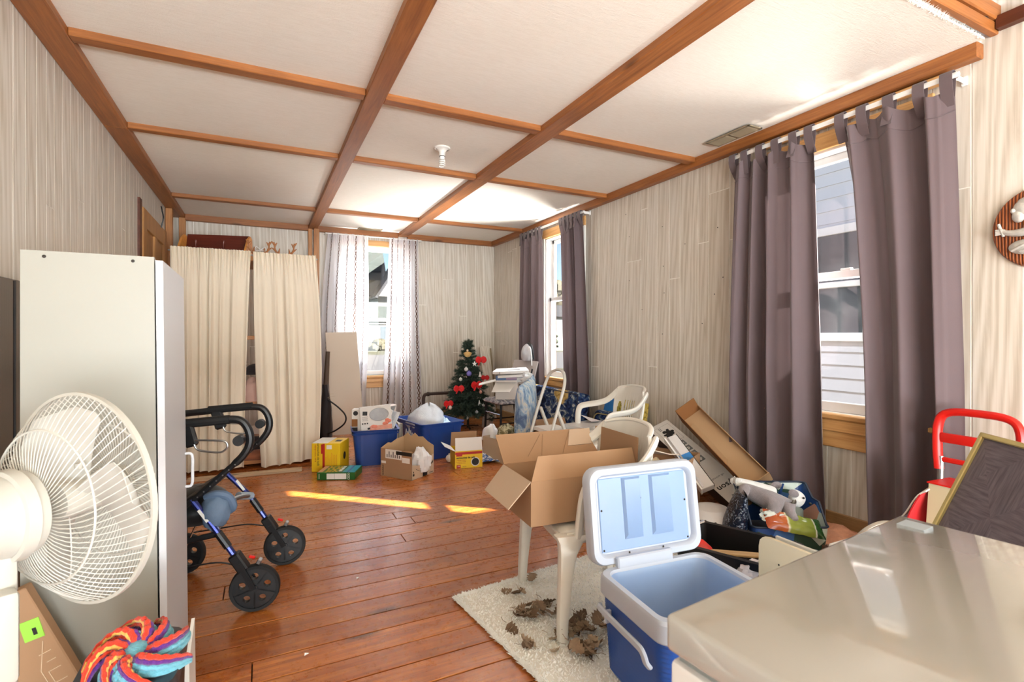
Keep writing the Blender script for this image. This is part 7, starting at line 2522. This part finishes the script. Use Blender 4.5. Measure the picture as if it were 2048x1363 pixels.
MB().ball((0.140, 0.050, 0.062), 0.006, 8, 6).build('eye', M_INK, t)
MB().ball((0.188, 0.008, 0.022), (0.008, 0.010, 0.007), 8, 6).build('nose', M_INK, t)
t = thing('snack_packet', 'orange and green foil packet lying on the front of the shopping bag', 'packet', (2.455, 1.715, 0.215), rad(-28), rot=(rad(38), rad(12), rad(-26)))


def packf(u, v):
    s, h = (u - 0.5) * 2, (v - 0.5) * 2
    return (s * 0.15, h * 0.055, 0.024 * math.sqrt(max(0, 1 - abs(s) ** 3)) * math.sqrt(max(0, 1 - h * h)) + 0.007 * NZ.noise(V((u * 9, v * 7, 1))))


kg = NB('orange_green_foil')
sx = kg.n('SeparateXYZ')
kg.l(kg.n('TexCoord').outputs['Object'], sx.inputs[0])
kg.set(col=kg.ramp(kg.math('ADD', kg.math('MULTIPLY', sx.outputs['X'], 3.2), 0.5), [(0.05, srgb(158, 66, 26)), (0.34, srgb(172, 92, 44)), (0.36, srgb(206, 202, 172)), (0.39, srgb(138, 148, 66)), (0.80, srgb(112, 128, 50)), (0.82, srgb(200, 200, 190)), (0.84, srgb(34, 72, 32))]), rough=0.2)
m = MB()
m.shell(packf, 26, 14, 0.004)
m.build('packet', kg.m, t, 50)
t = thing('foil_bag', 'crinkled navy foil bag with a pale scroll print, against the shopping bag', 'bag', (2.25, 1.945, 0.004), rot=(rad(4), rad(10), rad(-35)))
kn = NB('navy_foil')
nv_ = kn.coord('Object')
kn.set(col=kn.ramp(kn.noise(nv_, 26, 3, 0.6, 2.5), [(0.56, srgb(22, 32, 52)), (0.60, srgb(180, 190, 204)), (0.64, srgb(26, 38, 60))]), rough=0.18, metal=0.3)
kn.bump(kn.noise(nv_, 34, 3, 0.6, 1.2), 0.9, 0.01)
m = MB()
m.grid(lambda u, v: (0.065 * math.cos(2 * PI * u) * (1 - 0.75 * v ** 3) * (1 + 0.1 * NZ.noise(V((u * 8, v * 5, 0)))), 0.095 * math.sin(2 * PI * u) * (1 - 0.15 * v), 0.36 * v), 30, 16, cu=True)
m.build('bag', kn.m, t, 50)
t = thing('crumpled_wrapper', 'crumpled clear wrapper tucked under the plush animal', 'wrapper', (2.39, 1.79, 0.235))
m = MB()
crumple(m, (0, 0, 0.012), (0.07, 0.04, 0.03), 0.5, 40, 16, 10)
m.build('wrapper', plain('clear_wrapper', (200, 204, 196), 0.2, var=0.2, scale=40), t, 30)
t = thing('pink_towel', 'salmon patterned towel bunched on the floor below the bare sill', 'towel', (2.86, 1.77, 0.0), rad(-30))
m = MB()
m.shell(lambda u, v: ((u - 0.5) * 0.42, (v - 0.5) * 0.50, 0.035 + 0.07 * math.sin(PI * u) * math.sin(PI * v) + 0.018 * NZ.noise(V((u * 6, v * 6, 8))) + 0.012 * math.sin(18 * u + 3 * v)), 26, 26, 0.012)
m.build('towel', plain('salmon_towel', (206, 150, 120), 0.95, var=0.28, scale=34, bump=0.9, bscale=150), t, 60)
t = thing('fringed_cloth', 'brown fringed cloth scrap beside the pink towel', 'cloth', (2.62, 1.58, 0.0), rad(10))
m = MB()
crumple(m, (0, 0, 0.05), (0.085, 0.075, 0.075), 0.45, 44, 20, 14)
m.build('cloth', plain('brown_fringed_cloth', (128, 96, 82), 0.95, var=0.45, scale=50, bump=0.9, bscale=120), t, 30)
t = thing('white_loop', 'white folded webbing strap behind the freezer edge', 'strap', (2.42, 1.28, 0.28))
MB().tube(smooth_path([(-0.06, 0.10, -0.03), (-0.03, 0.05, 0.05), (0.02, 0.0, 0.09), (0.07, -0.06, 0.08), (0.10, -0.1, 0.0)], 6), 0.02, 8, flat=(1.2, 0.3)).build('strap', plain('white_webbing', (214, 210, 200), 0.8), t)
t = thing('storage_hamper', 'low white hamper hidden between the freezer and the towel', 'hamper', (2.42, 1.26, 0))
MB().bx(-0.14, 0.14, -0.16, 0.16, 0.001, 0.25, 0.012, 2).build('hamper', M_WHITE, t)
MB().bx(-0.145, 0.145, -0.165, 0.165, 0.22, 0.255, 0.008, 2).build('rim', M_WHITE, t)

# ---- red trolley with canvas bag
t = thing('shopping_trolley', 'folding trolley with a red plastic handle and cream canvas bag, beside the dark curtain', 'trolley', (2.76, 1.13, 0), rad(180 - 4))
# local x points into the room, y along the wall
m = MB()
lean = lambda z: -0.05 - 0.06 * z
for s in (-1, 1):
    MB().tube([(lean(0.05), s * 0.125, 0.05), (lean(0.62), s * 0.135, 0.62)], 0.0125, 10).build('side_tube', M_STEEL, t)
    MB().lathe([(0.0, -0.02), (0.07, -0.02), (0.08, -0.012), (0.08, 0.012), (0.07, 0.02), (0, 0.02)], 24, MX.Translation((-0.12, s * 0.17, 0.08)) @ MX.Rotation(PI / 2, 4, 'X')).build('wheel', M_RUBBER, t)
hp = smooth_path([(lean(0.56), -0.140, 0.56), (lean(0.66), -0.150, 0.66), (lean(0.77), -0.148, 0.775), (lean(0.82), -0.11, 0.825), (lean(0.83), 0.0, 0.835), (lean(0.82), 0.11, 0.825), (lean(0.77), 0.148, 0.775), (lean(0.66), 0.150, 0.66), (lean(0.56), 0.140, 0.56)], 5)
h_ = MB().tube(hp, 0.019, 12, flat=(1.1, 0.9)).build('handle', M_RED, t)
MB().bx(lean(0.70) - 0.012, lean(0.70) + 0.012, -0.14, 0.14, 0.685, 0.730, 0.008, 2).build('cross_bar', M_RED, h_)
MB().bx(lean(0.60) - 0.009, lean(0.60) + 0.009, -0.14, 0.14, 0.595, 0.618, 0.005).build('cross_bar', M_RED, h_)
MB().bx(lean(0.45) - 0.01, lean(0.45) + 0.014, -0.04, 0.022, 0.30, 0.60, 0.006).build('mast', M_RED, h_)
MB().bx(-0.06, 0.16, -0.14, 0.14, 0.06, 0.09, 0.004).build('toe_plate', M_STEEL, t)
canv = cloth('cream_canvas', (206, 192, 158), 0.0, 0.9, 0.06)
m = MB()
m.hexa([(0.02, -0.06, 0.10), (0.19, -0.06, 0.10), (0.19, 0.14, 0.10), (0.02, 0.14, 0.10)], [(0.0, -0.055, 0.545), (0.16, -0.05, 0.545), (0.16, 0.12, 0.545), (0.0, 0.13, 0.545)])
b_ = m.build('canvas_bag', canv, t)
MB().bx(-0.002, 0.164, -0.056, 0.128, 0.543, 0.549).build('red_hem', M_RED, b_)
rc = cloth('red_canvas', (196, 28, 34), 0.0, 0.8, 0.08)
m = MB()
m.shell(lambda u, v: (0.02 + 0.17 * u + 0.02 * math.sin(PI * v), -0.045 - 0.085 * math.sin(PI * (0.15 + 0.7 * v)) * (0.5 + 0.6 * u) + 0.02, 0.10 + 0.45 * v - 0.06 * u * v), 10, 14, 0.006)
m.build('side_gusset', rc, b_, 60)
m = MB()
m.shell(lambda u, v: (0.12 + 0.07 * u, -0.045 - 0.10 * v, 0.53 - 0.13 * v - 0.02 * u + 0.015 * math.sin(5 * v)), 6, 10, 0.006)
m.build('folded_flap', plain('grey_white_lining', (206, 200, 192), 0.85), b_, 60)

# ---- framed board in front of the trolley
t = thing('framed_board', 'dark parquet-pattern board in a thin brass frame, leaning behind the freezer', 'framed board')
Pt = V((2.35, 0.909, 0.826))
ex = V((-0.60, -0.80, 0.0)).normalized()
dz = (V((2.12, 0.885, 0.45)) - Pt)
dz = (dz - ex * dz.dot(ex))
dz.normalize()
Lb = Pt.z / -dz.z - 0.004
F3 = frame(Pt, ex, -dz)
if (F3.to_3x3() @ V((0, 0, 1))).x > 0:
    pass
kh = NB('dark_parquet_veneer')
hv = kh.coord('Object', (1, 1, 1), rot=(0, 0, rad(-38)))
ck = kh.n('TexChecker')
kh.l(hv, ck.inputs['Vector'])
ck.inputs['Scale'].default_value = 6.0
ga = kh.noise(kh.coord('Object', (6, 70, 1), rot=(0, 0, rad(-38))), 1.6, 4, 0.6)
gb = kh.noise(kh.coord('Object', (70, 6, 1), rot=(0, 0, rad(-38))), 1.6, 4, 0.6)
gg = kh.n('Mix', data_type='FLOAT')
kh.l(ck.outputs['Fac'], gg.inputs[0])
kh.l(ga, gg.inputs[2])
kh.l(gb, gg.inputs[3])
kh.set(col=kh.ramp(gg.outputs[0], [(0.34, srgb(78, 69, 76)), (0.66, srgb(112, 101, 109))]), rough=0.5)
WB = 0.60
o = put('board', MB().bx(0.0, WB, -Lb, 0.0, -0.010, -0.002).mesh('board', kh.m), t)
o.matrix_local = F3
brass = plain('brass_moulding', (196, 178, 118), 0.3, 0.6, var=0.06)
for x0_, x1_, y0_, y1_ in ((-0.004, 0.016, -Lb, 0.004), (WB - 0.016, WB + 0.004, -Lb, 0.004), (0.0, WB, -0.014, 0.004), (0.0, WB, -Lb, -Lb + 0.016)):
    o = put('frame_moulding', MB().bx(x0_, x1_, y0_, y1_, -0.014, 0.008, 0.003).mesh('frame_moulding', brass), t)
    o.matrix_local = F3

# ---- wall plaque with pale relief
t = thing('wall_plaque', 'brown wood plaque with a pale bearded figure in relief, on the wall', 'plaque', (XR - 0.002, 0.985, 1.665))
kw = NB('carved_plaque_wood')
wv = kw.n('TexWave', wave_type='BANDS', bands_direction='Y')
kw.l(kw.coord('Object', (1, 1, 0.25)), wv.inputs['Vector'])
wv.inputs['Scale'].default_value = 26
wv.inputs['Distortion'].default_value = 2.5
kw.set(col=kw.ramp(wv.outputs['Fac'], [(0.2, srgb(96, 44, 16)), (0.7, srgb(170, 92, 40))]), rough=0.45)
kw.bump(wv.outputs['Fac'], 0.6, 0.005)
TP = MX.Rotation(-PI / 2, 4, 'Y') @ MX.Diagonal((1.0, 0.93, 1, 1))
MB(TP).lathe([(0, 0.0), (0.178, 0.0), (0.182, 0.008), (0.176, 0.020), (0.165, 0.024), (0, 0.024)], 48).build('disc', kw.m, t)
rel = plain('aged_pewter_relief', (196, 194, 188), 0.45, 0.25, var=0.25, scale=30, bump=0.4, bscale=60)
# figure in local (y towards the camera's right is -y): head with beard, arm and hand with a scroll, robe
m = MB()
m.ball((-0.030, 0.055, 0.085), (0.018, 0.034, 0.042), 14, 10)
m.ball((-0.034, 0.068, 0.055), (0.016, 0.024, 0.030), 12, 8)
m.ball((-0.040, 0.085, 0.080), (0.010, 0.010, 0.012), 8, 6)
m.ball((-0.030, 0.040, 0.115), (0.016, 0.036, 0.022), 12, 8)
m.build('head_relief', rel, t)
m = MB()
m.tube(smooth_path([(-0.030, 0.0, 0.00), (-0.034, 0.045, -0.018), (-0.036, 0.085, -0.020), (-0.036, 0.115, -0.012)], 4), [0.024, 0.023, 0.022, 0.021, 0.019, 0.018, 0.017, 0.016, 0.015, 0.014, 0.013, 0.012, 0.012], 10)
m.ball((-0.036, 0.122, -0.008), (0.010, 0.014, 0.013), 10, 8)
for k in range(4):
    m.tube([(-0.040, 0.126, -0.018 + k * 0.007), (-0.044, 0.146, -0.019 + k * 0.007)], 0.0036, 6)
m.tube([(-0.042, 0.122, 0.002), (-0.044, 0.134, 0.014)], 0.0036, 6)
m.tube([(-0.040, 0.118, -0.030), (-0.040, 0.136, 0.030)], 0.006, 8)
m.build('arm_relief', rel, t)
m = MB()
m.ball((-0.028, 0.0, -0.01), (0.020, 0.055, 0.070), 14, 10)
m.ball((-0.030, 0.045, -0.085), (0.022, 0.060, 0.034), 14, 10)
m.tube(smooth_path([(-0.042, 0.09, -0.10), (-0.05, 0.05, -0.08), (-0.048, 0.0, -0.06)], 4), 0.007, 6)
m.tube(smooth_path([(-0.044, 0.06, -0.105), (-0.05, 0.02, -0.09), (-0.048, -0.03, -0.07)], 4), 0.007, 6)
m.build('robe_relief', rel, t)

# ============================================================ CEILING FITTINGS
t = thing('bulb_holder', 'white porcelain ceiling bulb holder with a bare spiral bulb', 'lamp', (1.19, 3.585, ZC - 0.006))
MB().lathe([(0, 0), (0.058, 0), (0.060, -0.006), (0.056, -0.012), (0.034, -0.020), (0.024, -0.034), (0.022, -0.062), (0.019, -0.066), (0, -0.066)], 28).build('holder', plain('glazed_porcelain', (228, 226, 220), 0.2), t)
MB().lathe([(0.0205, -0.064), (0.0215, -0.066), (0.0205, -0.069)], 20).build('holder_ring', M_SCREW, t)
MB().lathe([(0, -0.066), (0.017, -0.066), (0.019, -0.082), (0.014, -0.090), (0, -0.090)], 18).build('bulb_base', M_PVC, t)
pts = []
for i in range(57):
    a = i / 56 * 2 * PI * 3.5
    r_ = 0.020 - 0.004 * abs(i / 56 - 0.5)
    pts.append((r_ * math.cos(a), r_ * math.sin(a), -0.092 - 0.05 * i / 56))
MB().tube(pts, 0.0052, 7).build('spiral_bulb', plain('milk_glass', (238, 236, 230), 0.15), t)
for i, s in enumerate((-1, 1)):
    MB().lathe([(0, -0.014), (0.004, -0.014), (0.004, -0.018), (0, -0.019)], 8, MX.Translation((s * 0.042, 0, 0))).build('screw', M_SCREW, t)


def vent(label, loc, w, d, n, rz=0.0):
    t = thing('ceiling_vent', label, 'vent', loc, rz, group='ceiling vents')
    mv = plain('taupe_vent_metal', (150, 136, 112), 0.45, 0.2)
    m = MB()
    m.bx(-w / 2, w / 2, -d / 2, -d / 2 + 0.018, -0.008, 0, 0.002)
    m.bx(-w / 2, w / 2, d / 2 - 0.018, d / 2, -0.008, 0, 0.002)
    m.bx(-w / 2, -w / 2 + 0.018, -d / 2, d / 2, -0.008, 0, 0.002)
    m.bx(w / 2 - 0.018, w / 2, -d / 2, d / 2, -0.008, 0, 0.002)
    m.bx(-w / 2, w / 2, -0.006, 0.006, -0.007, 0, 0.001)
    m.build('frame', mv, t)
    MB().bx(-w / 2 + 0.01, w / 2 - 0.01, -d / 2 + 0.01, d / 2 - 0.01, -0.001, -0.0002).build('backing', M_INK, t)
    me = MB().box((0, 0, 0), (w - 0.036, 0.0025, 0.012), (0.6, 0, 0)).mesh('louvre', mv)
    for i in range(n):
        y = lerp(-d / 2 + 0.024, d / 2 - 0.024, i / (n - 1))
        if abs(y) > 0.008:
            put('louvre', me, t, (0, y, -0.006))


vent('taupe louvred ceiling vent above the near brown curtains', (2.905, 2.475, ZC - 0.012), 0.135, 0.36, 26)
vent('taupe louvred ceiling vent above the sheer curtains', (1.26, 6.73, ZC - 0.006), 0.30, 0.13, 9)

# frayed end of the lowered ceiling
fr = group_empty('trim_10')
m = MB()
q = random.Random(8)
for i in range(420):
    x = q.uniform(2.25, 3.02)
    p = V((x, 1.172 + q.uniform(-0.004, 0.004), ZC + q.uniform(-0.004, 0.012)))
    d = V((q.gauss(0, 0.5), -q.uniform(0.4, 1.0), q.uniform(0.0, 0.8))) * q.uniform(0.012, 0.035) * (1.0 if x < 2.7 else 0.35)
    w = V((0.003, 0, 0))
    m.f([m.vv(p - w), m.vv(p + w), m.vv(p + d)])
o = m.build('frayed_edge', M_CEIL, fr, 0, recalc=False)
o['kind'] = 'stuff'
